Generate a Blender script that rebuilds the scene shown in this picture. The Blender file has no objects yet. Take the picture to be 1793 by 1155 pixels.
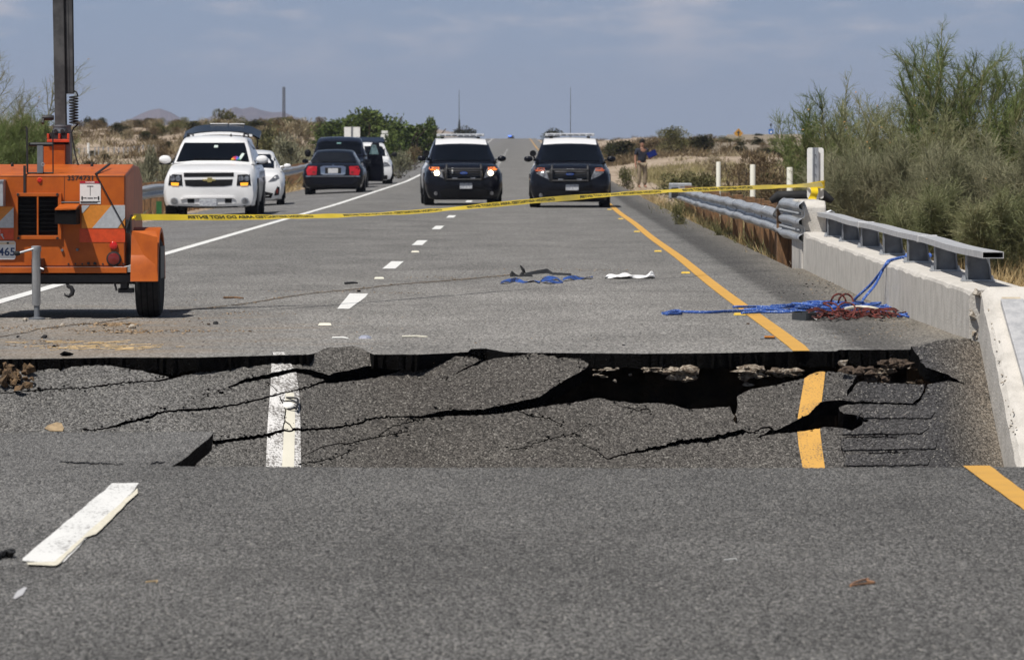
import bpy, bmesh, math, random
import numpy as np
from mathutils import Vector, Matrix, noise as mnoise
from mathutils.geometry import delaunay_2d_cdt, tessellate_polygon as tess
from mathutils.bvhtree import BVHTree

# ------------------------------------------------------------------ camera, world, sun, exposure
S = bpy.context.scene
C = S.collection
F_PX, HX, HY, EYE = 9030.0, 935.0, 258.0, 1.434      # focal length in photo pixels, vanishing point, eye height
cam_d = bpy.data.cameras.new('camera')
cam = bpy.data.objects.new('camera', cam_d); C.objects.link(cam)
cam.location = (0, 0, EYE); cam.rotation_euler = (math.radians(90), 0, 0)
cam_d.sensor_width = 36.0; cam_d.lens = F_PX / 1793 * 36.0
cam_d.shift_x = -(HX - 896.5) / 1793; cam_d.shift_y = -(577.5 - HY) / 1793
cam_d.clip_start = 0.5; cam_d.clip_end = 30000
cam_d.dof.use_dof = True; cam_d.dof.focus_distance = 39.0; cam_d.dof.aperture_fstop = 14.0
S.camera = cam

SUN_X, SUN_Y = -0.335, -0.42                           # towards the sun, per metre of height
EL = math.atan2(1.0, math.hypot(SUN_X, SUN_Y)); ROT = math.atan2(SUN_X, SUN_Y)
w = bpy.data.worlds.new('World'); S.world = w; w.use_nodes = True
nt = w.node_tree; nt.nodes.clear()
def N(t, **k):
    n = nt.nodes.new(t)
    for a, b in k.items(): setattr(n, a, b)
    return n
out = N('ShaderNodeOutputWorld')
sky = N('ShaderNodeTexSky', sky_type='NISHITA', sun_disc=False, sun_elevation=EL, sun_rotation=ROT, dust_density=2.0, altitude=200)
bg1 = N('ShaderNodeBackground'); bg1.inputs[1].default_value = 0.05
nt.links.new(sky.outputs[0], bg1.inputs[0])
tc = N('ShaderNodeTexCoord'); sep = N('ShaderNodeSeparateXYZ'); nt.links.new(tc.outputs['Generated'], sep.inputs[0])
band = N('ShaderNodeMapRange', interpolation_type='SMOOTHSTEP')      # hazy grey-blue cloud deck low in the sky, all round
band.inputs[1].default_value = 0.05; band.inputs[2].default_value = 0.34; band.inputs[3].default_value = 1.0; band.inputs[4].default_value = 0.0
nt.links.new(sep.outputs['Z'], band.inputs[0])
mp = N('ShaderNodeMapping'); mp.inputs['Scale'].default_value = (26, 26, 110); mp.inputs['Location'].default_value = (3.7, 0, 1.55)
nt.links.new(tc.outputs['Generated'], mp.inputs[0])
cl = N('ShaderNodeTexNoise'); cl.inputs['Scale'].default_value = 1.0; cl.inputs['Detail'].default_value = 6; cl.inputs['Roughness'].default_value = 0.58
nt.links.new(mp.outputs[0], cl.inputs['Vector'])
cr = N('ShaderNodeMapRange', interpolation_type='SMOOTHSTEP'); cr.inputs[1].default_value = 0.45; cr.inputs[2].default_value = 0.68
nt.links.new(cl.outputs['Fac'], cr.inputs[0])
hi = N('ShaderNodeMapRange', interpolation_type='SMOOTHSTEP'); hi.inputs[1].default_value = 0.006; hi.inputs[2].default_value = 0.034
nt.links.new(sep.outputs['Z'], hi.inputs[0])
mul = N('ShaderNodeMath', operation='MULTIPLY'); nt.links.new(cr.outputs[0], mul.inputs[0]); nt.links.new(hi.outputs[0], mul.inputs[1])
grad = N('ShaderNodeMapRange'); grad.inputs[1].default_value = 0.0; grad.inputs[2].default_value = 0.035
nt.links.new(sep.outputs['Z'], grad.inputs[0])
mixg = N('ShaderNodeMix', data_type='RGBA'); mixg.inputs[6].default_value = (0.292, 0.355, 0.462, 1); mixg.inputs[7].default_value = (0.240, 0.318, 0.448, 1)
nt.links.new(grad.outputs[0], mixg.inputs[0])
mixc = N('ShaderNodeMix', data_type='RGBA'); mixc.inputs[7].default_value = (0.52, 0.505, 0.545, 1)
nt.links.new(mul.outputs[0], mixc.inputs[0]); nt.links.new(mixg.outputs[2], mixc.inputs[6])
bg2 = N('ShaderNodeBackground'); bg2.inputs[1].default_value = 1.0; nt.links.new(mixc.outputs[2], bg2.inputs[0])
ms = N('ShaderNodeMixShader'); nt.links.new(band.outputs[0], ms.inputs[0]); nt.links.new(bg1.outputs[0], ms.inputs[1]); nt.links.new(bg2.outputs[0], ms.inputs[2])
nt.links.new(ms.outputs[0], out.inputs[0])

sun_d = bpy.data.lights.new('sun', 'SUN'); sun_d.energy = 4.7; sun_d.angle = math.radians(0.53); sun_d.color = (1.0, 0.955, 0.89)
sun = bpy.data.objects.new('sun', sun_d); C.objects.link(sun); sun.location = (-40, -25, 120)
sun.rotation_euler = Vector((SUN_X, SUN_Y, 1)).to_track_quat('Z', 'Y').to_euler()
S.view_settings.view_transform = 'Standard'; S.view_settings.look = 'None'
S.view_settings.exposure = 0.12; S.view_settings.gamma = 1.0; S.view_settings.use_curve_mapping = False
S.cycles.use_denoising = True
S.cycles.max_bounces = 6; S.cycles.transparent_max_bounces = 8; S.cycles.volume_bounces = 0

R = random.Random(7); NR = np.random.default_rng(7)

# ------------------------------------------------------------------ helpers
def G(px, py, H=0.0):
    Y = F_PX * (EYE - H) / (py - HY); return Vector(((px - HX) / F_PX * Y, Y, H))
def at(px, py, Y): return Vector(((px - HX) / F_PX * Y, Y, EYE - (py - HY) / F_PX * Y))

class MB:
    def __init__(s): s.v = []; s.f = []
    def add(s, v, f):
        b = len(s.v); s.v += [tuple(p) for p in v]; s.f += [tuple(i + b for i in q) for q in f]; return s
    def box(s, c, size, rot=None, taper=None):
        x, y, z = size[0] / 2, size[1] / 2, size[2] / 2; t = taper or (1, 1)
        v = [(-x, -y, -z), (x, -y, -z), (x, y, -z), (-x, y, -z), (-x * t[0], -y * t[1], z), (x * t[0], -y * t[1], z), (x * t[0], y * t[1], z), (-x * t[0], y * t[1], z)]
        v = [Vector(p) for p in v]
        if rot is not None: v = [rot @ p for p in v]
        return s.add([p + Vector(c) for p in v], [(0, 3, 2, 1), (4, 5, 6, 7), (0, 1, 5, 4), (1, 2, 6, 5), (2, 3, 7, 6), (3, 0, 4, 7)])
    def bx(s, x0, x1, y0, y1, z0, z1): return s.box(((x0 + x1) / 2, (y0 + y1) / 2, (z0 + z1) / 2), (x1 - x0, y1 - y0, z1 - z0))
    def tube(s, pts, r, n=6, closed=False):
        pts = [Vector(p) for p in pts]; m = len(pts)
        rr = r if isinstance(r, (list, tuple)) else [r] * m
        V = []; up = None
        for i in range(m):
            if closed: t = (pts[(i + 1) % m] - pts[i - 1])
            else: t = pts[min(i + 1, m - 1)] - pts[max(i - 1, 0)]
            if t.length < 1e-9: t = Vector((0, 0, 1))
            t.normalize()
            if up is None: up = Vector((0, 0, 1)) if abs(t.z) < .9 else Vector((1, 0, 0))
            a = t.cross(up)
            if a.length < 1e-6: a = t.orthogonal()
            a.normalize(); b = a.cross(t); b.normalize(); up = b
            for k in range(n):
                q = 2 * math.pi * k / n; V.append(pts[i] + a * (math.cos(q) * rr[i]) + b * (math.sin(q) * rr[i]))
        Fc = []
        for i in range(m if closed else m - 1):
            j = (i + 1) % m
            for k in range(n): Fc.append((i * n + k, i * n + (k + 1) % n, j * n + (k + 1) % n, j * n + k))
        if not closed: Fc.append(tuple(range(n - 1, -1, -1))); Fc.append(tuple((m - 1) * n + k for k in range(n)))
        return s.add(V, Fc)
    def lathe(s, prof, n, c=(0, 0, 0), axis='z'):
        V = []; c = Vector(c)
        for (r, h) in prof:
            for k in range(n):
                q = 2 * math.pi * k / n; a, b = r * math.cos(q), r * math.sin(q)
                V.append(c + Vector({'z': (a, b, h), 'x': (h, a, b), 'y': (b, h, a)}[axis]))
        m = len(prof); Fc = []
        for i in range(m - 1):
            for k in range(n): Fc.append((i * n + k, i * n + (k + 1) % n, (i + 1) * n + (k + 1) % n, (i + 1) * n + k))
        Fc.append(tuple(range(n - 1, -1, -1))); Fc.append(tuple((m - 1) * n + k for k in range(n)))
        return s.add(V, Fc)
    def prism(s, poly, axis, a0, a1):
        def P(u, v, a): return {'x': (a, u, v), 'y': (u, a, v), 'z': (u, v, a)}[axis]
        n = len(poly); V = [P(u, v, a0) for u, v in poly] + [P(u, v, a1) for u, v in poly]
        return s.add(V, [tuple(range(n - 1, -1, -1)), tuple(range(n, 2 * n))] + [(i, (i + 1) % n, n + (i + 1) % n, n + i) for i in range(n)])
    def loft(s, rings, cap=True, closed=True):
        n = len(rings[0]); V = [p for r in rings for p in r]; Fc = []
        for i in range(len(rings) - 1):
            for k in range(n if closed else n - 1): Fc.append((i * n + k, i * n + (k + 1) % n, (i + 1) * n + (k + 1) % n, (i + 1) * n + k))
        if cap: Fc.append(tuple(range(n - 1, -1, -1))); Fc.append(tuple((len(rings) - 1) * n + k for k in range(n)))
        return s.add(V, Fc)
    def rock(s, c, r, rnd, n=14, sq=(1, 1, 1)):
        bm = bmesh.new()
        for _ in range(n):
            d = Vector((rnd.gauss(0, 1), rnd.gauss(0, 1), rnd.gauss(0, 1))).normalized() * r * rnd.uniform(.7, 1.1)
            bm.verts.new((c[0] + d.x * sq[0], c[1] + d.y * sq[1], c[2] + d.z * sq[2]))
        ret = bmesh.ops.convex_hull(bm, input=bm.verts[:])
        dead = [g for g in ret['geom_interior'] if isinstance(g, bmesh.types.BMVert)]
        bmesh.ops.delete(bm, geom=dead, context='VERTS')
        bm.verts.index_update()
        s.add([v.co.copy() for v in bm.verts], [[v.index for v in f.verts] for f in bm.faces]); bm.free(); return s
    def build(s, name, m, parent=None, smooth=None, bev=0, **k): return mk(name, s.v, s.f, m, parent, smooth, bev, **k)

def mk(name, V, Fc, m, parent=None, smooth=None, bev=0, loc=None, midx=None):
    me = bpy.data.meshes.new(name)
    if isinstance(V, np.ndarray):
        me.vertices.add(len(V)); me.vertices.foreach_set('co', V.astype(np.float32).ravel())
        k = Fc.shape[1]; me.loops.add(Fc.size); me.loops.foreach_set('vertex_index', Fc.astype(np.int32).ravel())
        me.polygons.add(len(Fc)); me.polygons.foreach_set('loop_start', np.arange(0, Fc.size, k, dtype=np.int32))
        me.update(calc_edges=True)
    else: me.from_pydata([tuple(v) for v in V], [], [tuple(f) for f in Fc]); me.update()
    for mm in (m if isinstance(m, (list, tuple)) else [m]): me.materials.append(mm)
    if midx is not None: me.polygons.foreach_set('material_index', np.asarray(midx, dtype=np.int32))
    if smooth is not None:
        me.polygons.foreach_set('use_smooth', np.ones(len(me.polygons), dtype=bool))
        if smooth < 180: me.set_sharp_from_angle(angle=math.radians(smooth))
    if not isinstance(V, np.ndarray):
        bm = bmesh.new(); bm.from_mesh(me); bmesh.ops.recalc_face_normals(bm, faces=bm.faces[:]); bm.to_mesh(me); bm.free()
    o = bpy.data.objects.new(name, me); C.objects.link(o)
    if parent is not None: o.parent = parent
    if loc is not None: o.location = loc
    if bev:
        b = o.modifiers.new('bevel', 'BEVEL'); b.width = bev; b.segments = 2; b.limit_method = 'ANGLE'; b.angle_limit = math.radians(35)
    return o
def tag(o, label=None, cat=None, group=None, kind=None):
    if label: o['label'] = label
    if cat: o['category'] = cat
    if group: o['group'] = group
    if kind: o['kind'] = kind
    return o
def thing(name, label, cat, loc=(0, 0, 0), rz=0.0, group=None):
    o = bpy.data.objects.new(name, None); C.objects.link(o); o.location = loc; o.rotation_euler = (0, 0, rz); o.empty_display_size = .1
    return tag(o, label, cat, group)
def kids(o): return list(o.children)
def copy_tree(o, parent=None):
    c = o.copy(); C.objects.link(c)
    if parent is not None: c.parent = parent
    for ch in kids(o): copy_tree(ch, c)
    return c
def text_mesh(txt, size, fit=None, bold=0.0):
    cu = bpy.data.curves.new('text', 'FONT'); cu.body = txt; cu.size = size; cu.align_x = 'CENTER'; cu.align_y = 'CENTER'; cu.resolution_u = 3; cu.offset = bold
    o = bpy.data.objects.new('text', cu); C.objects.link(o)
    dg = bpy.context.evaluated_depsgraph_get(); me = o.evaluated_get(dg).to_mesh()
    V = [v.co.copy() for v in me.vertices]; Fc = [tuple(p.vertices) for p in me.polygons]
    o.evaluated_get(dg).to_mesh_clear(); bpy.data.objects.remove(o); bpy.data.curves.remove(cu)
    if fit and V:
        xs = [v.x for v in V]; ys = [v.y for v in V]; cx, cy = (min(xs) + max(xs)) / 2, (min(ys) + max(ys)) / 2
        sx = fit[0] / (max(xs) - min(xs)); sy = fit[1] / (max(ys) - min(ys))
        V = [Vector(((v.x - cx) * sx, (v.y - cy) * sy, 0)) for v in V]
    return V, Fc

# ------------------------------------------------------------------ materials
def M(name, base, rough=.6, metal=0.0, spec=.5, coat=0.0, var=0.0, vscale=8.0, bump=0.0, bscale=60.0, col2=None, emit=None, estr=0.0, thr=(.35, .65), stretch=(1, 1, 1), detail=5):
    m = bpy.data.materials.new(name); m.use_nodes = True; t = m.node_tree; b = t.nodes['Principled BSDF']
    b.inputs['Base Color'].default_value = (*base, 1); b.inputs['Roughness'].default_value = rough; b.inputs['Metallic'].default_value = metal
    b.inputs['Specular IOR Level'].default_value = spec; b.inputs['Coat Weight'].default_value = coat; b.inputs['Coat Roughness'].default_value = .05
    if emit: b.inputs['Emission Color'].default_value = (*emit, 1); b.inputs['Emission Strength'].default_value = estr
    if var or col2 or bump:
        tcn = t.nodes.new('ShaderNodeTexCoord'); mpn = t.nodes.new('ShaderNodeMapping'); mpn.inputs['Scale'].default_value = stretch
        t.links.new(tcn.outputs['Object'], mpn.inputs[0])
    if var or col2:
        n = t.nodes.new('ShaderNodeTexNoise'); n.inputs['Scale'].default_value = vscale; n.inputs['Detail'].default_value = detail; n.inputs['Roughness'].default_value = .65
        t.links.new(mpn.outputs[0], n.inputs['Vector'])
        r = t.nodes.new('ShaderNodeMapRange'); r.interpolation_type = 'SMOOTHSTEP'; r.inputs[1].default_value = thr[0]; r.inputs[2].default_value = thr[1]; t.links.new(n.outputs['Fac'], r.inputs[0])
        x = t.nodes.new('ShaderNodeMix'); x.data_type = 'RGBA'
        if col2: x.inputs[6].default_value = (*base, 1); x.inputs[7].default_value = (*col2, 1)
        else:
            x.inputs[6].default_value = (*[c * (1 - var) for c in base], 1); x.inputs[7].default_value = (*[min(1, c * (1 + var)) for c in base], 1)
        t.links.new(r.outputs[0], x.inputs[0]); t.links.new(x.outputs[2], b.inputs['Base Color'])
    if bump:
        n2 = t.nodes.new('ShaderNodeTexNoise'); n2.inputs['Scale'].default_value = bscale; n2.inputs['Detail'].default_value = 6; t.links.new(mpn.outputs[0], n2.inputs['Vector'])
        bp = t.nodes.new('ShaderNodeBump'); bp.inputs['Strength'].default_value = bump; bp.inputs['Distance'].default_value = .02
        t.links.new(n2.outputs['Fac'], bp.inputs['Height']); t.links.new(bp.outputs[0], b.inputs['Normal'])
    return m

def asphalt(name, zones, scale=75.0, sy=1.0, bump=.5, speck=.93, specka=1.0, streak=0.0, spread=.55, sandy=None, dust=False, older=None):
    """zones: list of (X, (r,g,b)) tones of the pavement across the road, read from the surface's own position."""
    m = bpy.data.materials.new(name); m.use_nodes = True; t = m.node_tree; L = t.links; b = t.nodes['Principled BSDF']
    def n(k, **a):
        q = t.nodes.new(k)
        for i, j in a.items(): setattr(q, i, j)
        return q
    tcn = n('ShaderNodeTexCoord'); mpn = n('ShaderNodeMapping'); mpn.inputs['Scale'].default_value = (1, sy, 1); L.new(tcn.outputs['Object'], mpn.inputs[0])
    vo = n('ShaderNodeTexVoronoi'); vo.inputs['Scale'].default_value = scale; L.new(mpn.outputs[0], vo.inputs['Vector'])
    sc = n('ShaderNodeSeparateColor'); L.new(vo.outputs['Color'], sc.inputs[0])
    nf = n('ShaderNodeTexNoise'); nf.inputs['Scale'].default_value = scale * .45; nf.inputs['Detail'].default_value = 4; nf.inputs['Roughness'].default_value = .7; L.new(mpn.outputs[0], nf.inputs['Vector'])
    # tone across the road
    xs = n('ShaderNodeSeparateXYZ'); L.new(tcn.outputs['Object'], xs.inputs[0])
    wob = n('ShaderNodeTexNoise'); wob.inputs['Scale'].default_value = 1.7; wob.inputs['Detail'].default_value = 5; L.new(tcn.outputs['Object'], wob.inputs['Vector'])
    wm = n('ShaderNodeMath', operation='MULTIPLY_ADD'); wm.inputs[1].default_value = .35; L.new(wob.outputs['Fac'], wm.inputs[0]); L.new(xs.outputs['X'], wm.inputs[2])
    x0, x1 = zones[0][0], zones[-1][0]
    mr = n('ShaderNodeMapRange'); mr.inputs[1].default_value = x0 + .17; mr.inputs[2].default_value = x1 + .17; L.new(wm.outputs[0], mr.inputs[0])
    rp = n('ShaderNodeValToRGB'); e = rp.color_ramp.elements
    for i, (x, c) in enumerate(zones):
        p = (x - x0) / (x1 - x0)
        el = e[i] if i < 2 and i < len(e) else e.new(p)
        el.position = p; el.color = (*[k * .92 for k in c], 1)
    L.new(mr.outputs[0], rp.inputs[0])
    # stones: dark to light per cell
    st = n('ShaderNodeMapRange'); st.inputs[1].default_value = 0; st.inputs[2].default_value = 1; st.inputs[3].default_value = 1 - spread; st.inputs[4].default_value = 1 + spread; L.new(sc.outputs[0], st.inputs[0])
    ft = n('ShaderNodeMapRange'); ft.inputs[1].default_value = .3; ft.inputs[2].default_value = .7; ft.inputs[3].default_value = .62; ft.inputs[4].default_value = 1.38; L.new(nf.outputs['Fac'], ft.inputs[0])
    pit = n('ShaderNodeMath', operation='LESS_THAN'); pit.inputs[1].default_value = .16; L.new(sc.outputs[2], pit.inputs[0]); pm = n('ShaderNodeMath', operation='MULTIPLY_ADD'); pm.inputs[1].default_value = -.55; pm.inputs[2].default_value = 1.08; L.new(pit.outputs[0], pm.inputs[0])
    pz = n('ShaderNodeMath', operation='MULTIPLY'); L.new(st.outputs[0], pz.inputs[0]); L.new(pm.outputs[0], pz.inputs[1])
    m1 = n('ShaderNodeMath', operation='MULTIPLY'); L.new(pz.outputs[0], m1.inputs[0]); L.new(ft.outputs[0], m1.inputs[1])
    big = n('ShaderNodeTexNoise'); big.inputs['Scale'].default_value = .9; big.inputs['Detail'].default_value = 7; big.inputs['Roughness'].default_value = .6
    bm_ = n('ShaderNodeMapping'); bm_.inputs['Scale'].default_value = (1.0, .35, 1.0); L.new(tcn.outputs['Object'], bm_.inputs[0]); L.new(bm_.outputs[0], big.inputs['Vector'])
    bt = n('ShaderNodeMapRange'); bt.inputs[1].default_value = .3; bt.inputs[2].default_value = .7; bt.inputs[3].default_value = .78; bt.inputs[4].default_value = 1.18; L.new(big.outputs['Fac'], bt.inputs[0])
    m2 = n('ShaderNodeMath', operation='MULTIPLY'); L.new(m1.outputs[0], m2.inputs[0]); L.new(bt.outputs[0], m2.inputs[1])
    mx = n('ShaderNodeMix', data_type='RGBA', blend_type='MULTIPLY'); mx.inputs[0].default_value = 1; L.new(rp.outputs[0], mx.inputs[6])
    cc = n('ShaderNodeCombineColor'); [L.new(m2.outputs[0], cc.inputs[i]) for i in range(3)]; L.new(cc.outputs[0], mx.inputs[7])
    last = mx.outputs[2]
    if streak:
        ns = n('ShaderNodeTexNoise'); ns.inputs['Scale'].default_value = 1; ns.inputs['Detail'].default_value = 4
        ms_ = n('ShaderNodeMapping'); ms_.inputs['Scale'].default_value = (.25, .9, 1); L.new(tcn.outputs['Object'], ms_.inputs[0]); L.new(ms_.outputs[0], ns.inputs['Vector'])
        r3 = n('ShaderNodeMapRange', interpolation_type='SMOOTHSTEP'); r3.inputs[1].default_value = .56; r3.inputs[2].default_value = .72; r3.inputs[3].default_value = 0; r3.inputs[4].default_value = streak; L.new(ns.outputs['Fac'], r3.inputs[0])
        mm = n('ShaderNodeMix', data_type='RGBA'); L.new(r3.outputs[0], mm.inputs[0]); L.new(last, mm.inputs[6]); mm.inputs[7].default_value = (.055, .052, .05, 1); last = mm.outputs[2]
    if sandy:
        ns = n('ShaderNodeTexNoise'); ns.inputs['Scale'].default_value = 3; ns.inputs['Detail'].default_value = 6; ns.inputs['Roughness'].default_value = .7
        L.new(tcn.outputs['Object'], ns.inputs['Vector'])
        a = n('ShaderNodeMapRange'); a.inputs[1].default_value = sandy[0]; a.inputs[2].default_value = sandy[1]; L.new(xs.outputs['X'], a.inputs[0])
        ad = n('ShaderNodeMath', operation='ADD'); L.new(a.outputs[0], ad.inputs[0]); L.new(ns.outputs['Fac'], ad.inputs[1])
        r4 = n('ShaderNodeMapRange', interpolation_type='SMOOTHSTEP'); r4.inputs[1].default_value = .95; r4.inputs[2].default_value = 1.25; r4.inputs[4].default_value = .8; L.new(ad.outputs[0], r4.inputs[0])
        mm = n('ShaderNodeMix', data_type='RGBA'); L.new(r4.outputs[0], mm.inputs[0]); L.new(last, mm.inputs[6]); mm.inputs[7].default_value = (.30, .245, .18, 1); last = mm.outputs[2]
    if dust:                                            # brown mud dust carried onto the left lane by the flood
        ns = n('ShaderNodeTexNoise'); ns.inputs['Scale'].default_value = 1.0; ns.inputs['Detail'].default_value = 8; ns.inputs['Roughness'].default_value = .68
        md = n('ShaderNodeMapping'); md.inputs['Scale'].default_value = (.9, 1.5, 1); L.new(tcn.outputs['Object'], md.inputs[0]); L.new(md.outputs[0], ns.inputs['Vector'])
        a = n('ShaderNodeMapRange'); a.inputs[1].default_value = -.6; a.inputs[2].default_value = -3.2; a.inputs[4].default_value = .30; L.new(xs.outputs['X'], a.inputs[0])
        b2 = n('ShaderNodeMapRange'); b2.inputs[1].default_value = 52; b2.inputs[2].default_value = 41; b2.inputs[3].default_value = -.25; b2.inputs[4].default_value = .12; L.new(xs.outputs['Y'], b2.inputs[0])
        s1 = n('ShaderNodeMath', operation='ADD'); L.new(a.outputs[0], s1.inputs[0]); L.new(b2.outputs[0], s1.inputs[1]); s2 = n('ShaderNodeMath', operation='ADD'); L.new(s1.outputs[0], s2.inputs[0]); L.new(ns.outputs['Fac'], s2.inputs[1])
        r5 = n('ShaderNodeMapRange', interpolation_type='SMOOTHSTEP'); r5.inputs[1].default_value = .70; r5.inputs[2].default_value = 1.10; r5.inputs[4].default_value = .55; L.new(s2.outputs[0], r5.inputs[0])
        mm = n('ShaderNodeMix', data_type='RGBA'); L.new(r5.outputs[0], mm.inputs[0]); L.new(last, mm.inputs[6]); mm.inputs[7].default_value = (.25, .185, .12, 1); last = mm.outputs[2]
    if older:                                           # an older, darker surface course starts along the road
        oy = n('ShaderNodeMapRange', interpolation_type='SMOOTHSTEP'); oy.inputs[1].default_value = older[0]; oy.inputs[2].default_value = older[1]; oy.inputs[3].default_value = 0; oy.inputs[4].default_value = 1; L.new(xs.outputs['Y'], oy.inputs[0])
        om = n('ShaderNodeMix', data_type='RGBA', blend_type='MULTIPLY'); L.new(oy.outputs[0], om.inputs[0]); L.new(last, om.inputs[6]); om.inputs[7].default_value = (older[2], older[2] * 1.01, older[2] * 1.02, 1); last = om.outputs[2]
    sp = n('ShaderNodeMath', operation='GREATER_THAN'); sp.inputs[1].default_value = speck; L.new(sc.outputs[1], sp.inputs[0])
    sm = n('ShaderNodeMath', operation='MULTIPLY'); sm.inputs[1].default_value = .5 * specka; L.new(sp.outputs[0], sm.inputs[0])
    mw = n('ShaderNodeMix', data_type='RGBA'); L.new(sm.outputs[0], mw.inputs[0]); L.new(last, mw.inputs[6]); mw.inputs[7].default_value = (.42, .40, .36, 1)
    L.new(mw.outputs[2], b.inputs['Base Color'])
    b.inputs['Roughness'].default_value = .92; b.inputs['Specular IOR Level'].default_value = .2
    hm = n('ShaderNodeMath', operation='MULTIPLY_ADD'); hm.inputs[1].default_value = -1.0; L.new(vo.outputs['Distance'], hm.inputs[0]); L.new(nf.outputs['Fac'], hm.inputs[2])
    bp = n('ShaderNodeBump'); bp.inputs['Strength'].default_value = bump; bp.inputs['Distance'].default_value = .008; L.new(hm.outputs[0], bp.inputs['Height']); L.new(bp.outputs[0], b.inputs['Normal'])
    return m

def worn_paint(name, col, under, thr=(.44, .54), scale=45, amount=1.0, sy=1.0):
    m = bpy.data.materials.new(name); m.use_nodes = True; t = m.node_tree; L = t.links; b = t.nodes['Principled BSDF']
    tcn = t.nodes.new('ShaderNodeTexCoord'); mpn = t.nodes.new('ShaderNodeMapping'); mpn.inputs['Scale'].default_value = (1, sy, 1); L.new(tcn.outputs['Object'], mpn.inputs[0])
    n = t.nodes.new('ShaderNodeTexNoise'); n.inputs['Scale'].default_value = scale; n.inputs['Detail'].default_value = 6; n.inputs['Roughness'].default_value = .75; L.new(mpn.outputs[0], n.inputs['Vector'])
    n2 = t.nodes.new('ShaderNodeTexNoise'); n2.inputs['Scale'].default_value = 4; n2.inputs['Detail'].default_value = 5; L.new(mpn.outputs[0], n2.inputs['Vector'])
    ad = t.nodes.new('ShaderNodeMath'); ad.operation = 'MULTIPLY_ADD'; ad.inputs[1].default_value = .35; L.new(n2.outputs['Fac'], ad.inputs[0]); L.new(n.outputs['Fac'], ad.inputs[2])
    r = t.nodes.new('ShaderNodeMapRange'); r.inputs[1].default_value = thr[0] + .17; r.inputs[2].default_value = thr[1] + .17; r.inputs[3].default_value = 1 - amount; L.new(ad.outputs[0], r.inputs[0])
    x = t.nodes.new('ShaderNodeMix'); x.data_type = 'RGBA'; x.inputs[6].default_value = (*under, 1)
    v = t.nodes.new('ShaderNodeMix'); v.data_type = 'RGBA'; v.inputs[6].default_value = (*[c * .78 for c in col], 1); v.inputs[7].default_value = (*col, 1); L.new(n2.outputs['Fac'], v.inputs[0])
    L.new(v.outputs[2], x.inputs[7]); L.new(r.outputs[0], x.inputs[0]); L.new(x.outputs[2], b.inputs['Base Color'])
    b.inputs['Roughness'].default_value = .75; b.inputs['Specular IOR Level'].default_value = .3
    bp = t.nodes.new('ShaderNodeBump'); bp.inputs['Strength'].default_value = .3; bp.inputs['Distance'].default_value = .006; L.new(n.outputs['Fac'], bp.inputs['Height']); L.new(bp.outputs[0], b.inputs['Normal'])
    return m

LANE = (.205, .198, .186); LANE2 = (.190, .184, .174)
mt_up = asphalt('upper_asphalt', [(-8.6, (.20, .19, .18)), (-5.6, (.21, .205, .20)), (-5.0, LANE), (-3.4, LANE2), (-1.7, LANE), (.1, (.215, .207, .195)), (1.75, LANE), (2.0, (.20, .195, .185)), (2.25, (.185, .18, .17)), (2.38, (.088, .084, .080)), (2.62, (.10, .096, .09)), (2.85, (.15, .14, .125)), (3.2, (.19, .17, .14))],
                scale=80, sy=.3, bump=.6, speck=.96, specka=.5, streak=.25, sandy=(2.7, 3.7), spread=.5, dust=True, older=(46, 68, .81))
mt_near = asphalt('near_asphalt', [(-4, (.152, .149, .144)), (-1.9, (.147, .144, .139)), (-1.0, (.122, .119, .114)), (.9, (.117, .114, .109)), (2.2, (.128, .125, .120)), (3, (.12, .117, .112))], scale=135, sy=.34, bump=1.0, speck=.975, specka=1.0, spread=.72, streak=.22)
mt_slab = asphalt('slab_asphalt', [(-4, (.125, .122, .117)), (-2.4, (.118, .115, .110)), (-1.7, (.105, .100, .093)), (-.9, (.076, .070, .063)), (.4, (.084, .078, .071)), (1.7, (.078, .073, .067)), (2.1, (.072, .068, .064)), (2.3, (.046, .045, .046)), (2.78, (.048, .047, .048)), (2.95, (.085, .078, .070)), (3.4, (.19, .16, .125))],
                  scale=92, sy=1.0, bump=.8, speck=.95, specka=.7, spread=.6)
mt_rumble = asphalt('rumble_asphalt', [(1.9, (.060, .058, .058)), (2.8, (.052, .051, .052)), (3.1, (.075, .07, .064))], scale=92, bump=.9, speck=.95, specka=.7, spread=.65)
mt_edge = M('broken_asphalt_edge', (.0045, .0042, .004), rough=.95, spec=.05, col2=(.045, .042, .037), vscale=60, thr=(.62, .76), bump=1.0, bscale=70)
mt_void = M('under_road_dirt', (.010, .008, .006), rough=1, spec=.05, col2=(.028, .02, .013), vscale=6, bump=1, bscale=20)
mt_yel = worn_paint('yellow_paint', (.60, .335, .072), (.16, .145, .12), thr=(.26, .40), scale=55)
mt_yel2 = worn_paint('yellow_paint_fringe', (.60, .335, .08), (.09, .083, .074), thr=(.37, .48), scale=70)
mt_wht = worn_paint('white_paint', (.74, .74, .72), (.2, .195, .185), thr=(.26, .42), scale=40)
mt_wht2 = worn_paint('worn_white_paint', (.72, .71, .69), (.14, .13, .12), thr=(.43, .53), scale=55)
mt_cream = worn_paint('cream_paint', (.72, .69, .58), (.2, .19, .17), thr=(.2, .34), scale=30)
mt_conc = M('barrier_concrete', (.54, .515, .475), rough=.9, spec=.2, col2=(.43, .41, .375), vscale=5, bump=.35, bscale=55, thr=(.38, .68))
mt_rub = M('broken_concrete', (.50, .46, .40), rough=.95, spec=.1, col2=(.26, .215, .165), vscale=26, bump=1.0, bscale=55, thr=(.4, .62))
mt_galv = M('galvanised_steel', (.50, .52, .54), rough=.48, metal=.55, spec=.5, col2=(.34, .36, .39), vscale=7, bump=.08, bscale=30, thr=(.3, .7))
mt_galvd = M('weathered_steel_post', (.20, .215, .235), rough=.6, metal=.4, col2=(.14, .15, .17), vscale=9, thr=(.3, .7))
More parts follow.
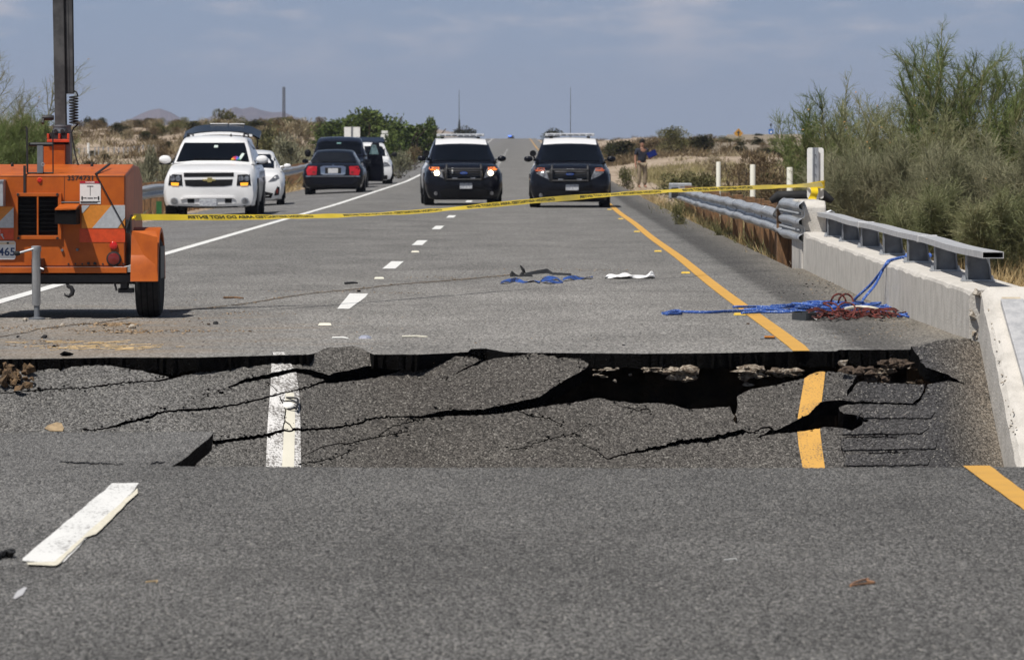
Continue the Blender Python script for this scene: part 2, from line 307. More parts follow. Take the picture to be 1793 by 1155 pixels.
mt_rail = M('aluminium_rail', (.55, .55, .55), rough=.5, metal=.35, col2=(.40, .405, .415), vscale=14, bump=.1, bscale=50, thr=(.35, .7))
mt_wood = M('treated_wood', (.23, .125, .058), rough=.85, col2=(.10, .058, .03), vscale=5, stretch=(6, 6, 1), bump=.4, bscale=30)
mt_white = M('white_sign_plastic', (.78, .78, .75), rough=.5, var=.06, vscale=6)
mt_black = M('black_rubber', (.014, .014, .015), rough=.75, spec=.3, var=.3, vscale=10)
mt_blackm = M('black_metal', (.022, .022, .024), rough=.5, spec=.4, var=.25, vscale=12)
mt_dark = M('dark_opening', (.008, .008, .009), rough=.9, spec=.1, var=.2, vscale=12)
mt_sand = M('desert_ground', (.39, .315, .245), rough=1, spec=.05, col2=(.235, .185, .135), vscale=.6, bump=.5, bscale=5, thr=(.36, .66), detail=10)
mt_grav = M('gravel_verge', (.36, .30, .23), rough=1, spec=.05, col2=(.18, .14, .10), vscale=9, bump=.8, bscale=25)
# ------------------------------------------------------------------ terrain profiles
def sstep(a, b, x):
    t = np.clip((np.asarray(x, float) - a) / (b - a), 0, 1); return t * t * (3 - 2 * t)
RY = [0, 130, 200, 300, 450, 600, 800, 970, 1100, 2000, 9000]
RH = [0, 0, .10, .45, .75, 1.15, 2.2, 3.1, 2.15, 1.0, 1.0]
def road_h(Y): return np.interp(Y, RY, RH)
def road_s(Y): return np.interp(Y, [0, 200, 970, 20000], [0, 0, -2.7, -2.7])
def ground_h(X, Y):
    X = np.asarray(X, float); Y = np.asarray(Y, float)
    Xr = X - road_s(Y); base = road_h(Y) - .16
    base = base - .06 * sstep(-5, -8.5, Xr)
    Lh = np.interp(Y, [0, 90, 110, 150, 180, 250, 330, 420, 1000, 2000, 6000, 9500], [-.5, -.5, -.4, -.2, .15, 1.1, 2.05, 3.0, 5.2, 9.2, 24, 36])
    Rh = np.interp(Y, [0, 22, 38, 60, 75, 110, 200, 260, 330, 600, 1000, 2000, 9500], [-1.2, -1.5, -1.2, -.7, -.45, -.35, -.25, .6, 1.5, 2.25, 2.8, 4.2, 13])
    k = np.maximum(1, Y / 400); wl = sstep(0, 1, (-9.3 - Xr) / (8 * k)); k2 = np.maximum(1, Y / 150); wr = sstep(0, 1, (Xr - 3.4) / (3 * k2))
    h = base * (1 - wl) * (1 - wr) + Lh * wl + Rh * wr
    mound = .10 * np.sin(X * .31 + 1.3 * np.sin(Y * .07)) * np.sin(Y * .11 + X * .05) + .05 * np.sin(X * .9 + Y * .23) * np.sin(Y * .37 - X * .4)
    h = h + mound * np.maximum(wl, wr * sstep(60, 100, Y)) * np.clip(Y / 200, .4, 3)
    ch = sstep(22.0, 23.6, Y) * (1 - sstep(36.8, 41, Y))          # the wash under the bridge
    return h - ch * (3.6 + h * 0)
def gz(x, y): return float(ground_h(x, y))

xs = np.concatenate([-np.geomspace(3500, 30, 26), np.arange(-27, 27.1, .75), np.geomspace(30, 3500, 26)])
ys = np.concatenate([np.arange(-30, 20, 5), np.arange(20, 46, .8), np.arange(46, 140, 2.5), np.arange(140, 460, 5), np.geomspace(465, 9500, 60)])
gx, gy = np.meshgrid(xs, ys); gh = ground_h(gx, gy)
V = np.stack([gx.ravel(), gy.ravel(), gh.ravel()], 1); nx = len(xs); ii = np.arange(len(ys) - 1)[:, None] * nx + np.arange(nx - 1)[None, :]
Fq = np.stack([ii, ii + 1, ii + nx + 1, ii + nx], -1).reshape(-1, 4)
tag(mk('ground', V, Fq, mt_sand, smooth=180), kind='structure')

# mountains far away
def ridge(pts, Y, depth, seed, name, label):
    pr = random.Random(seed); rows = []; px = [p[0] for p in pts]; n = 110
    for j in range(9):
        f = j / 8; row = []
        for i in range(n):
            x = px[0] + (px[-1] - px[0]) * i / (n - 1); top = np.interp(x, px, [p[1] for p in pts])
            wv = mnoise.noise(Vector((x * .05, f * 3.1, seed))) ; wv2 = mnoise.noise(Vector((x * .21, f * 6.0, seed + 5)))
            prof = 1 - abs(f - .5) * 2; y = 223 + (top - 223) * prof ** .8 + (wv * 9 + wv2 * 3.5) * (1 - prof) * prof * 2.4
            yy = Y + (f - .5) * depth; p = at(x, y, Y); row.append(Vector((p.x * yy / Y, yy, p.z if 0 < j < 8 else p.z - 12)))
        rows.append(row)
    m = MB(); m.loft(rows, cap=False, closed=False)
    return tag(m.build(name, mt_mtn, smooth=25), kind='structure')
mt_mtn = M('mountain_rock', (.15, .115, .12), rough=1, spec=.05, col2=(.085, .068, .075), vscale=.012, thr=(.4, .6), bump=.5, bscale=.05)
ridge([(205, 223), (222, 212), (245, 200), (262, 193), (280, 190), (300, 197), (318, 208), (345, 216), (380, 223)], 7600, 900, 3, 'mountain', '')
ridge([(330, 223), (360, 208), (385, 197), (412, 187), (424, 191), (440, 187), (458, 193), (478, 197), (496, 196), (515, 204), (535, 212), (560, 218), (600, 223)], 8000, 1100, 8, 'mountain', '')

# ------------------------------------------------------------------ cracked surfaces: polygons cut by cracks with constrained triangulation
def smooth_line(pts, step=5.0):
    o = []
    for a, b in zip(pts[:-1], pts[1:]):
        n = max(1, int(math.hypot(b[0] - a[0], b[1] - a[1]) / step))
        for i in range(n): o.append(tuple(a[k] + (b[k] - a[k]) * i / n for k in range(len(a))))
    o.append(tuple(pts[-1])); return o
def jit(pts, a, rnd): return [(p[0] + rnd.gauss(0, a), p[1] + rnd.gauss(0, a * .7)) for p in pts]
def crack(pts, rnd, step=4.0):
    """centre line with widths -> closed thin polygon"""
    c = smooth_line(pts, step); up = []; lo = []
    for i, (x, y, wd) in enumerate(c):
        a = c[max(0, i - 1)]; b = c[min(len(c) - 1, i + 1)]; dx, dy = b[0] - a[0], b[1] - a[1]; l = math.hypot(dx, dy) or 1; nx_, ny_ = -dy / l, dx / l
        wob = rnd.gauss(0, .8); h1 = wd / 2 * rnd.uniform(.7, 1.3); h2 = wd / 2 * rnd.uniform(.7, 1.3)
        up.append((x + nx_ * (h1 + wob * .6), y + ny_ * (h1 + wob))); lo.append((x - nx_ * (h2 - wob * .6), y - ny_ * (h2 - wob)))
    return up + lo[::-1]
def hole(pts, rnd, a=.9, step=4.5): return jit(smooth_line(list(pts) + [pts[0]], step)[:-1], a, rnd)
def inside(P, poly):
    x, y = P[:, 0], P[:, 1]; q = np.asarray(poly, float); r = np.zeros(len(P), bool); n = len(q)
    x0, y0 = q.min(0); x1, y1 = q.max(0); c = np.where((x >= x0) & (x <= x1) & (y >= y0) & (y <= y1))[0]
    if not len(c): return r
    xx, yy = x[c], y[c]; rr = np.zeros(len(c), bool)
    for i in range(n):
        a, b = q[i], q[(i + 1) % n]
        if a[1] == b[1]: continue
        k = ((a[1] > yy) != (b[1] > yy)) & (xx < (b[0] - a[0]) * (yy - a[1]) / (b[1] - a[1]) + a[0]); rr ^= k
    r[c] = rr; return r
def triangulate(polys, extra):
    vs = []; es = []
    for p in polys:
        b = len(vs); vs += [Vector(q[:2]) for q in p]; es += [(b + i, b + (i + 1) % len(p)) for i in range(len(p))]
    vs += [Vector(q) for q in extra]
    v, e, f, *_ = delaunay_2d_cdt(vs, es, [], 0, 1e-3)
    return np.array([(p.x, p.y) for p in v]), np.array([t for t in f if len(t) == 3])
def components(T):
    par = list(range(len(T)))
    def fd(a):
        while par[a] != a: par[a] = par[par[a]]; a = par[a]
        return a
    ed = {}
    for i, t in enumerate(T):
        for k in range(3):
            e = tuple(sorted((int(t[k]), int(t[(k + 1) % 3]))))
            if e in ed: par[fd(i)] = fd(ed[e])
            else: ed[e] = i
    g = {}
    for i in range(len(T)): g.setdefault(fd(i), []).append(i)
    return sorted(g.values(), key=lambda q: -len(q))
def solid(P2, T, surf, thick, down, name, mats, parent, rag=0.0):
    used = np.unique(T); mp_ = {int(u): i for i, u in enumerate(used)}; top = [surf(*P2[u]) for u in used]; n = len(top)
    Fc = []; cnt = {}
    for t in T:
        a = [mp_[int(k)] for k in t]
        A, B, Cc = (top[k] for k in a)
        if (B - A).cross(Cc - A).z < 0: a = a[::-1]
        Fc.append(tuple(a))
        for k in range(3): cnt.setdefault(tuple(sorted((a[k], a[(k + 1) % 3]))), []).append((a[k], a[(k + 1) % 3]))
    bd = [v[0] for v in cnt.values() if len(v) == 1]; bi = {}
    Vv = list(top)
    for a, b in bd:
        for k in (a, b):
            if k not in bi: bi[k] = len(Vv); q = top[k]; Vv.append(q + down * thick * (1 + .28 * mnoise.noise(Vector((q.x * 7, q.y * 7, 3))) + .15 * mnoise.noise(Vector((q.x * 31, q.y * 31, 9)))) + Vector((rag * mnoise.noise(Vector((q.x * 40, q.y * 40, 1))), rag * mnoise.noise(Vector((q.x * 40, q.y * 40, 5))), 0)))
    mi = [0] * len(Fc)
    for a, b in bd: Fc.append((b, a, bi[a], bi[b])); mi.append(1)
    me = bpy.data.meshes.new(name); me.from_pydata([tuple(v) for v in Vv], [], Fc); me.update()
    for m in mats: me.materials.append(m)
    me.polygons.foreach_set('material_index', mi); me.polygons.foreach_set('use_smooth', [k == 1 for k in mi]); me.set_sharp_from_angle(angle=math.radians(58))
    o = bpy.data.objects.new(name, me); C.objects.link(o); o.parent = parent; return o
def sheet(P2, T, surf, name, m, parent):
    used = np.unique(T); mp_ = {int(u): i for i, u in enumerate(used)}; top = [surf(*P2[u]) for u in used]; Fc = []
    for t in T:
        a = [mp_[int(k)] for k in t]
        if (top[a[1]] - top[a[0]]).cross(top[a[2]] - top[a[0]]).z < 0: a = a[::-1]
        Fc.append(tuple(a))
    me = bpy.data.meshes.new(name); me.from_pydata([tuple(v) for v in top], [], Fc); me.update(); me.materials.append(m)
    o = bpy.data.objects.new(name, me); C.objects.link(o); o.parent = parent; return o

# broken edge of the upper road (photo pixels)
E = [(-1100, 633), (-400, 630), (-40, 628), (14, 628.5), (60, 628), (110, 627.5), (194, 625.7), (346, 625.7), (440, 623), (474, 622), (498, 621.5), (540, 620.5), (557, 617), (566, 611), (580, 608.5), (617, 607.7), (634, 611), (655, 620.4),
     (731, 620.4), (790, 618), (820, 615.6), (824, 610.5), (852, 610), (887, 616.6), (960, 617.6), (1040, 618.2), (1130, 619), (1250, 618), (1385, 615), (1466, 614.7), (1470, 612.3), (1592, 612), (1637, 597.6), (1725, 591)]
rE = random.Random(11)
Ej = [(x + rE.gauss(0, .8), y + rE.gauss(0, .10)) for x, y in smooth_line(E, 5)]
Ej[0], Ej[-1] = E[0], E[-1]
def up_surf(px, py):
    return G(px, py, .07 * float(sstep(1585, 1650, px) * sstep(560, 597, py)))

road = bpy.data.objects.new('road', None); C.objects.link(road); tag(road, kind='structure')
YB = 470.0                                             # the near strip reaches to this row, the long sheet goes on
polyU = [(-292 + 0.0, YB), (1412, YB)]
polyU = Ej + [(1412.0, YB), (-292.0, YB)]
rx = random.Random(5)
ex = [(rx.uniform(-700, 1600), rx.uniform(475, 625)) for _ in range(900)]
P2, T = triangulate([polyU], ex); cen = P2[T].mean(1); T = T[inside(cen, polyU)]
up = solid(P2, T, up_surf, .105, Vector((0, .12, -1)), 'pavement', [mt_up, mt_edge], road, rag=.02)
tag(up, kind='structure')
# long part of the road to the crest and over it
yb = G(0, YB).y; yy = np.concatenate([np.arange(yb, 300, 6), np.arange(300, 1101, 10), [1150, 1300, 1600, 2000]]); xx = np.array([-8.3, -6.7, -5.05, -3.4, -1.72, .1, 1.87, 2.4, 3.06])
rows = []
for y in yy:
    e = xx + road_s(y); e = e.copy(); h = np.full(len(xx), road_h(y)); h[0] -= .16; h[1] -= .07
    if y <= yb + .01: h[:] = 0
    k = min(1, max(0, (y - yb) / 30)); h[0] = road_h(y) - .16 * k; h[1] = road_h(y) - .07 * k
    rows.append([(e[i], y, h[i]) for i in range(len(xx))])
m = MB(); m.loft(rows, cap=False, closed=False); m.build('pavement', mt_up, road, smooth=180)
# base under the road sheet and the abutment below the broken edge
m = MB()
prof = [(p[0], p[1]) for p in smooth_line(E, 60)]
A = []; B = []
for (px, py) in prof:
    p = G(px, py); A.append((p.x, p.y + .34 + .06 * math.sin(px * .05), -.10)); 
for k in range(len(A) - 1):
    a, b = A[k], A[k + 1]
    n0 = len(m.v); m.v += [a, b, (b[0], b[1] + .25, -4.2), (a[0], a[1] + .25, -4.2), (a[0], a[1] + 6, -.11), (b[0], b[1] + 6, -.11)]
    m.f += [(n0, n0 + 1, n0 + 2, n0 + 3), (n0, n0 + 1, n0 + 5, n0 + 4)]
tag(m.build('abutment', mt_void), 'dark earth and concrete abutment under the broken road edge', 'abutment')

# ------------------------------------------------------------------ the collapsed slab
SY0 = np.convolve(np.interp(np.arange(-700, 2000, 10), [-500, 0, 200, 474, 600, 820, 1040, 1385, 1560, 1635, 1660, 1700, 1730, 2000], [34.7, 35.0, 35.2, 35.6, 36.0, 36.0, 36.0, 36.25, 36.35, 36.1, 36.1, 36.25, 36.4, 36.5]), np.ones(9) / 9, 'same')
def slab_y0(px): return float(np.interp(px, np.arange(-660, 1960, 10), SY0[4:-4]))
SL = .5
def slab_base(px, py):
    y0 = slab_y0(px); q = (py - HY) / F_PX; Y = (1.464 + y0 * SL) / (SL + q)
    return Vector(((px - HX) / F_PX * Y, Y, EYE - q * Y))
SN = Vector((0, -SL, 1)).normalized()
def slab_surf(off=0.0, tilt=0.0, c=0.0, ty=0.0, cy=0.0, lift=0.0):
    def f(px, py):
        p = slab_base(px, py)
        nz = mnoise.noise(Vector((p.x * 1.3, p.y * 1.6, 1.7))) * .022 + mnoise.noise(Vector((p.x * 6, p.y * 6, 4.2))) * .004
        return p + SN * (off + tilt * (px - c) / 250 + ty * (py - cy) / 250 + nz + lift)
    return f
rc = random.Random(21)
D = [(-500, 640), (-60, 636)] + [(x, 612) for x in (0, 200, 400, 474, 498)] + [(545, 619.5), (557, 616), (566, 610), (580, 607.5), (600, 606.8), (617, 606.7), (634, 610.5), (647, 617), (656, 620.5), (700, 612), (900, 606), (1200, 612), (1450, 609), (1592, 606), (1604, 608), (1637, 599.5), (1659, 596.5), (1690, 596), (1716, 601), (1723, 640), (1733, 700), (1748, 770), (1758, 815), (1790, 980), (1700, 1500), (-900, 1500)]
D = jit(smooth_line(D + [D[0]], 9), .5, rc)[:-1]
holes = []
H = lambda pts, a=.9: holes.append(hole(pts, rc, a))
K = lambda pts: holes.append(crack(pts, rc))
# left wedge under the road edge
H([(-520, 600), (474, 600), (476, 622.5), (440, 630), (400, 638), (325, 655), (306, 661), (300, 663), (294, 660), (249, 649), (225, 646), (180, 637), (79, 641), (20, 647), (-60, 653), (-520, 668)])
K([(302, 660.6, 4), (274, 667.7, 2.6), (225, 669.5, 2.2), (182, 674, 3), (140, 677.7, 1.8), (75, 678.7, 2.6), (30, 683, 2.2), (-30, 690, 1.5), (-200, 700, 2), (-520, 715, 2)])
H([(499, 604), (543, 604), (546, 619), (541, 625), (530, 631), (517, 638), (512, 634), (498, 622.4)], .6)
# thick crack through the white line
H([(346, 701), (387, 681), (411, 671.5), (420, 663.7), (429, 662), (462, 655), (498, 648), (519, 643), (539, 644.4), (567, 650.6), (574, 655), (592, 648.4), (624, 643.3), (644, 639.5), (665, 643.3), (693, 639.5), (722, 634), (731, 629), (728, 626), (681, 625), (657, 621.5),
   (660, 600), (700, 600), (935, 600), (936.7, 618), (910, 623.6), (865, 626.8), (847, 632.5), (841, 635), (819, 644), (778, 666), (817, 642), (838, 631), (841, 629), (824, 623), (795, 623.6), (763, 628.3), (751, 632.5), (719, 643), (693, 652), (665, 659), (640, 663.3), (608, 666.5), (590, 669), (570, 669.7), (566, 663), (539, 655), (519, 650.6), (501, 655), (477, 661), (429, 669), (415, 674), (391, 680)], .7)
# long crack under it
K([(150, 756, 1), (200, 746, 4), (221, 739, 5), (262, 731, 5.5), (276, 724, 4), (296, 722, 3), (330, 719, 4.5), (373, 716.5, 4.5), (405, 711, 3), (439, 704, 3.5), (481, 693, 3), (508, 687, 2.5), (532, 680, 3), (555, 672, 3.5), (574, 664, 5)])
# the biggest opening
void = [(935, 600), (1591, 600), (1598, 612), (1608, 621), (1612, 635), (1623, 644), (1640, 650), (1664, 658), (1688, 673), (1659, 668), (1632, 672.8), (1619, 675), (1579, 674), (1538, 672), (1509, 670), (1503, 671), (1498, 676), (1488.7, 689.4), (1483, 695), (1482, 685), (1495, 668.7), (1499, 659.4), (1472, 653), (1441, 652), (1418.6, 656.8), (1410, 662.5), (1383, 667.7), (1352, 675), (1317, 681), (1299, 690), (1290.5, 696), (1291, 710.5), (1289, 722), (1291, 742),
        (1283, 735), (1286, 729), (1282.7, 724), (1277.7, 713), (1251, 714.7), (1206, 716.4), (1192, 714), (1171, 707.5), (1144, 705.5), (1109, 706), (1094, 703), (1075, 703), (1058, 699), (1043, 698), (1015, 703.5), (998, 707), (945, 714), (906, 720.5), (852, 727.5), (798, 730), (760, 733), (735, 735.5),
        (735, 731), (763, 723.7), (795, 718.3), (846, 717.4), (878, 709.4), (916, 700.5), (945, 695), (970, 677.6), (999, 661.7), (1027, 646), (1030.5, 638), (1014, 626.8), (983, 625), (951, 621), (936.7, 618)]
H(void, .8)
K([(372, 773, 6), (415, 769, 5.5), (460, 764, 6), (494, 757.5, 4.5), (567, 750.5, 4), (592, 749.5, 4), (624, 743, 3.5), (655, 734, 3), (697, 732, 2.6), (737, 733, 4.5)])
K([(732, 738, 2), (709, 743.7, 1.6), (684, 750, 1.5), (665, 762, 1.2)])
K([(719, 757, 1), (687, 762, 1.6), (662, 767, 2), (636, 770, 2), (617, 776, 2), (579, 780, 1.8), (560, 786, 1.4), (529, 799, 1.2)])
K([(628, 782, .9), (608, 794, 1.5), (579, 804, 1.6), (560, 807, 1.8), (522, 812, 1.8)])
K([(906, 721, 2), (932, 731, 2), (945, 731, 1.6), (960, 734, 1.8), (977, 743.4, 1.4), (990, 746, .8)])
K([(1027, 747, .9), (998, 763.5, 1.3), (964, 770, 1.4), (935, 779, 1.4), (913, 786, 1.4), (894, 788, 1)])
K([(1000, 765, 1), (1018, 778, 1.4), (1037, 787, 1.4), (1066, 806, 1.5)])
K([(490, 695, 2), (497, 712, 1.7), (500, 722, 2.2), (498, 738, 2.2), (495, 756, 1.6)])
K([(497, 738, 1.5), (508, 746, 1.5), (515, 755, 1.3)]); K([(465, 667, 1.4), (476, 676, 1.5), (485, 686, 1.4)])
K([(1066, 805, 2.5), (1104, 796, 3.5), (1150, 788, 6), (1190, 776.5, 8), (1248, 768, 8.5), (1300, 755, 9), (1306, 756, 3), (1320, 757, 2.2), (1332, 750, 2), (1346, 750, 3), (1358, 757, 4)])
H([(1350, 752.3), (1357, 755.4), (1373, 748), (1394, 737), (1414, 727.5), (1429, 712), (1441, 703), (1468, 700.7), (1497, 704), (1538, 706.5), (1569, 707), (1600, 708), (1606, 703), (1612, 694), (1618, 682), (1620, 673), (1624, 674), (1621, 684), (1615, 697), (1608, 708), (1600, 712), (1569, 711), (1538, 710), (1503, 708.5), (1480, 710), (1469, 714), (1471, 720), (1478, 726), (1504, 730), (1522, 739.5), (1501, 751), (1491, 757), (1469, 750), (1442, 749), (1416, 754.6), (1398, 757), (1349, 761), (1318, 769), (1344, 757)], .8)
K([(1480, 767, 1.4), (1530, 767.5, 2.2), (1570, 768.5, 1.2)]); K([(1520, 795, 1.2), (1560, 795.5, 2.0), (1590, 795.5, 1.2)])
K([(1473, 765, 1.2), (1472, 780, 1.2), (1478, 800, 1.2)])
K([(1083, 711, .8), (1110, 716, 1.3), (1140, 718, .9)]); K([(1106, 717, .9), (1118, 714, 1.4), (1133, 717.5, .9)])
paint_y = [(1410, 655), (1446, 645), (1443, 670), (1439, 702), (1435, 730), (1436, 757), (1440, 790), (1444, 818), (1470, 1200), (1430, 1200), (1404.7, 818), (1398, 780), (1396, 757), (1397, 730), (1402, 700), (1407, 672)]
paint_y = smooth_line(paint_y + [paint_y[0]], 8)[:-1]
paint_w = smooth_line([(474, 614), (498, 614), (519, 652), (524, 690), (526, 740), (527, 813), (528, 1200), (460, 1200), (465.5, 813), (469, 740), (473, 690), (475, 650), (474, 614)], 8)[:-1]
paint_c = smooth_line([(500, 690), (515, 690), (517, 740), (515, 813), (514, 1200), (496, 1200), (494, 813), (497, 760), (500, 690)], 8)[:-1]
ex = []
for gyy in np.concatenate([np.arange(600, 830, 9), np.arange(830, 1480, 60)]):
    stp = 13 if gyy < 830 else 70
    for gxx in np.arange(-500, 1790, stp): ex.append((gxx + rc.uniform(-4, 4), gyy + rc.uniform(-3, 3)))
P2, T = triangulate([D] + holes + [paint_y, paint_w, paint_c], ex); cen = P2[T].mean(1)
keep = inside(cen, D)
for h in holes: keep &= ~inside(cen, h)
T = T[keep]; cen = P2[T].mean(1); comp = components(T)
collapsed = bpy.data.objects.new('collapsed_road', None); C.objects.link(collapsed); tag(collapsed, kind='structure')
isy = inside(cen, paint_y); isw = inside(cen, paint_w); isc = inside(cen, paint_c)
n_piece = 0; PIECE = []
def slab_on(lift=0.0):
    def f(x, y):
        b = min(PIECE, key=lambda q: float(np.min((q[0][:, 0] - x) ** 2 + (q[0][:, 1] - y) ** 2))); return slab_surf(b[1], b[2], b[3], b[4], b[5], lift)(x, y)
    return f
for g in comp:
    g = np.array(g); c = cen[g].mean(0); area = len(g)
    if area < 6: continue
    wx, wy = np.ptp(cen[g][:, 0]), np.ptp(cen[g][:, 1][cen[g][:, 1] < 840]) if (cen[g][:, 1] < 840).any() else 1
    off, tilt, ty = rc.uniform(-.016, .006), rc.uniform(-.02, .02) * min(1, 260 / max(wx, 1)), rc.uniform(-.03, .03) * min(1, 50 / max(wy, 1))
    PIECE.append((cen[g], off, tilt, c[0], ty, c[1]))
    sf = slab_surf(off, tilt, c[0], ty, c[1])
    solid(P2, T[g], sf, .11, -SN + Vector((0, .15, 0)), 'slab_piece', [mt_slab, mt_edge], collapsed, rag=.012); n_piece += 1
    for msk, nm, mm, lf in ((isy, 'yellow_line', mt_yel2, .004), (isw & ~isc, 'white_line', mt_wht2, .004), (isc, 'white_line', mt_cream, .006)):
        s = g[msk[g]]
        if len(s) > 2:
            sheet(P2, T[s], slab_surf(off, tilt, c[0], ty, c[1], lf), nm, mm, collapsed)
# raised rumble strips on the fallen shoulder
for k, (y0, y1) in enumerate(((712, 736), (742, 764), (770, 791), (797, 818), (824, 850))):
    xa = 1500 if k == 0 else 1474 + (0, 0, -4, 6, 2)[k]; q = jit(smooth_line([(xa + (22 if k == 0 else 0), y0), (1560, y0 + .6), (1634 + (0, -14, 6, -5, 3)[k], y0), (1637 + (0, -12, 4, -8, 3)[k], (y0 + y1) / 2), (1630 + (0, -16, 8, -6, 3)[k], y1 - 1), (1560, y1 + .8), (1476, y1), (xa + 2, (y0 + y1) / 2), (xa + (22 if k == 0 else 0), y0)], 6)[:-1], .6, rc)
    ex2 = [(rc.uniform(1480, 1630), rc.uniform(y0 + 2, y1 - 2)) for _ in range(40)]; Pq, Tq = triangulate([q], ex2); cq = Pq[Tq].mean(1); kq = inside(cq, q)
    for h in holes: kq &= ~inside(cq, h)
    solid(Pq, Tq[kq], lambda x, y, y0=y0, y1=y1: slab_on(lift=.003 + .010 * max(0, min(1, (y - y0) / (y1 - y0))) ** 1.5)(x, y), .02, -SN, 'rumble_strip', [mt_rumble, mt_rumble], collapsed, rag=.003)
# crumbs broken off along the cracks
cm = MB(); rk = random.Random(77)
for h in holes:
    for k in range(max(3, int(len(h) * .55))):
        x, y = h[rk.randrange(len(h))]; x += rk.gauss(0, 5); y += rk.gauss(0, 3.2)
        if not (-20 < x < 1740 and 622 < y < 830) or any(inside(np.array([[x, y]]), q)[0] for q in holes): continue
        r = rk.uniform(.003, .011) * (1.6 if rk.random() < .1 else 1); cm.rock(slab_on(lift=r * .5)(x, y), r, rk, 7, (1.3, 1.2, .7))
cmo = cm.build('asphalt_crumbs', mt_edge, collapsed); cmo['kind'] = 'stuff'
# underside beams of the fallen deck, dark in the gaps
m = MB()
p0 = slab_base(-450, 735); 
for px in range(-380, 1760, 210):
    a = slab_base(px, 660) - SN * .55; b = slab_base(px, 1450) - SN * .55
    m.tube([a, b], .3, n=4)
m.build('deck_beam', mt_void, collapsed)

# old reflector dot on the fallen white line
p = slab_on(lift=.010)(505, 713); dot = MB(); rm = SN.to_track_quat('Z', 'Y').to_matrix()
dot.add([p + rm @ Vector((.043 * math.cos(k / 16 * 6.283) * s_, .040 * math.sin(k / 16 * 6.283) * s_, h_ * .6)) for s_, h_ in ((1, 0), (.9, .012), (.55, .018)) for k in range(16)],
        [(r_ * 16 + k, r_ * 16 + (k + 1) % 16, (r_ + 1) * 16 + (k + 1) % 16, (r_ + 1) * 16 + k) for r_ in range(2) for k in range(16)] + [tuple(32 + k for k in range(16))])
tag(dot.build('lane_button', mt_wht, smooth=50), 'round white lane button on the cracked fallen white line', 'lane marker')
ring = MB(); ring.tube([p + rm @ Vector((.062 * math.cos(k / 20 * 6.283), .058 * math.sin(k / 20 * 6.283), .002)) for k in range(20)], .006, n=5, closed=True)
ring.tube([p + rm @ Vector(q) for q in ((-.02, .10, .003), (.035, .10, .003), (.06, .085, .003), (.065, .02, .003), (.055, -.06, .003))], .008, n=5)
ring.build('glue_ring', mt_blackm, collapsed)

# ------------------------------------------------------------------ near road
near = bpy.data.objects.new('near_road', None); C.objects.link(near); tag(near, kind='structure')
NE = [(-700, 757.5), (-60, 757.3), (0, 757), (90, 757), (156, 756.5), (260, 756.5), (340, 756), (374, 755), (373, 760), (365, 768), (352, 778), (342, 785), (330, 797), (318, 806), (306, 813), (300, 816), (360, 816.3), (440, 816.5), (620, 818), (760, 818.8), (900, 818.2), (1100, 819.3), (1300, 819), (1480, 818.5), (1620, 818), (1758, 817), (1900, 815.5)]
NEj = jit(smooth_line(NE, 6), .5, rE)
base_poly = [(2400, 1240), (4200, 2400), (-2600, 2400), (-1400, 1240)]
polyN = NEj + [(2050, 820), (2400, 1000)] + [(2600, 1300), (2900, 2600), (-3600, 2600), (-1600, 1100)]
ex = [(rx.uniform(-300, 1900), rx.uniform(820, 1200)) for _ in range(500)]
P2, T = triangulate([polyN], ex); cen = P2[T].mean(1); T = T[inside(cen, polyN)]
solid(P2, T, lambda x, y: G(x, y), .085, Vector((-.10, -.45, -1)), 'pavement', [mt_near, mt_edge], near, rag=.012)
# body of the near deck under its pavement, set back so that the lip overhangs
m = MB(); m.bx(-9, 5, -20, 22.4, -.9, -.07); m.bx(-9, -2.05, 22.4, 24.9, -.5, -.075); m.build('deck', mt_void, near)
# hairline cracks on the near left corner
for pts in ([(104, 807, 1), (130, 809, 1.6), (180, 810, 1.4), (215, 812, .8)], [(262, 812.5, 1), (275, 809, 2.5), (289, 808, 1)]):
    q = crack(pts, rc); m = MB(); m.add([G(x, y, .004) for x, y in q], [(i, i + 1, len(q) - 2 - i, len(q) - 1 - i) for i in range(len(q) // 2 - 1)]); m.build('crack', mt_dark, near)

# ------------------------------------------------------------------ road markings
def mark(name, polypx, mt, par, lift=.004, H0=0.0, j=.6, sub=10):
    q = smooth_line(list(polypx) + [polypx[0]], sub)[:-1]; q = [(x + rc.gauss(0, j), y + rc.gauss(0, j * .25)) for x, y in q]
    P = np.array(q); Tt = np.array(tess([[Vector((x, y, 0)) for x, y in q]]))
    return sheet(P, Tt, lambda x, y: G(x, y, H0) + Vector((0, 0, lift - H0 if False else lift)), name, mt, par)
mt_whtn = worn_paint('white_paint_near', (.74, .74, .72), (.15, .145, .14), thr=(.36, .46), scale=70, sy=.35)
mark('lane_dash', [(197, 847), (243, 846.5), (240, 852), (236, 858), (112, 985), (98, 987), (38, 983), (40, 978)], mt_whtn, near, .004)
mark('lane_dash', [(236, 862), (240, 857), (241, 866), (222, 884), (196, 911), (168, 938), (150, 944), (104, 990), (98, 993.5), (50, 991.5), (46, 988), (96, 986)], M('old_cream_paint', (.60, .565, .46), rough=.8, var=.15, vscale=40), near, .008)
mark('lane_spot', [(30, 1036), (42, 1029), (48, 1030), (40, 1042), (26, 1050), (22, 1048)], M('worn_white_spot', (.42, .42, .43), rough=.8), near, .004)
mark('yellow_line', [(1685, 816.5), (1733, 816.5), (1793, 861), (1860, 905), (2300, 1220), (2160, 1220), (1793, 893), (1740, 856)], mt_yel, near, .005)
def strip(name, x0, x1, Ys, mt, par, lift=.005, ref=None):
    m = MB(); rws = []
    for y in Ys:
        h = float(road_h(y)) + lift; s = float(road_s(y)); rws.append([(x0(y) + s if callable(x0) else x0 + s, y, h), (x1(y) + s if callable(x1) else x1 + s, y, h)])
    m.loft(rws, cap=False, closed=False); return m.build(name, mt, par)
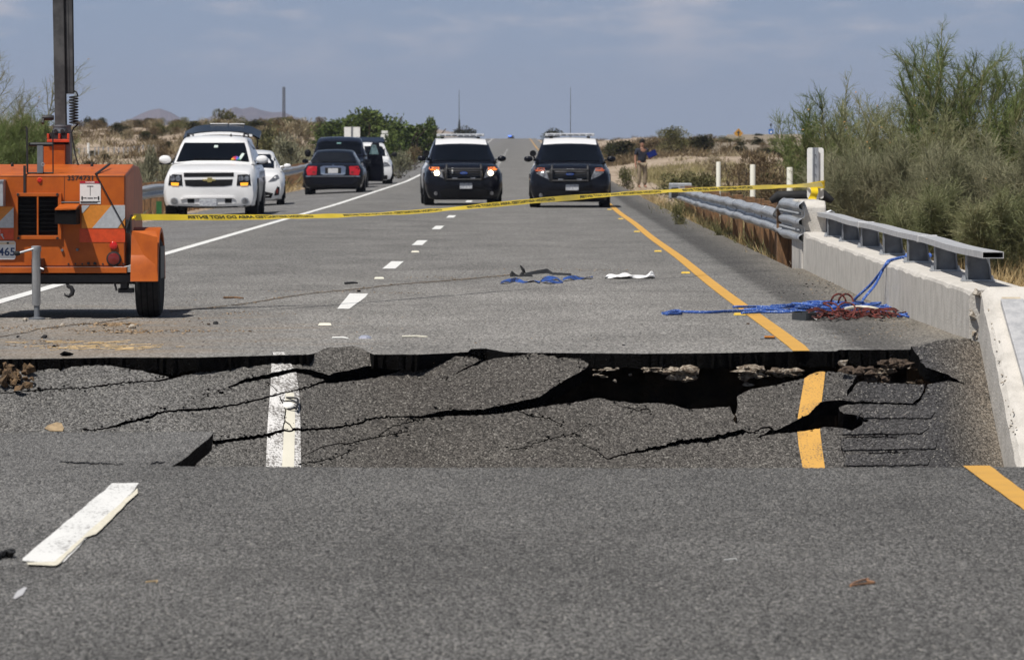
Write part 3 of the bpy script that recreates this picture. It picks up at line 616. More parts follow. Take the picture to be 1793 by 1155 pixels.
# yellow edge line of the upper road
ye = G(0, 615).y
m = MB(); rws = [[tuple(G(1388.5, 615.3) + Vector((0, 0, .005))), tuple(G(1418, 615) + Vector((0, 0, .005)))]]
for y in list(np.arange(37.2, 300, 3)) + list(np.arange(300, 1100, 15)):
    h = float(road_h(y)) + .005 + max(0, (y - 150) / 30000); s = float(road_s(y)); wob = .012 * math.sin(y * .21); rws.append([(1.815 + s + wob, y, h), (1.945 + s + wob, y, h)])
m.loft(rws, cap=False, closed=False); m.build('yellow_line', mt_yel, road)
def lh(y): return .005 + max(0, (y - 150) / 30000)
def whites(x0, x1, Ys, drop=0.0):
    m = MB(); rws = []
    for y in Ys:
        h = float(road_h(y)) + lh(y); s = float(road_s(y)); rws.append([(x0 + s, y, h), (x1 + s, y, h)])
    m.loft(rws, cap=False, closed=False); m.build('white_line', mt_wht, road)
whites(-5.03, -4.89, list(np.arange(41, 300, 6)) + list(np.arange(300, 1100, 20)))
for k in range(40):
    yc = F_PX * EYE * .00113 * 3.29 + k * 14.63 ; yc = 12950 / 269 + k * 14.63
    if yc > 960: break
    m = MB(); h = lambda y: float(road_h(y)) + lh(y)
    L_ = 1.95 if k < 4 else 1.8
    if k == 0:
        mark('lane_dash', [(612, 514.5), (644, 514.5), (641, 520), (612, 541.5), (590, 541.5)], mt_wht, road, .005); continue
    ysd = np.linspace(yc - L_, yc + L_, 4); rws = [[(-1.79 + float(road_s(y)), y, h(y)), (-1.635 + float(road_s(y)), y, h(y))] for y in ysd]
    m.loft(rws, cap=False, closed=False); m.build('lane_dash', mt_wht, road)
# ------------------------------------------------------------------ bridge barrier on the right
bar = thing('bridge_barrier', 'low grey concrete bridge wall with a tubular metal rail on short posts, still upright', 'barrier', (0, 0, 0))
WX = lambda y: float(np.interp(y, [36, 61, 70], [3.105, 3.18, 3.2]))
m = MB(); rws = []; rb = random.Random(4)
yw = np.linspace(36.85, 61, 60)
for i, y in enumerate(yw):
    x = WX(y); jj = (lambda a: rb.gauss(0, a)); top = .415 + (.02 if y > 60 else 0)
    chip = .012 if rb.random() < .25 else 0
    rws.append([(x + .012, y, -.3), (x, y, .0), (x + .004 + jj(.0006), y, .385 - chip), (x + .012 + jj(.002) + chip, y, top - .008 - chip * .5 + jj(.001)), (x + .03 + jj(.002) + chip, y, top), (x + .45, y, top), (x + .46, y, -.5)])
m.loft(rws); m.build('wall', mt_conc, bar, smooth=12)
m = MB()                                               # broken end of the wall
for k in range(26):
    z = rb.uniform(-.05, .40); m.rock((WX(36.9) + rb.uniform(.01, .13), 36.86 + rb.uniform(-.05, .02), z), rb.uniform(.02, .05), rb, 10)
m.build('broken_end', mt_rub, bar)
# chipped coping: light broken flakes on the edge
m = MB()
for yc, n_, w_ in ((38.6, 12, .9), (40.4, 10, .7), (44.5, 14, 1.0), (46.2, 8, .6), (51, 8, .7)):
    for k in range(n_):
        y = yc + rb.gauss(0, w_ / 2); m.rock((WX(y) + .012, y, .37 - abs(rb.gauss(0, .025))), rb.uniform(.010, .022), rb, 8, (.35, 1.2, 1.3))
m.build('chipped_edge', mt_rub, bar)
rail = MB(); rl = []
for i, y in enumerate(np.linspace(37.45, 61.3, 30)):
    x = WX(y) + .232 + .012 * math.sin(y * .42 + .7); z = .648 + .005 * math.sin(y * .9)
    rl.append([(x - .078, y, z - .024), (x + .078, y, z - .024), (x + .078, y, z + .024), (x - .078, y, z + .024)])
rail.loft(rl, cap=False); r_ = rail.build('rail', mt_rail, bar); r_.modifiers.new('wall', 'SOLIDIFY').thickness = .007
sl = MB()
for y in (44.2, 52.5):
    x = WX(y) + .232 + .012 * math.sin(y * .42 + .7); sl = MB(); sl.box((x, y, .648 + .005 * math.sin(y * .9)), (.172, .16, .062)); sl.build('rail_joint', mt_rail, bar, bev=.006)
for px in (1689, 1632, 1583, 1539, 1499, 1465, 1438, 1418):
    y = 3.275 * F_PX / (px - HX); x = WX(y) + .17; pm = MB()
    pm.prism([(x, .418), (x + .185, .418), (x + .165, .626), (x + .012, .626)], 'y', y - .004, y + .004)      # web
    pm.box((x + .006, y, .522), (.012, .13, .208)); pm.box((x + .176, y, .522), (.012, .13, .208), Matrix.Rotation(math.radians(-5.5), 3, 'Y'))
    p = pm.build('post', mt_galvd, bar)
    fm = MB(); fm.box((x + .09, y, .4235), (.25, .17, .011)); b = fm.build('base_plate', mt_galv, p)
    for dx in (-.1, .1):
        for dy in (-.06, .06): pass
    bo = MB(); [bo.lathe([(.014, .43), (.014, .447), (.008, .447), (.008, .462)], 6, (x + .09 + dx, y + dy, 0)) for dx in (-.105, .105) for dy in (-.06, .06)]; bo.build('anchor_bolt', mt_galv, p)
ep = MB(); ep.prism([(61.0, -.4), (61.0, .73), (61.12, .80), (63.2, .80), (63.3, .74), (63.3, -.4)], 'x', 3.165, 3.455); ep.build('end_block', mt_conc, bar, bev=.02)

# fallen length of barrier, tipped down with the slab
fb = thing('fallen_barrier', 'tilted concrete barrier length with loose metal rail, sunk beside the cracked slab', 'barrier', (0, 0, 0))
U = Vector((0, -1, -SL)).normalized()
o_ = slab_base(1714, 598); d_ = (slab_base(1757, 815) - o_); d_.normalize()
side = Vector((1, 0, 0)); nrm = side.cross(d_) * -1
if nrm.z < 0: nrm = -nrm
def fbp(u, a, h): return o_ + d_ * u + side * a + nrm * h
rws = []; 
for i in range(40):
    u = -.06 + i * .11; ch = rb.uniform(0, .03) if rb.random() < .5 else 0; jj = rb.gauss
    rws.append([fbp(u, .02, -.4), fbp(u, .0, 0), fbp(u, .012 + jj(0, .003), .36 - ch), fbp(u, .045 + jj(0, .006), .40 - ch * .6), fbp(u, .07, .412), fbp(u, .33, .412), fbp(u, .34, -.4)])
m = MB(); m.loft(rws); m.build('wall', mt_conc, fb, smooth=12)
m = MB()
for k in range(46): m.rock(fbp(rb.uniform(0, 2.0), .025 + abs(rb.gauss(0, .02)), .375 + rb.gauss(0, .02)), rb.uniform(.008, .02), rb, 9, (1, 1.4, .6))
m.build('chipped_edge', mt_rub, fb)
m = MB(); rws = []
for u in np.linspace(.22, 3.5, 14):
    a0 = .11 + .035 * (u - .2); z0 = .425 + .01 * u
    rws.append([fbp(u, a0, z0), fbp(u, a0 + .16, z0), fbp(u, a0 + .16, z0 + .05), fbp(u, a0, z0 + .05)])
m.loft(rws); m.build('rail', mt_rail, fb, bev=.006)
m = MB(); m.add([fbp(.16, .125, .42), fbp(.16, .255, .42), fbp(.25, .26, .42), fbp(.25, .12, .42), fbp(.16, .125, .455), fbp(.16, .255, .455), fbp(.25, .26, .455), fbp(.25, .12, .455)], [(0, 1, 2, 3), (4, 5, 6, 7), (0, 1, 5, 4), (1, 2, 6, 5), (2, 3, 7, 6), (3, 0, 4, 7)]); m.build('rail_end', M('weathered_rail_end', (.42, .36, .27), rough=.8, var=.2), fb)

# rubble chunks
def chunk(name, label, cat, p, r, mt, sq=(1, 1, 1), n=16, group=None, seed=0):
    m = MB(); rr = random.Random(seed + int(p[0] * 977) + int(p[1] * 131)); m.rock((0, 0, 0), r, rr, n, sq)
    o = m.build(name, mt); o.location = p; return tag(o, label, cat, group)
chunk('concrete_chunk', 'pale broken concrete lump at the foot of the bridge wall corner', 'rubble', tuple(up_surf(1690, 581) + Vector((-.01, 0, .03))), .055, mt_rub, (1.1, 1, .8), 24)
mt_rubd = M('soiled_concrete', (.36, .315, .255), rough=.95, spec=.1, col2=(.13, .10, .075), vscale=34, bump=1.0, bscale=70, thr=(.40, .58))
# exposed concrete in the gap: ragged white lumps below the pavement
def gap_lump(pts, seed, label):
    rr = random.Random(seed); m = MB()
    for (x0, y0, x1, y1, n, r0, r1) in pts:
        for k in range(int(n * 1.2)):
            f = rr.random(); big = k < n * .45; px = x0 + (x1 - x0) * f; py = y0 + (y1 - y0) * rr.random(); q = G(px, np.interp(px, [p[0] for p in E[1:]], [p[1] for p in E[1:]])).y
            m.rock(at(px, py, q - .10 + rr.uniform(-.03, .02)), rr.uniform(r0, r1) * (1.7 if big else .55), rr, 13 if big else 8, (2.0 * rr.uniform(.6, 1.2), 1, .62 * rr.uniform(.6, 1.3)))
    return tag(m.build('exposed_concrete', mt_rubd), label, 'rubble')
gap_lump([(1176, 647, 1212, 664, 30, .014, .034), (1128, 645, 1176, 652, 16, .008, .02)], 1, 'pale jagged concrete showing left of centre in the big gap below the road edge')
gap_lump([(1298, 642, 1330, 660, 30, .014, .032), (1303, 660, 1312, 674, 6, .012, .022), (1330, 647, 1405, 659, 34, .010, .024)], 2, 'white ragged concrete strip in the gap left of the fallen yellow line')
gap_lump([(1040, 645, 1090, 649, 14, .006, .013), (1046, 650, 1062, 660, 5, .006, .014)], 3, 'thin brown concrete streak at the left end of the big gap')
gap_lump([(1536, 645, 1562, 658, 16, .010, .024), (1590, 642, 1606, 647, 6, .006, .014), (1590, 664, 1614, 671, 10, .006, .014)], 4, 'small white concrete bits above the fallen rumble strip')
for i, (px, py, r, lab) in enumerate(((1475, 634, .036, 'single white concrete stone perched in the gap right of the yellow line'), (1076, 667, .016, 'small pale stone in the dark gap under the left half of the road edge'), (1104, 656, .013, 'tiny pale stone left of the white jagged concrete in the gap'), (953, 698, .02, 'pale scrap lying in the dark opening of the long crack'))):
    q = G(px, 617).y - (.10 if i < 3 else .25); chunk('stone', lab, 'rubble', tuple(at(px, py, q)), r, mt_rub, (1.2, 1, .9), 14, seed=i)
mt_bdirt = M('brown_soil', (.05, .036, .026), rough=1, col2=(.10, .07, .05), vscale=30, bump=1, bscale=60)
gapd = MB(); rr = random.Random(9)
for (x0, y0, x1, y1, n, r0, r1) in ((1475, 646, 1530, 660, 24, .02, .045), (1515, 660, 1555, 668, 14, .02, .035), (1540, 630, 1595, 642, 20, .02, .045), (1600, 672, 1632, 680, 8, .015, .03)):
    for k in range(n): gapd.rock(at(rr.uniform(x0, x1), rr.uniform(y0, y1), 36.3 + rr.uniform(-.05, .1)), rr.uniform(r0, r1), rr, 10, (1.4, 1, .8))
tag(gapd.build('soil_clods', mt_bdirt), 'brown soil clods and asphalt lumps in the gap above the rumble strip', 'rubble')
# clod of dirt on the left
m = MB(); rr = random.Random(3)
for k in range(46):
    px, py = rr.gauss(24, 13), rr.gauss(666, 8); m.rock(slab_on(lift=.02 + .05 * rr.random())(px, py), rr.uniform(.015, .05), rr, 9)
tag(m.build('dirt_clod', M('brown_dirt', (.16, .10, .05), rough=1, col2=(.07, .045, .025), vscale=18, bump=1, bscale=50)), 'clump of dark brown earth on the fallen slab at the left edge', 'dirt')
m = MB(); rr = random.Random(13)
q = [(88, 757), (78, 752), (84, 746), (92, 744), (100, 741), (108, 743), (112, 752), (110, 757)]
P_, T_ = triangulate([q], []); sheet(P_, T_, slab_on(lift=.005), 'mud_stain', M('tan_mud', (.30, .22, .13), rough=1, var=.2, vscale=20), collapsed)

# ------------------------------------------------------------------ steel guardrail on the right, leading to the bridge
def beam_rows(prof, path):
    return [[(x + a * math.cos(t), y + a * math.sin(t), z + h) for a, h in prof] for (x, y, z, t) in path]
WB = [(.0, -.155), (-.02, -.15), (-.075, -.105), (-.08, -.085), (-.075, -.065), (-.01, -.025), (0, 0), (-.01, .025), (-.075, .065), (-.08, .085), (-.075, .105), (-.02, .15), (0, .155)]
TB = [(.0, -.253), (-.02, -.25), (-.075, -.205), (-.08, -.185), (-.075, -.165), (-.01, -.125), (-.005, -.1), (-.01, -.065), (-.075, -.02), (-.08, 0), (-.075, .02), (-.01, .065), (-.005, .1), (-.01, .125), (-.075, .165), (-.08, .185), (-.075, .205), (-.02, .25), (0, .253)]
gr = thing('guardrail', 'galvanised steel guardrail on brown wooden posts along the right shoulder', 'guardrail')
gX = lambda y: float(np.interp(y, [60, 70, 100, 126], [3.2, 3.21, 3.32, 3.55])); gZ = lambda y: float(np.interp(y, [60, 70, 85, 126], [.55, .53, .50, .36]))
path = [(gX(y), y, gZ(y) + .006 * math.sin(y * 1.7), 0) for y in np.arange(60.9, 66.2, .5)]
m = MB(); m.loft(beam_rows(TB, path), cap=False, closed=False); o = m.build('thrie_beam', mt_galv, gr, smooth=35); o.modifiers.new('wall', 'SOLIDIFY').thickness = .004
m = MB(); rows = []
for i, y in enumerate(np.linspace(65.9, 67.6, 5)):
    f = i / 4; rows.append([(gX(y) + (TB[j][0] * (1 - f) + (WB[int(round(j * 12 / 18))][0]) * f), y, gZ(y) + TB[j][1] * (1 - f) + WB[int(round(j * 12 / 18))][1] * f - .06 * f) for j in range(19)])
m.loft(rows, cap=False, closed=False); o = m.build('transition_beam', mt_galv, gr, smooth=35); o.modifiers.new('wall', 'SOLIDIFY').thickness = .004
for s_ in range(15):
    y0 = 67.5 + s_ * 3.81
    path = [(gX(y) + .004 * (s_ % 2) + .012 * math.sin(y * .8), y, gZ(y) - .06 + .008 * math.sin(y * 1.1), 0) for y in np.linspace(y0, min(y0 + 4.0, 126), 5)]
    m = MB(); m.loft(beam_rows(WB, path), cap=False, closed=False); o = m.build('rail_beam', mt_galv, gr, smooth=35); o.modifiers.new('wall', 'SOLIDIFY').thickness = .004
bolts = MB()
for y in np.arange(61.2, 66, .32):
    for h in (-.1, .1): bolts.lathe([(.022, -.115), (.022, -.03)], 6, (gX(y) + .03, y, gZ(y) + h), 'x')
bolts.build('bolts', mt_galvd, gr)
yps = [61.6, 62.5, 63.5, 64.4, 65.4, 66.4, 67.4, 69.3, 71.2] + [73.1, 75, 78.8, 82.6] + [88 + 6.2 * k for k in range(7)]
for i, y in enumerate(yps):
    tp = gZ(y) - .06 + (.33 if i > 8 else .22) * (.55 if i < 9 else .6)
    m = MB(); m.box((gX(y) + .20, y, (tp - .5) / 2), (.17, .15, tp + .5)); m.build('post', mt_wood, gr, bev=.008)
    m = MB(); m.box((gX(y) + .05, y + .004, gZ(y) - .05), (.10, .13, .33)); m.build('spacer_block', mt_wood, gr, bev=.006)
m = MB(); m.bx(3.30, 3.86, 126.1, 126.22, .18, .56); o = m.build('end_terminal', mt_galv, gr, bev=.02)
m = MB(); m.bx(3.36, 3.52, 125.95, 126.09, .20, .45); m.build('impact_head', mt_blackm, gr)
# retaining timbers below the rail near the bridge end
for k in range(9):
    y = 61.35 + k * .62; m = MB(); m.box((3.52 + .01 * (k % 3), y, -.02), (.09, .24, .66)); m.build('timber', mt_wood, gr, bev=.006)

# black rolled rubber thing and its wooden posts behind the end block
cr_ = thing('buffer_beam', 'black rounded buffer beam on brown wooden posts behind the white sign', 'barrier')
m = MB(); m.tube([(3.05, 66.5, .74), (3.14, 66.5, .80), (3.75, 66.5, .81), (3.85, 66.5, .74)], [.04, .075, .075, .04], n=10); m.build('rubber_roll', mt_black, cr_, smooth=50)
for x in (3.24, 3.64): m = MB(); m.bx(x - .1, x + .1, 66.58, 66.8, -.6, .74); m.build('post', mt_wood, cr_, bev=.01)
m = MB(); m.tube([(3.50, 62.9, .62), (3.62, 62.9, .66), (3.66, 62.9, .64), (3.66, 62.9, .5)], .012, n=6); tag(m.build('pipe_bracket', mt_galv), 'bent grey pipe bracket on the back of the concrete end block', 'bracket')

# white sign seen from behind
sg = thing('object_marker', 'back of a narrow white road marker sign on a grey channel post', 'sign', (3.47, 63.6, 0))
def rrect(w_, h_, r, n=5):
    o = []
    for cx, cy, a0 in ((w_ / 2 - r, h_ / 2 - r, 0), (-w_ / 2 + r, h_ / 2 - r, 90), (-w_ / 2 + r, -h_ / 2 + r, 180), (w_ / 2 - r, -h_ / 2 + r, 270)):
        for k in range(n + 1): q = math.radians(a0 + 90 * k / n); o.append((cx + r * math.cos(q), cy + r * math.sin(q)))
    return o
m = MB(); m.prism([(a, b + 1.115) for a, b in rrect(.205, .63, .03)], 'y', 0, .004); m.build('sign_panel', mt_white, sg)
m = MB(); rows = [[(-.038, -.028, z), (-.030, -.028, z), (-.018, -.002, z), (.018, -.002, z), (.030, -.028, z), (.038, -.028, z), (.038, -.032, z), (.026, -.032, z), (.014, -.008, z), (-.014, -.008, z), (-.026, -.032, z), (-.038, -.032, z)] for z in (.2, 1.43)]
m.loft(rows); m.build('channel_post', mt_galv, sg)
m = MB(); [m.lathe([(.009, -.022), (.009, -.004)], 6, (0, 0, z), 'y') for z in (.86, .98, 1.1, 1.22, 1.34)]; m.build('bolts', mt_galvd, sg)

# white marker posts
for i, (px, y) in enumerate(((1383, 82), (1318, 95), (1258, 113))):
    x = (px - HX) * y / F_PX
    t_ = thing('marker_post', ['white marker post nearest to the concrete end block', 'middle one of the three white marker posts behind the guardrail', 'white marker post farthest from the bridge, beside a grey bush'][i], 'post', (x, y, 0), 0, 'white marker posts behind the right guardrail')
    m = MB(); m.lathe([(.05, -.6), (.05, 1.105), (.046, 1.115), (.0, 1.118)], 14); m.build('post', M('cream_plastic', (.70, .69, .60), rough=.5) if i == 0 else bpy.data.materials['cream_plastic'], t_, smooth=40)
    m = MB(); m.lathe([(.09, -.62), (.085, -.36), (.055, -.33)], 14); m.build('base', mt_galvd, t_, smooth=40)

# ------------------------------------------------------------------ guardrail on the left
gl = thing('guardrail', 'grey steel guardrail behind the parked cars on the left shoulder', 'guardrail')
lX = lambda y: -8.75 - .012 * max(0, y - 150); lZ = lambda y: float(road_h(y)) + .42
for s_ in range(44):
    y0 = 62 + s_ * 3.81; path = [(lX(y) + .006 * math.sin(y), y, lZ(y) + .01 * math.sin(y * .7), 0) for y in np.linspace(y0, y0 + 3.95, 4)]
    m = MB(); m.loft(beam_rows([(-a, h) for a, h in WB], path), cap=False, closed=False); m.build('rail_beam', mt_galv, gl, smooth=35)
    for q in (0, 1.9):
        y = y0 + q; m = MB(); m.box((lX(y) - .18, y, lZ(y) - .3), (.16, .15, 1.0)); m.build('post', mt_wood, gl); m = MB(); m.box((lX(y) - .05, y, lZ(y)), (.1, .13, .33)); m.build('spacer_block', mt_wood, gl)
m = MB(); m.box((-8.18, 112.5, .05), (.12, .05, .42)); tag(m.build('marker_board', M('green_board', (.02, .11, .03), rough=.6, var=.2)), 'small green board standing beside the white car at the left guardrail', 'marker')
# ------------------------------------------------------------------ orange light-tower trailer
YF = 43.3
mt_or = M('orange_paint', (.46, .104, .010), rough=.45, spec=.35, col2=(.33, .068, .008), vscale=4.2, thr=(.35, .70), detail=9)
mt_ord = M('faded_orange_paint', (.55, .17, .06), rough=.55, col2=(.46, .13, .05), vscale=4, thr=(.3, .7))
mt_orr = M('red_orange_reflector', (.56, .06, .012), rough=.4, var=.12, vscale=15)
mt_ora = M('amber_reflector', (.60, .22, .03), rough=.35, var=.08, vscale=25)
mt_refl = M('silver_reflector', (.46, .48, .50), rough=.35, metal=.2, var=.08, vscale=30)
mt_mast = M('weathered_mast_steel', (.115, .115, .115), rough=.55, metal=.5, col2=(.06, .06, .062), vscale=6, thr=(.35, .65))
mt_tyre = M('tyre_rubber', (.016, .016, .017), rough=.85, spec=.25, var=.25, vscale=20, bump=.2, bscale=40)
mt_red = M('red_lens', (.50, .012, .008), rough=.15, coat=.5, var=.1, vscale=40)
mt_dred = M('dark_red_lens', (.16, .012, .008), rough=.2, coat=.5, var=.1, vscale=40)
mt_ink = M('black_print', (.015, .015, .016), rough=.7)
mt_blueink = M('dark_blue_print', (.02, .05, .14), rough=.6)
mt_plate = M('plate_white', (.68, .70, .70), rough=.4, var=.04, vscale=20)
TX, TZ0 = (90 - HX) * YF / F_PX, 0.0
tr = thing('light_tower', 'orange towable light tower trailer with a grey steel mast and black vent', 'trailer', (TX, YF, 0))
sc_ = F_PX / YF
def tx(px): return (px - HX) / sc_ - TX
def tz(py): return EYE - (py - HY) / sc_
def rect(m, x0, x1, y0, y1, d0, d1): return m.bx(tx(x0), tx(x1), d0, d1, tz(y1), tz(y0))   # photo-measured rectangle on the trailer face
XL, XR = -.62, tx(219.5)
m = MB(); zt = tz(305.5); zb = tz(467)
sec = lambda x: [(x, 0, zb), (x, 0, zt), (x, .92, zt + .082), (x, 1.5, zt + .06), (x, 1.9, zt - .05), (x, 1.9, zb)]
m.loft([sec(XL), sec(XR)]); m.build('body', mt_or, tr, bev=.012)
m = MB(); m.add([(XR + .002, .06, zb + .1), (XR + .002, .9, zb + .1), (XR + .002, .9, zt + .04), (XR + .002, .06, zt - .03)], [(0, 1, 2, 3)]); m.build('side_panel', mt_ord, tr)
m = MB(); m.bx(XL, tx(222.5), -.035, .06, tz(478), tz(467.6)); m.build('frame_lip', mt_or, tr, bev=.004)
m = MB(); m.bx(XL, tx(232), .0, .10, tz(494), tz(481)); m.bx(XL, tx(232), .4, 1.7, tz(497), tz(486)); m.bx(-.70, .70, 1.0, 1.1, .26, .36); m.build('chassis', mt_blackm, tr)
vf = MB(); x0, x1, x2, x3 = 28, 108, 65.3, 67.7
rect(vf, 28, 32, 338, 419, -.028, -.002); rect(vf, 102, 108, 338, 419, -.028, -.002); rect(vf, 32.2, 101.8, 338, 344, -.028, -.002); rect(vf, 32.2, 101.8, 412, 419, -.028, -.002); rect(vf, 65, 68, 344.2, 411.8, -.026, -.002)
vent = vf.build('vent_frame', mt_or, tr, bev=.003)
for a, b in ((32, 65), (68, 102)):
    m = MB(); rect(m, a + .3, b - .3, 344.3, 411.7, -.006, -.001); m.build('vent_opening', mt_dark, vent)
for a, b in ((32, 65), (68, 102)):
    for k in range(9):
        y = 347 + k * 7.4; m = MB(); m.box(((tx(a) + tx(b)) / 2, -.012, tz(y)), ((b - a - 1) / sc_, .002, .022), Matrix.Rotation(math.radians(40), 3, 'X')); m.build('louvre', mt_dark, vent)
m = MB(); [m.lathe([(.012, -.034), (.012, -.028)], 6, (tx(a), 0, tz(b)), 'y') for a, b in ((32, 340.5), (101, 340.5), (33, 417), (101, 417))]; m.build('bolts', mt_blackm, vent)
# exhaust hood
ex_ = MB(); e0, e1 = tx(106), tx(139.5); za, zc = tz(357), tz(391)
ex_.add([(e0, 0, za), (e1, 0, za), (e0 - .01, -.40, za - .035), (e1 + .005, -.40, za - .03), (e0, 0, za - .012), (e1, 0, za - .012), (e0 - .01, -.40, za - .047), (e1 + .005, -.40, za - .042)], [(0, 1, 3, 2), (4, 5, 7, 6), (0, 2, 6, 4), (1, 3, 7, 5), (2, 3, 7, 6), (0, 1, 5, 4)])
hood = ex_.build('exhaust_hood', mt_or, tr)
m = MB(); m.prism([(e0 - .012, zc), (e1 + .005, zc - .005), (e1 + .003, za - .044), ((e0 + e1) / 2 - .03, za - .06), (e0 - .010, za - .05)], 'y', -.385, -.01); m.build('exhaust_duct', mt_dark, hood)
m = MB(); m.tube([(e0, -.02, za + .012), (e1, -.02, za + .012)], .008, n=6); m.build('hinge', mt_blackm, hood)
# panel seams and fixings
for x0, x1, y0, y1 in ((-38, 219, 308.2, 308.9), (-38, 219, 464.6, 465.4), (112.5, 113.1, 309, 355), (217.6, 218.2, 309, 464)):
    m = MB(); rect(m, x0, x1, y0, y1, -.0022, -.0005); m.build('seam', mt_blackm, tr)
for k in range(9):
    m = MB(); m.lathe([(.008, -.008), (.008, 0)], 6, (tx(120 + k * 12), 0, tz(462)), 'y'); m.build('rivet', mt_blackm, tr)
# reflective stripes
def flat(name, polypx, mt, d, par=tr, th=.002):
    m = MB(); m.prism([(tx(x), tz(y)) for x, y in polypx], 'y', d - th, d); return m.build(name, mt, par)
st_ = flat('reflective_stripe', [(143, 359), (219, 359), (219, 399.4), (143, 399.4)], mt_ora, -.001)
flat('chevron', [(161.5, 399.2), (195.5, 359.2), (219, 359.2), (219, 381), (206, 399.2)], mt_refl, -.004, st_); flat('chevron', [(143.2, 359.2), (157.5, 359.2), (145, 373), (143.2, 373)], mt_refl, -.004, st_)
s2 = flat('reflective_stripe', [(-38, 362), (24, 362), (24, 399), (-38, 399)], mt_ora, -.001); flat('chevron', [(-12, 398.8), (24, 363), (24, 398.8)], mt_refl, -.004, s2)
flat('red_patch', [(139, 400.5), (219, 400.5), (219, 424), (139, 424)], mt_orr, -.0012)
flat('red_patch', [(0, 400.5), (24, 400.5), (24, 420), (0, 420)], mt_orr, -.0012)
def put_text(txt, cxp, cyp, wpx, hpx, mt, d, par, name='lettering'):
    V, Fc = text_mesh(txt, .1, (wpx / sc_, hpx / sc_), .002); m = MB(); m.add([(v.x + tx(cxp), d, v.y + tz(cyp)) for v in V], Fc); return m.build(name, mt, par)
put_text('3574731', 140.5, 311.5, 45, 8.5, mt_ink, -.003, tr, 'number')
sgn = flat('warning_sign', [(140, 317), (176.5, 317), (176.5, 357), (140, 357)], M('sign_white', (.72, .70, .68), rough=.4, var=.03, vscale=20), -.001, th=.004)
flat('sign_header', [(140, 317), (176.5, 317), (176.5, 321), (140, 321)], M('sign_red', (.42, .015, .03), rough=.4), -.006, sgn); put_text('DANGER', 158, 319, 16, 2.6, mt_white, -.0085, sgn)
for (xa, ya, xb, yb, wd) in ((158, 325.5, 158, 342, .35), (153, 326, 163, 326, .5), (146, 346.5, 151, 346.5, .5), (165, 346.5, 170, 346.5, .5), (154, 346.8, 162, 346.8, .7), (141.5, 353, 175, 353, .6), (141.5, 355, 170, 355, .5)):
    flat('sign_line', [(xa - wd, ya - wd), (xb + wd, ya - wd), (xb + wd, yb + wd), (xa - wd, yb + wd)], mt_ink, -.0052, sgn)
for x in (143.8, 172.6): flat('sign_figure', [(x - 1, 343.5), (x + 1, 343.5), (x + 1.4, 347), (x + .8, 350.5), (x - .8, 350.5), (x - 1.4, 347)], mt_ink, -.0052, sgn)
flat('sign_arrow', [(151, 345.2), (148.6, 346.5), (151, 347.8)], mt_ink, -.0055, sgn); flat('sign_arrow', [(165, 345.2), (167.4, 346.5), (165, 347.8)], mt_ink, -.0055, sgn)
flat('label_plate', [(-4, 402), (13, 402), (13, 408.5), (-4, 408.5)], mt_white, -.001)
def disc(name, px, py, r, mt, d0, d1, par=tr, n=20):
    m = MB(); m.lathe([(r / sc_, d1), (r / sc_, d0 + .004), (r * .85 / sc_, d0)], n, (tx(px), 0, tz(py)), 'y'); return m.build(name, mt, par, smooth=40)
disc('marker_lamp', 199, 430, 7, mt_red, -.022, 0); t1 = disc('tail_lamp_rim', 199.5, 453, 13, mt_black, -.03, 0); disc('tail_lamp', 199.5, 453, 10.3, mt_dred, -.036, -.029, t1)
t2 = disc('clearance_lamp_rim', 69.5, 315.5, 5, mt_orr, -.006, 0); disc('clearance_lamp', 69.5, 315.5, 3.4, mt_red, -.014, -.006, t2)
for a, b in ((109, 438), (135.5, 437), (166, 461), (155, 461)): disc('bolt', a, b, 2.6, mt_galvd if a < 140 else mt_blackm, -.02, 0, n=8)
cb = MB(); rect(cb, -34, 10, 316, 361, -.20, -.002); cbo = cb.build('control_box', mt_galv, tr, bev=.006)
m = MB(); rect(m, -35, 11, 314.5, 317.5, -.21, -.001); m.build('box_lid', mt_galv, cbo)
m = MB(); m.lathe([(.01, -.05), (.01, 0)], 8, (tx(4), 0, tz(411)), 'y'); m.tube([(tx(4), -.045, tz(411)), (tx(8), -.05, tz(418))], .005, n=6); m.build('toggle', mt_galv, tr, smooth=40)
pl = MB(); pl.prism([(tx(-5.5) + a, tz(438) + b) for a, b in rrect(66 / sc_, 32 / sc_, .018)], 'y', -.012, -.008); plo = pl.build('licence_plate', mt_plate, tr)
flat('plate_band', [(-36, 423.5), (26, 423.5), (26, 428), (-36, 428)], M('plate_sun_band', (.62, .50, .36), rough=.4), -.0125, plo); put_text('465', 12, 440.5, 29, 14.5, mt_blueink, -.0135, plo); flat('plate_tab', [(12, 424), (16, 424), (16, 427), (12, 427)], mt_ink, -.0145, plo)
# jack
jk = MB(); jx = tx(69.5); jy = -.30
jk.lathe([(.030, tz(533)), (.036, tz(531)), (.036, tz(440)), (.042, tz(438)), (.042, tz(430)), (.02, tz(429))], 14, (jx, jy, 0)); jko = jk.build('jack', mt_galv, tr, smooth=40)
m = MB(); m.lathe([(.024, .0), (.024, tz(531))], 12, (jx + .005, jy, 0)); m.lathe([(.07, .0), (.07, .012), (.03, .02)], 12, (jx + .005, jy, 0)); m.build('jack_leg', mt_galvd, jko, smooth=40)
m = MB(); m.tube([(tx(66), jy - .03, tz(434)), (tx(40), jy - .03, tz(441.5))], .010, n=8); m.tube([(jx, jy + .01, tz(465)), (tx(83), jy - .02, tz(470))], .008, n=6); m.build('jack_handle', mt_galv, jko, smooth=40)
m = MB(); m.lathe([(.0, -.03), (.018, -.02), (.022, 0), (.018, .02), (0, .03)], 10, (tx(37), jy - .03, tz(442)), 'x'); m.build('handle_knob', mt_black, jko, smooth=60)
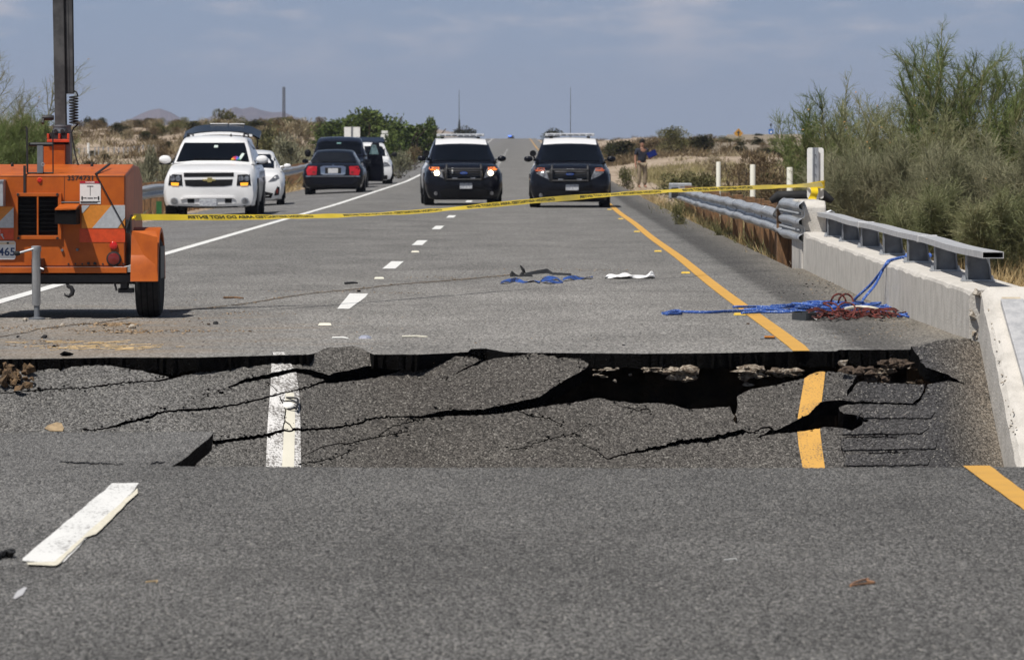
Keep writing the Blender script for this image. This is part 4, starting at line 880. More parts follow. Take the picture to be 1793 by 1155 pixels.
m = MB(); m.bx(jx - .04, jx + .04, jy, .02, tz(476), tz(452)); m.build('jack_bracket', mt_blackm, jko)
# tow hook
m = MB(); hk = [(tx(118), .02, tz(497)), (tx(118.5), .02, tz(501)), (tx(124), .02, tz(503)), (tx(127), .02, tz(509)), (tx(125.5), .02, tz(515)), (tx(120), .02, tz(518.5)), (tx(114), .02, tz(516.5)), (tx(112.5), .02, tz(513))]
m.tube(hk, [.012, .016, .018, .02, .019, .016, .011, .004], n=8); m.build('tow_hook', mt_blackm, tr, smooth=60)
m = MB(); rect(m, 210, 222, 494, 508, .05, .25); rect(m, 206, 232, 505, 513, .05, .2); m.tube([(tx(200), .02, tz(494)), (tx(204), .02, tz(509))], .01, n=6); m.build('axle_bracket', mt_blackm, tr)
# wheels and fenders
for sgn_ in (1, -1):
    xc = tx(257) if sgn_ > 0 else -tx(257) - .02
    w_ = MB(); w_.lathe([(.20, -.098), (.29, -.105), (.325, -.09), (.335, -.06), (.335, .06), (.325, .09), (.29, .105), (.20, .098)], 36, (xc, .34, .337), 'x'); wo = w_.build('wheel', mt_tyre, tr, smooth=40)
    m = MB(); m.lathe([(.02, -.06), (.19, -.07), (.2, -.098)], 24, (xc, .34, .337), 'x'); m.build('rim', mt_galvd, wo, smooth=40)
    for k in (-.05, 0, .05): m = MB(); m.lathe([(.337, k - .004), (.337, k + .004)], 36, (xc, .34, .337), 'x'); m.build('tread_groove', mt_dark, wo)
    f = MB(); rows = []; xa, xb = (tx(230), tx(278.5)) if sgn_ > 0 else (-tx(279), -tx(230))
    for q in np.linspace(-12, 192, 16):
        a = math.radians(180 + 0 - q); rr_ = .425; y_ = .34 + rr_ * math.cos(a) * 1.02; z_ = .337 + rr_ * math.sin(a)
        rows.append((y_, z_))
    rows[0] = (rows[1][0] - .01, tz(492)); rows[-1] = (rows[-2][0] + .01, tz(492))
    cr2 = [[(xa, y_, z_), (xb - .025, y_, z_), (xb - .004, .34 + (y_ - .34) * .985, .337 + (z_ - .337) * .985), (xb, .34 + (y_ - .34) * .95, .337 + (z_ - .337) * .95), (xb - .004, .34 + (y_ - .34) * .90, .337 + (z_ - .337) * .90), (xa, .34 + (y_ - .34) * .94, .337 + (z_ - .337) * .94)] for y_, z_ in rows]
    f.loft(cr2); fo = f.build('fender', mt_or, tr, smooth=45)
    m = MB(); m.bx(xb - .002, xb + .006, .10, .58, .33, .60); m.build('fender_edge', mt_blackm, fo)
    for ay in (-.06, .0): pass
    fc = MB(); yf = .34 - .425 * 1.02; fc.add([(xa, yf + .005, tz(492)), (xb - .008, yf + .005, tz(492)), (xb - .008, yf + .02, tz(415)), (xb - .03, yf + .09, tz(404)), (xa, yf + .09, tz(404))], [(0, 1, 2, 3, 4)]); fc.build('fender_front', mt_or, fo)
# pedestal, clamp, mast
pd = MB(); pd.bx(tx(51), tx(96), .95, 1.30, tz(302), tz(253)); pdo = pd.build('mast_pedestal', mt_or, tr, bev=.006)
m = MB(); m.bx(tx(96.3), tx(104), 1.0, 1.2, tz(302), tz(250)); m.build('pedestal_side', mt_galvd, pdo)
rb_ = MB(); rb_.bx(tx(64), tx(104), .92, 1.0, tz(249), tz(243.5)); rb_.bx(tx(64), tx(67.5), .92, 1.0, tz(243), tz(233.5)); rb_.bx(tx(100), tx(104), .92, 1.0, tz(243), tz(233.5)); rb_.bx(tx(84), tx(87.5), .92, 1.0, tz(243), tz(233.5)); rb_.build('red_bracket', M('red_paint', (.50, .05, .015), rough=.4, var=.15, vscale=10), pdo, bev=.003)
m = MB(); m.bx(tx(66), tx(102), 1.0, 1.3, tz(253), tz(232)); m.build('swivel', mt_blackm, pdo)
cl_ = MB(); cl_.lathe([(.085, tz(233)), (.085, tz(228)), (.078, tz(227)), (.078, tz(222)), (.083, tz(221)), (.083, tz(217.5))], 20, (tx(87.5), 1.1, 0)); clo = cl_.build('mast_collar', mt_galvd, tr, smooth=30)
m = MB(); [m.lathe([(.018, -.11), (.018, -.085)], 6, (tx(a), 1.1, tz(229)), 'y') for a in (78, 90, 98)]; m.build('bolts', mt_blackm, clo)
ms_ = MB(); 
def mbox(x0, x1, d0, d1, z0, z1, name, mt, lean=-.018):
    m = MB(); h = z1 - z0; m.add([(x0, d0, z0), (x1, d0, z0), (x1, d1, z0), (x0, d1, z0), (x0 + lean * h, d0, z1), (x1 + lean * h, d0, z1), (x1 + lean * h, d1, z1), (x0 + lean * h, d1, z1)], [(0, 1, 2, 3), (4, 5, 6, 7), (0, 1, 5, 4), (1, 2, 6, 5), (2, 3, 7, 6), (3, 0, 4, 7)]); return m.build(name, mt, tr, bev=.006)
mast = mbox(tx(76), tx(96), 1.03, 1.15, tz(218), 4.6, 'mast', mt_mast); m2 = mbox(tx(95.5), tx(109), 1.06, 1.16, tz(162), 5.6, 'mast_section', mt_mast, -.013)
m = MB(); m.add([(tx(96.3), 1.02, tz(218)), (tx(97.7), 1.02, tz(218)), (tx(97.7) - .018 * 3, 1.02, tz(218) + 3), (tx(96.3) - .018 * 3, 1.02, tz(218) + 3)], [(0, 1, 2, 3)]); m.build('mast_groove', mt_dark, mast)
m = MB(); m.add([(tx(109.2), 1.05, tz(160)), (tx(111), 1.05, tz(160)), (tx(111) - .013 * 2.5, 1.05, tz(160) + 2.5), (tx(109.2) - .013 * 2.5, 1.05, tz(160) + 2.5)], [(0, 1, 2, 3)]); m.build('cable_channel', mt_dark, m2)
m = MB(); m.lathe([(.022, -.10), (.026, -.02), (.02, .0)], 10, (tx(74), 1.05, tz(205)), 'x'); m.tube([(tx(55), 1.05, tz(205)), (tx(55), 1.0, tz(215))], .012, n=6); m.tube([(tx(74), 1.05, tz(205)), (tx(54), 1.05, tz(204.5))], .014, n=8); m.build('crank_handle', mt_blackm, tr, smooth=40)
m = MB(); co = []
for k in range(10 * 12 + 1):
    a = k / 12 * 2 * math.pi; co.append((tx(110.5) + .036 * math.cos(a), 1.0 + .036 * math.sin(a), tz(166) - k / 120 * (tz(166) - tz(216))))
m.tube([(tx(111), 1.03, tz(157)), (tx(116), 1.0, tz(160))] + co + [(tx(116), 1.0, tz(219)), (tx(110), 1.0, tz(224)), (tx(107), .98, tz(232)), (tx(110), .95, tz(248)), (tx(115), .9, tz(270)), (tx(121), .85, tz(289))], .0062, n=6); m.build('coil_cable', mt_black, tr, smooth=60)
m = MB(); m.tube([(tx(46), .1, tz(302)), (tx(45), .1, tz(224)), (tx(42.5), .1, tz(222))], .009, n=6); m.tube([(tx(47.5), .03, tz(302)), (tx(46.5), .03, tz(224))], .008, n=6); m.tube([(tx(92), .05, tz(303)), (tx(91.5), .05, tz(228))], .006, n=6); m.tube([(tx(47), .03, tz(303)), (tx(93), .05, tz(303))], .008, n=6); m.tube([(tx(49), .06, tz(253)), (tx(92), .06, tz(253))], .017, n=8); m.build('guard_rods', mt_blackm, tr, smooth=60)
m = MB(); m.bx(tx(64.5), tx(74.5), .02, .10, tz(303), tz(255)); m.build('grey_bar', mt_galvd, tr)
m = MB(); m.bx(tx(41), tx(45), -.012, .02, tz(345), tz(290)); m.build('latch_strap', mt_blackm, tr)
m = MB(); m.tube([(tx(75 + 2.4 * math.cos(k / 12 * 6.28)), .0, tz(288) + .014 * math.sin(k / 12 * 6.28)) for k in range(12)], .003, n=5, closed=True); m.build('lift_ring', mt_galv, tr)
m = MB(); m.tube([(tx(183), .5, tz(288)), (tx(168), -.02, tz(305))], .010, n=6); m.tube([(tx(168), -.025, tz(304)), (tx(219.5), -.025, tz(399))], .0055, n=6); m.build('latch_rod', mt_blackm, tr, smooth=60)
for a in (11, 152): m = MB(); m.lathe([(.013, tz(292)), (.013, tz(287)), (.009, tz(285.5))], 8, (tx(a), .5, 0)); m.build('roof_bolt', mt_blackm, tr)
m = MB(); m.bx(tx(221), tx(229), -.02, .1, tz(408), tz(385)); m.tube([(tx(222), -.03, tz(400)), (tx(231), -.03, tz(376))], .009, n=6); m.bx(tx(205), tx(215), .3, .4, tz(404), tz(401)); m.build('corner_latch', mt_blackm, tr)

# ------------------------------------------------------------------ barrier tape
mt_tape = M('yellow_tape', (.80, .58, .015), rough=.3, spec=.4, coat=.2, var=.05, vscale=3)
mt_tink = M('tape_print', (.03, .028, .012), rough=.5)
px_t = [(235, 380, 43.4), (300, 380.5, 44.0), (380, 380.5, 44.8), (470, 380, 45.8), (560, 378.5, 47), (640, 376, 48.1), (720, 371.5, 49.3), (800, 365, 50.6), (880, 357, 51.9), (960, 349.5, 53.3), (1040, 343, 54.6), (1110, 338, 55.9), (1180, 334, 57.2), (1260, 330.5, 58.8), (1340, 327.5, 60.6), (1400, 325.5, 62), (1440, 323, 63.4)]
cl_pts = [at(*p) for p in px_t]
def interp_path(pts, n):
    d = [0.0]
    for a, b in zip(pts[:-1], pts[1:]): d.append(d[-1] + (b - a).length)
    s = np.linspace(0, d[-1], n); A = np.array([list(p) for p in pts]); return s, np.stack([np.interp(s, d, A[:, i]) for i in range(3)], 1), d[-1]
s_, Pp, Lt = interp_path(cl_pts, 240)
for _ in range(6): Pp[1:-1] = (Pp[:-2] + 2 * Pp[1:-1] + Pp[2:]) / 4
ang = np.interp(s_, [0, .08 * Lt, .22 * Lt, .36 * Lt, .46 * Lt, .52 * Lt, .60 * Lt, .72 * Lt, .80 * Lt, .92 * Lt, Lt], [20, 38, 62, 58, 35, 25, 55, 50, 35, 50, 25])    # lean of the ribbon about its length
ang = ang + 7 * np.sin(s_ * 2.7) + 4 * np.sin(s_ * 7.1)
TW = .060
def tape_at(s, v, lift=0.0):
    i = min(len(s_) - 2, max(0, int(s / Lt * (len(s_) - 1)))); f = s / Lt * (len(s_) - 1) - i
    p = Vector(Pp[i] * (1 - f) + Pp[i + 1] * f); t = Vector(Pp[i + 1] - Pp[i]).normalized(); a = math.radians(ang[i] * (1 - f) + ang[i + 1] * f)
    side = t.cross(Vector((0, 0, 1))).normalized(); upv = side.cross(t); wv = upv * math.cos(a) + side * -math.sin(a) * -1 * -1; nv = t.cross(wv)
    return p + wv * v + nv * lift
tp = thing('barrier_tape', 'yellow warning tape with black lettering strung across the whole road', 'tape', tuple(cl_pts[0]))
off = Vector(cl_pts[0])
m = MB(); rows = [[tape_at(s, -TW / 2) - off, tape_at(s, -TW / 6) - off, tape_at(s, TW / 6) - off, tape_at(s, TW / 2) - off] for s in np.linspace(0, Lt, 300)]
m.loft(rows, cap=False, closed=False); m.build('ribbon', mt_tape, tp, smooth=180)
V, Fc = text_mesh('CAUTION RESTRICTED AREA DO NOT ENTER', .05, bold=.0018); xs_ = [v.x for v in V]; x0, x1 = min(xs_), max(xs_); hh = max(abs(v.y) for v in V)
seg = 2.75; gapl = .75; s0 = .95
# the print shows through from the back: it reads mirrored from this side
while s0 + seg < Lt - .8:
    for lf in (.0015, -.0015):
        m = MB(); m.add([tape_at(s0 + (1 - (v.x - x0) / (x1 - x0)) * seg, v.y / hh * TW * .29, lf) - off for v in V], Fc); m.build('lettering', mt_tink, tp)
    s0 += seg + gapl
# wraps and loose ends
m = MB()
for k, (dz, ti) in enumerate(((0, .012), (-.02, -.008), (.01, .02))):
    c0 = Vector((3.47, 63.6, at(1437, 323, 63.6).z + dz)); pts = [(c0.x + .118 * math.cos(q) , c0.y + .05 * math.sin(q), c0.z + ti * math.cos(q)) for q in np.linspace(0, 2 * math.pi, 22)]
    m.loft([[Vector(p) - off - Vector((0, 0, .022)), Vector(p) - off + Vector((0, 0, .022))] for p in pts], cap=False, closed=False)
m.build('tape_wrap', mt_tape, tp, smooth=180)
m = MB(); q0 = at(1424, 327, 63.4); m.loft([[q0 + Vector((-.045 + .02 * math.sin(k), .01 * math.sin(k * 2), -k * .035)) - off, q0 + Vector((.05 + .012 * math.sin(k), .03 * math.sin(k * 2 + 1), -k * .035)) - off] for k in range(7)], cap=False, closed=False); m.build('tape_tail', mt_tape, tp, smooth=180)
m = MB(); q0 = at(233, 381, 43.35); m.tube([q0 + Vector((.02 * math.cos(k), .02 * math.sin(k * 1.7), .015 * math.sin(k * 2.3))) - off for k in range(9)], .008, n=5); m.build('tape_knot', mt_tape, tp)

# ------------------------------------------------------------------ ropes, cloth and litter on the upper road
mt_rope = M('blue_rope', (.026, .085, .34), rough=.8, col2=(.30, .40, .62), vscale=70, thr=(.55, .62))
mt_rope2 = M('dark_red_rope', (.16, .025, .016), rough=.85, col2=(.03, .02, .02), vscale=60, thr=(.48, .56))
mt_web = M('black_webbing', (.03, .036, .042), rough=.6, var=.2, vscale=20)
def gp(px, py, h=.0): return G(px, py) + Vector((0, 0, h))
def rope(name, label, pts, r, mt, cat='rope', group=None, wob=.0, seed=0, sub=10):
    rr = random.Random(seed); P = [Vector(p) for p in pts]; o = []
    for i in range(len(P) - 1):
        a, b, c, d = P[max(0, i - 1)], P[i], P[i + 1], P[min(len(P) - 1, i + 2)]
        for k in range(sub):
            t = k / sub; o.append(.5 * ((2 * b) + (c - a) * t + (2 * a - 5 * b + 4 * c - d) * t * t + (3 * b - a - 3 * c + d) * t ** 3) + Vector((rr.gauss(0, wob), rr.gauss(0, wob), abs(rr.gauss(0, wob * .3)))))
    o.append(P[-1]); base = o[0].copy(); m = MB(); m.tube([p - base for p in o], r, n=6); ob = m.build(name, mt, smooth=60); ob.location = base
    return tag(ob, label, cat, group) if label else ob
wp = (WX(46) + .01)
tie = Vector((wp + .02, 46.0, .43))
for k, (px, py, yy) in enumerate(((1476, 537, 0), (1494, 541, .1))):
    q = gp(px, py, .02); rope('rope', ('upper', 'lower')[k] + ' one of two blue ropes running from the rail post down to the heap', [tie + Vector((.18, .1 + yy, .03)), tie + Vector((.03, yy, .0)), tie + Vector((-.03, yy - .15, -.035)), tie * .62 + q * .38 + Vector((0, 0, -.06)), tie * .25 + q * .75 + Vector((0, 0, -.06)), q + Vector((.2, .3, .01)), q], .012, mt_rope, seed=k)
m = MB(); q = Vector((3.43, 46.0, .47)); m.tube([q + Vector((.11 * math.cos(a), .07 * math.sin(a), .012 * math.sin(3 * a))) for a in np.linspace(0, 6.28, 20)], .012, n=6, closed=True); tag(m.build('rope_loop', mt_rope), 'blue rope loop tied round a rail post base on the bridge wall', 'rope')
rope('rope', 'long thin blue rope stretched left across the yellow line with a knotted end', [gp(1160, 551, .012), gp(1185, 548, .02), gp(1192, 551, .012), gp(1165, 552, .012), gp(1190, 548.5, .012), gp(1240, 549, .012), gp(1300, 547, .015), gp(1390, 546, .015), gp(1440, 544, .02)], .013, mt_rope, wob=.004, seed=3)
heap = []
rr = random.Random(17)
for k in range(7):
    y = 541 + k * 2.0; xa, xb = rr.uniform(1275, 1420), rr.uniform(1520, 1580)
    heap.append(([gp(xa + (xb - xa) * t, y + rr.gauss(0, 1.2), .015 + .025 * rr.random()) for t in np.linspace(0, 1, 8)]))
mr = MB()
for hpts in heap:
    mr.tube([p + Vector((rr.gauss(0, .01), rr.gauss(0, .03), 0)) for p in hpts], .016, n=6)
ho = thing('rope_heap', 'heap of tangled blue rope on the right shoulder beside the bridge wall', 'rope', tuple(gp(1440, 548)))
bq = gp(1440, 548)
for hpts in heap:
    m = MB(); m.tube([p - bq for p in interp_path([Vector(p) for p in hpts], 40)[1].tolist() and [Vector(p) for p in interp_path([Vector(p) for p in hpts], 40)[1]]], .013, n=6); m.build('rope_strand', mt_rope, ho, smooth=60)
for k in range(6):
    cx = rr.uniform(1420, 1510); q = gp(cx, 548, .04) - bq; m = MB()
    m.tube([q + Vector((rr.uniform(.12, .22) * math.cos(a), .35 * math.sin(a), .03 + .02 * math.sin(2 * a + k))) for a in np.linspace(0, 6.1, 24)], .012, n=6); m.build('rope_coil', mt_rope, ho, smooth=60)
m = MB(); q0 = gp(1400, 553); m.loft([[Vector((.10 * math.cos(a), .32 * math.sin(a), .0)), Vector((.10 * math.cos(a), .32 * math.sin(a), .062)), Vector((.09 * math.cos(a), .29 * math.sin(a), .062)), Vector((.09 * math.cos(a), .29 * math.sin(a), .0))] for a in np.linspace(0, 6.283, 25)], cap=False); o = m.build('webbing_roll', mt_web, smooth=40); o.location = gp(1411, 561) + Vector((0, .3, .0)); tag(o, 'flat roll of dark grey webbing at the left end of the rope heap', 'strap')
rc2 = thing('cord_tangle', 'tangle of dark red cord loops lying over the blue rope heap', 'cord', tuple(gp(1490, 557))); b2 = gp(1490, 557)
for k in range(9):
    cx = 1425 + k * 18 + rr.uniform(-6, 6); m = MB(); q = gp(cx, 557 + rr.uniform(-3, 3), .03) - b2; a0 = rr.uniform(0, 6); rx_ = rr.uniform(.08, .17)
    m.tube([q + Vector((rx_ * math.cos(a + a0) + .02 * math.sin(3 * a), .22 * math.sin(a), .022 * math.sin(2 * a + k) + (.10 * max(0, math.sin(a)) if k in (2, 3) else .02))) for a in np.linspace(0, 6.6, 26)], .0075, n=5); m.build('cord_loop', mt_rope2, rc2, smooth=60)
for k in range(6):
    m = MB(); y = 554 + k * 1.4; m.tube([gp(x, y + rr.gauss(0, 1), .02 + .03 * rr.random()) - b2 for x in np.linspace(1420 + rr.uniform(0, 40), 1560 + rr.uniform(-30, 10), 22)], .008, n=5); m.build('cord_strand', mt_rope2, rc2, smooth=60)
for k in range(2):
    cx = (1468, 1481)[k]; q = gp(cx, 549, .02) - b2; m = MB(); m.tube([q + Vector((.065 * math.cos(a), .03 * math.sin(2 * a), .075 + .075 * math.sin(a))) for a in np.linspace(-1.6, 4.7, 22)], .009, n=5); m.build('cord_loop', mt_rope2, rc2, smooth=60)
q = gp(1425, 560, .0); m = MB(); m.box((0, 0, .02), (.05, .16, .014), Matrix.Rotation(.5, 3, 'Y')); o = m.build('metal_tag', mt_white); o.location = q; tag(o, 'small white metal tag leaning on the dark red cord', 'tag')
q = gp(1500, 551, .03); o = rope('pale_strap', 'short cream strap lying on the cord tangle', [q + Vector((-.10, 0, .02)), q + Vector((0, .05, .035)), q + Vector((.12, 0, .03)), q + Vector((.2, .05, .01))], .016, mt_cream, 'strap')
kx = thing('carabiner_bunch', 'bunch of black and silver carabiners with blue loops by the bridge wall', 'carabiner', tuple(gp(1585, 556))); b3 = gp(1585, 556)
for k in range(7):
    q = gp(1566 + k * 6, 556 + rr.uniform(-3, 3), .02) - b3; a1 = rr.uniform(0, 3.1); m = MB()
    m.tube([q + Vector((.055 * math.cos(a) * math.cos(a1) - .03 * math.sin(a) * math.sin(a1), .15 * math.sin(a), .01 + .012 * math.sin(a * 2 + k))) for a in np.linspace(0, 5.9, 16)], .011, n=6); m.build('carabiner', (mt_blackm, mt_blackm, mt_galv, mt_rope)[k % 4], kx, smooth=60)
# white cloth
m = MB(); rows = []; rr = random.Random(8); q0 = gp(1059, 488)
prof = [(0, .03, .0), (.02, .10, .035), (.06, .12, .045), (.10, .12, .05), (.16, .16, .055), (.22, .17, .068), (.27, .16, .066), (.33, .13, .05), (.40, .10, .035), (.48, .11, .034), (.53, .12, .045), (.56, .11, .085), (.59, .10, .09), (.615, .05, .06), (.62, .02, .03)]
for i, (x, wd, h) in enumerate(prof):
    ring = []
    for k in range(14):
        a = k / 14 * 6.283; f = 1 + .22 * math.sin(3 * a + i * 1.1) + .12 * rr.uniform(-1, 1); ring.append((x * .88 + .012 * math.sin(a * 2 + i), wd * 1.9 * math.cos(a) * f + .2, max(.002, (h * .5 + h * .5 * math.sin(a) * f) * (.8 + .45 * math.sin(i * 2.1 + a * 2)))))
    rows.append(ring)
m.loft(rows); o = m.build('white_cloth', M('white_fabric', (.80, .80, .80), rough=.9, var=.04, vscale=20), smooth=60); o.location = q0; sb = o.modifiers.new('sub', 'SUBSURF'); sb.levels = sb.render_levels = 2; tag(o, 'crumpled white cloth lying on the right lane near the yellow line', 'cloth')
# black broken piece and blue strap
bp_ = thing('broken_trim', 'mangled strip of black vehicle trim with one piece sticking up, on the right lane', 'debris', tuple(gp(925, 481))); b4 = gp(925, 481)
m = MB(); pts = [(920, 480.5, .02), (940, 478.5, .035), (958, 477, .045), (968, 480, .02), (1000, 481, .015)]
m.loft([[gp(x, y, 0) - b4 + Vector((0, -.35, 0)), gp(x, y, h) - b4, gp(x, y, h * .6) - b4 + Vector((0, .3, 0)), gp(x, y, 0) - b4 + Vector((0, .4, 0))] for x, y, h in pts]); m.build('strip', mt_black, bp_)
m = MB(); m.tube([gp(919, 480, .01) - b4, gp(916, 480, .05) - b4, gp(911, 480, .10) - b4], [.012, .02, .008], n=5); m.build('upright_shard', mt_black, bp_)
m = MB(); a = gp(893, 484) - b4
m.loft([[a + Vector((x, -.1, 0)), a + Vector((x, 0, h)), a + Vector((x, .25, h * .4)), a + Vector((x, .3, 0))] for x, h in ((0, .03), (.02, .065), (.06, .03), (.10, .012), (.13, .055), (.16, .03), (.22, .02), (.25, .02))]); m.build('torn_end', mt_black, bp_)
mt_bstrap = M('blue_strap', (.015, .07, .30), rough=.7, col2=(.02, .025, .06), vscale=9, thr=(.5, .56))
bs = thing('blue_strap', 'twisted blue webbing strap lying in front of the black trim', 'strap', tuple(gp(940, 493))); b5 = gp(940, 493)
rr = random.Random(4)
for pts in ([(876, 497), (893, 495.5), (902, 492.5), (916, 495), (922, 494.5), (935, 493), (944, 496), (950, 491), (975, 490), (985, 495), (962, 496.5), (948, 495)], [(985, 492), (1010, 489), (1037, 487.5)]):
    c = [gp(x, y, .004) - b5 for x, y in smooth_line(pts, 5)]; m = MB(); rows = []
    for i, p in enumerate(c): tw = .045; rows.append([p + Vector((0, -tw * 4, .005 + .012 * math.sin(i * .9))), p + Vector((.01, tw * 4, .02 + .02 * math.sin(i * .6)))])
    m.loft(rows, cap=False, closed=False); o = m.build('strap_length', mt_bstrap, bs); o.modifiers.new('thick', 'SOLIDIFY').thickness = .004
# raised markers
mt_mk = M('yellow_marker', (.62, .42, .06), rough=.4, var=.1, vscale=30)
def button(px, py, mt, label, cat='lane marker', w_=.10, grp=None, H0=0.0):
    q = G(px, py, H0); m = MB(); m.add([(-w_ / 2, -.05, 0), (w_ / 2, -.05, 0), (w_ / 2, .05, 0), (-w_ / 2, .05, 0), (-w_ * .4, -.022, .018), (w_ * .4, -.022, .018), (w_ * .4, .022, .018), (-w_ * .4, .022, .018)], [(0, 3, 2, 1), (4, 5, 6, 7), (0, 1, 5, 4), (1, 2, 6, 5), (2, 3, 7, 6), (3, 0, 4, 7)])
    o = m.build('road_stud', mt); o.location = q + Vector((0, 0, .004)); return tag(o, label, cat, grp)
for px, py, lab in ((1152, 441, 'third yellow road stud from the police car, beside the yellow line'), (1200.5, 479, 'yellow road stud left of the yellow line near the white cloth'), (1295, 552, 'yellow road stud beside the blue ropes at the yellow line'), (1115, 406.5, 'second yellow road stud from the police car'), (1087, 384, 'first yellow road stud below the right police car'), (1067, 367.5, 'tiny yellow road stud under the bumper of the right police car')):
    button(px, py, mt_mk, lab, w_=.105)
o = button(1345, 593, mt_galvd, 'broken road stud with an amber lens near the gap at the yellow line', w_=.12); m = MB(); m.bx(-.03, .045, -.052, -.02, .008, .020); m.build('amber_lens', mt_ora, o)
for px, py, lab in ((569, 570, 'white road stud on the lane line nearest to the gap'), (664, 488.5, 'white road stud between the second and third lane dashes'), (727, 442, 'white road stud between the third and fourth lane dashes')):
    button(px, py, mt_cream, lab, w_=.11)
# litter
mt_straw = M('straw', (.50, .36, .19), rough=.9, var=.25, vscale=20)
def stick(name, label, a, b, r, mt, cat, bend=.02):
    A, B = gp(*a, r + .002), gp(*b, r + .002); mid = (A + B) / 2 + Vector((bend, bend, .004)); m = MB(); m.tube([A - A, mid - A, B - A], [r, r * .9, r * .6], n=6); o = m.build(name, mt, smooth=60); o.location = A; return tag(o, label, cat)
stick('stick', 'dark thin stick lying near the lane line beyond the first dash', (604, 498.5), (626, 498), .014, mt_blackm, 'stick'); stick('straw_stalk', 'pale straw stalk on the near lane below the crack', (255, 1021), (274, 1022), .003, mt_straw, 'straw'); stick('straw_stalk', 'thin white straw on the near road right of centre', (1268, 981.5), (1290, 982), .002, mt_white, 'straw')
stick('stick', 'thin brown stick lying left of the lane line dash', (392, 523.5), (426, 524.5), .012, mt_wood, 'stick'); stick('stick', 'pale flat splinter lying near the hump of the broken edge', (704, 592), (749, 592.5), .010, mt_cream, 'stick'); stick('stick', 'pale crooked splinter beside the clear scrap above the broken edge', (582, 593.5), (610, 594.5), .008, mt_white, 'stick')
rope('wire_loop', 'bent copper wire loop lying on the near road at the right', [gp(1489, 1026, .004), gp(1500, 1021, .006), gp(1520, 1016, .006), (gp(1519, 1019, .006)), gp(1531, 1022, .005), gp(1512, 1024, .005), gp(1496, 1026, .005), gp(1489, 1027, .004)], .0035, M('copper_wire', (.34, .17, .08), rough=.5, var=.2), 'wire')
m = MB(); q0 = gp(-4, 978); rr = random.Random(6)
for k in range(7): m.rock((rr.uniform(-.02, .035), rr.uniform(-.1, .1), .015), rr.uniform(.012, .03), rr, 9, (1, 1.6, .8))
o = m.build('black_scrap', mt_black); o.location = q0; tag(o, 'black plastic scrap at the left edge of the near road', 'debris')
for i, (px, py, r, lab) in enumerate(((78, 592, .03, 'black rubber lump on the road below the trailer jack'), (32, 591, .018, 'small dark lump left of the black rubber lump'), (116, 623, .035, 'dark broken asphalt slab at the left broken edge'), (96, 608, .02, 'dark flat fragment above the left broken edge'), (378, 568, .025, 'dark clod on the road right of the trailer wheel'), (365, 569, .016, 'brown clod left of the dark clod right of the trailer'), (1092, 605, .012, 'small black pebble above the middle of the broken edge'), (1036, 588, .009, 'tiny black pebble on the lane above the big gap'), (1310, 568, .014, 'brown chip beside the yellow line near the ropes'), (628, 511, .022, 'black clod at the top of the first lane dash'), (232, 575, .03, 'cream stone in front of the trailer wheel'), (110, 572, .026, 'grey stone near the trailer jack'), (45, 562, .03, 'pale stone beside the foot of the trailer jack'))):
    chunk('stone' if i > 9 or i in (6, 7) else 'asphalt_lump', lab, 'debris', tuple(gp(px, py, r * .4)), r, mt_black if i in (0, 1, 4, 6, 7, 9) else (mt_edge if i in (2, 3) else (mt_bdirt if i in (5, 8) else mt_rub)), (1.6, 2.2, .6) if i in (2, 3) else (1.2, 1.4, .8), 14, seed=i)
m = MB(); rr = random.Random(2); m.lathe([(.0, .03), (.03, .026), (.045, .012), (.05, 0)], 10, (0, 0, 0)); o = m.build('plastic_scrap', M('clear_plastic', (.34, .35, .42), rough=.1, spec=.8)); o.location = gp(639, 592); o.scale = (1, 2, .8); tag(o, 'clear bluish plastic scrap near the broken edge', 'debris')
# dirt and straw strewn over the upper left lane, and the dirty joint running up to the right
def debris(name, label, blobs, mt, seed, flat_=.45):
    rr = random.Random(seed); m = MB()
    for (px, py, sx, sy, n, r0, r1) in blobs:
        for k in range(n):
            r = rr.uniform(r0, r1) * rr.random() ** .5; x, y = rr.gauss(px, sx), rr.gauss(py, sy)
            m.rock(gp(x, y, r * .3), r, rr, 6, (1.3, 2.2, flat_))
    return tag(m.build(name, mt), label, None, None, 'stuff')
mt_dd = M('dry_dirt', (.20, .13, .07), rough=1, col2=(.36, .26, .16), vscale=16, bump=.5)
debris('dirt', 'brown dirt and crumbs scattered in front of the trailer', [(200, 569, 26, 1.6, 150, .01, .035), (300, 580, 70, 1.4, 160, .006, .02), (190, 580, 40, 2.2, 120, .006, .022), (60, 575, 45, 3, 70, .008, .02), (240, 582, 18, 1.5, 60, .01, .025), (90, 606, 40, 3.5, 110, .006, .018), (330, 565, 50, 5, 50, .006, .014), (440, 549, 40, 1.4, 90, .006, .014), (110, 598, 36, 2, 90, .006, .016)], mt_dd, 1)
debris('gravel', 'dark and pale pebbles strewn over the upper lanes', [(400, 560, 220, 28, 170, .004, .012), (1000, 596, 160, 5, 40, .003, .009), (700, 575, 180, 18, 60, .003, .008), (1440, 500, 60, 18, 60, .006, .018)], mt_dd, 2)
debris('dark_crumbs', 'black asphalt crumbs near the broken edge', [(500, 600, 300, 9, 60, .004, .010), (1060, 602, 130, 6, 30, .004, .010), (1455, 500, 45, 6, 60, .006, .02), (1500, 512, 70, 1.5, 70, .006, .016)], mt_black, 3)
debris('sand', 'sandy gravel gathered along the foot of the bridge wall', [(1600, 562, 45, 8, 160, .005, .014), (1480, 480, 40, 10, 130, .006, .016), (1420, 462, 18, 5, 80, .008, .02), (1560, 585, 60, 5, 90, .004, .012)], mt_grav, 4, .6)
debris('dirt', 'straw and tan crumbs in the middle of the right lane', [(1030, 473, 80, .8, 90, .006, .014), (780, 486, 50, 1.2, 90, .006, .014), (690, 513, 30, 1.0, 60, .005, .012), (560, 510, 40, 1.2, 60, .006, .014)], mt_dd, 5)
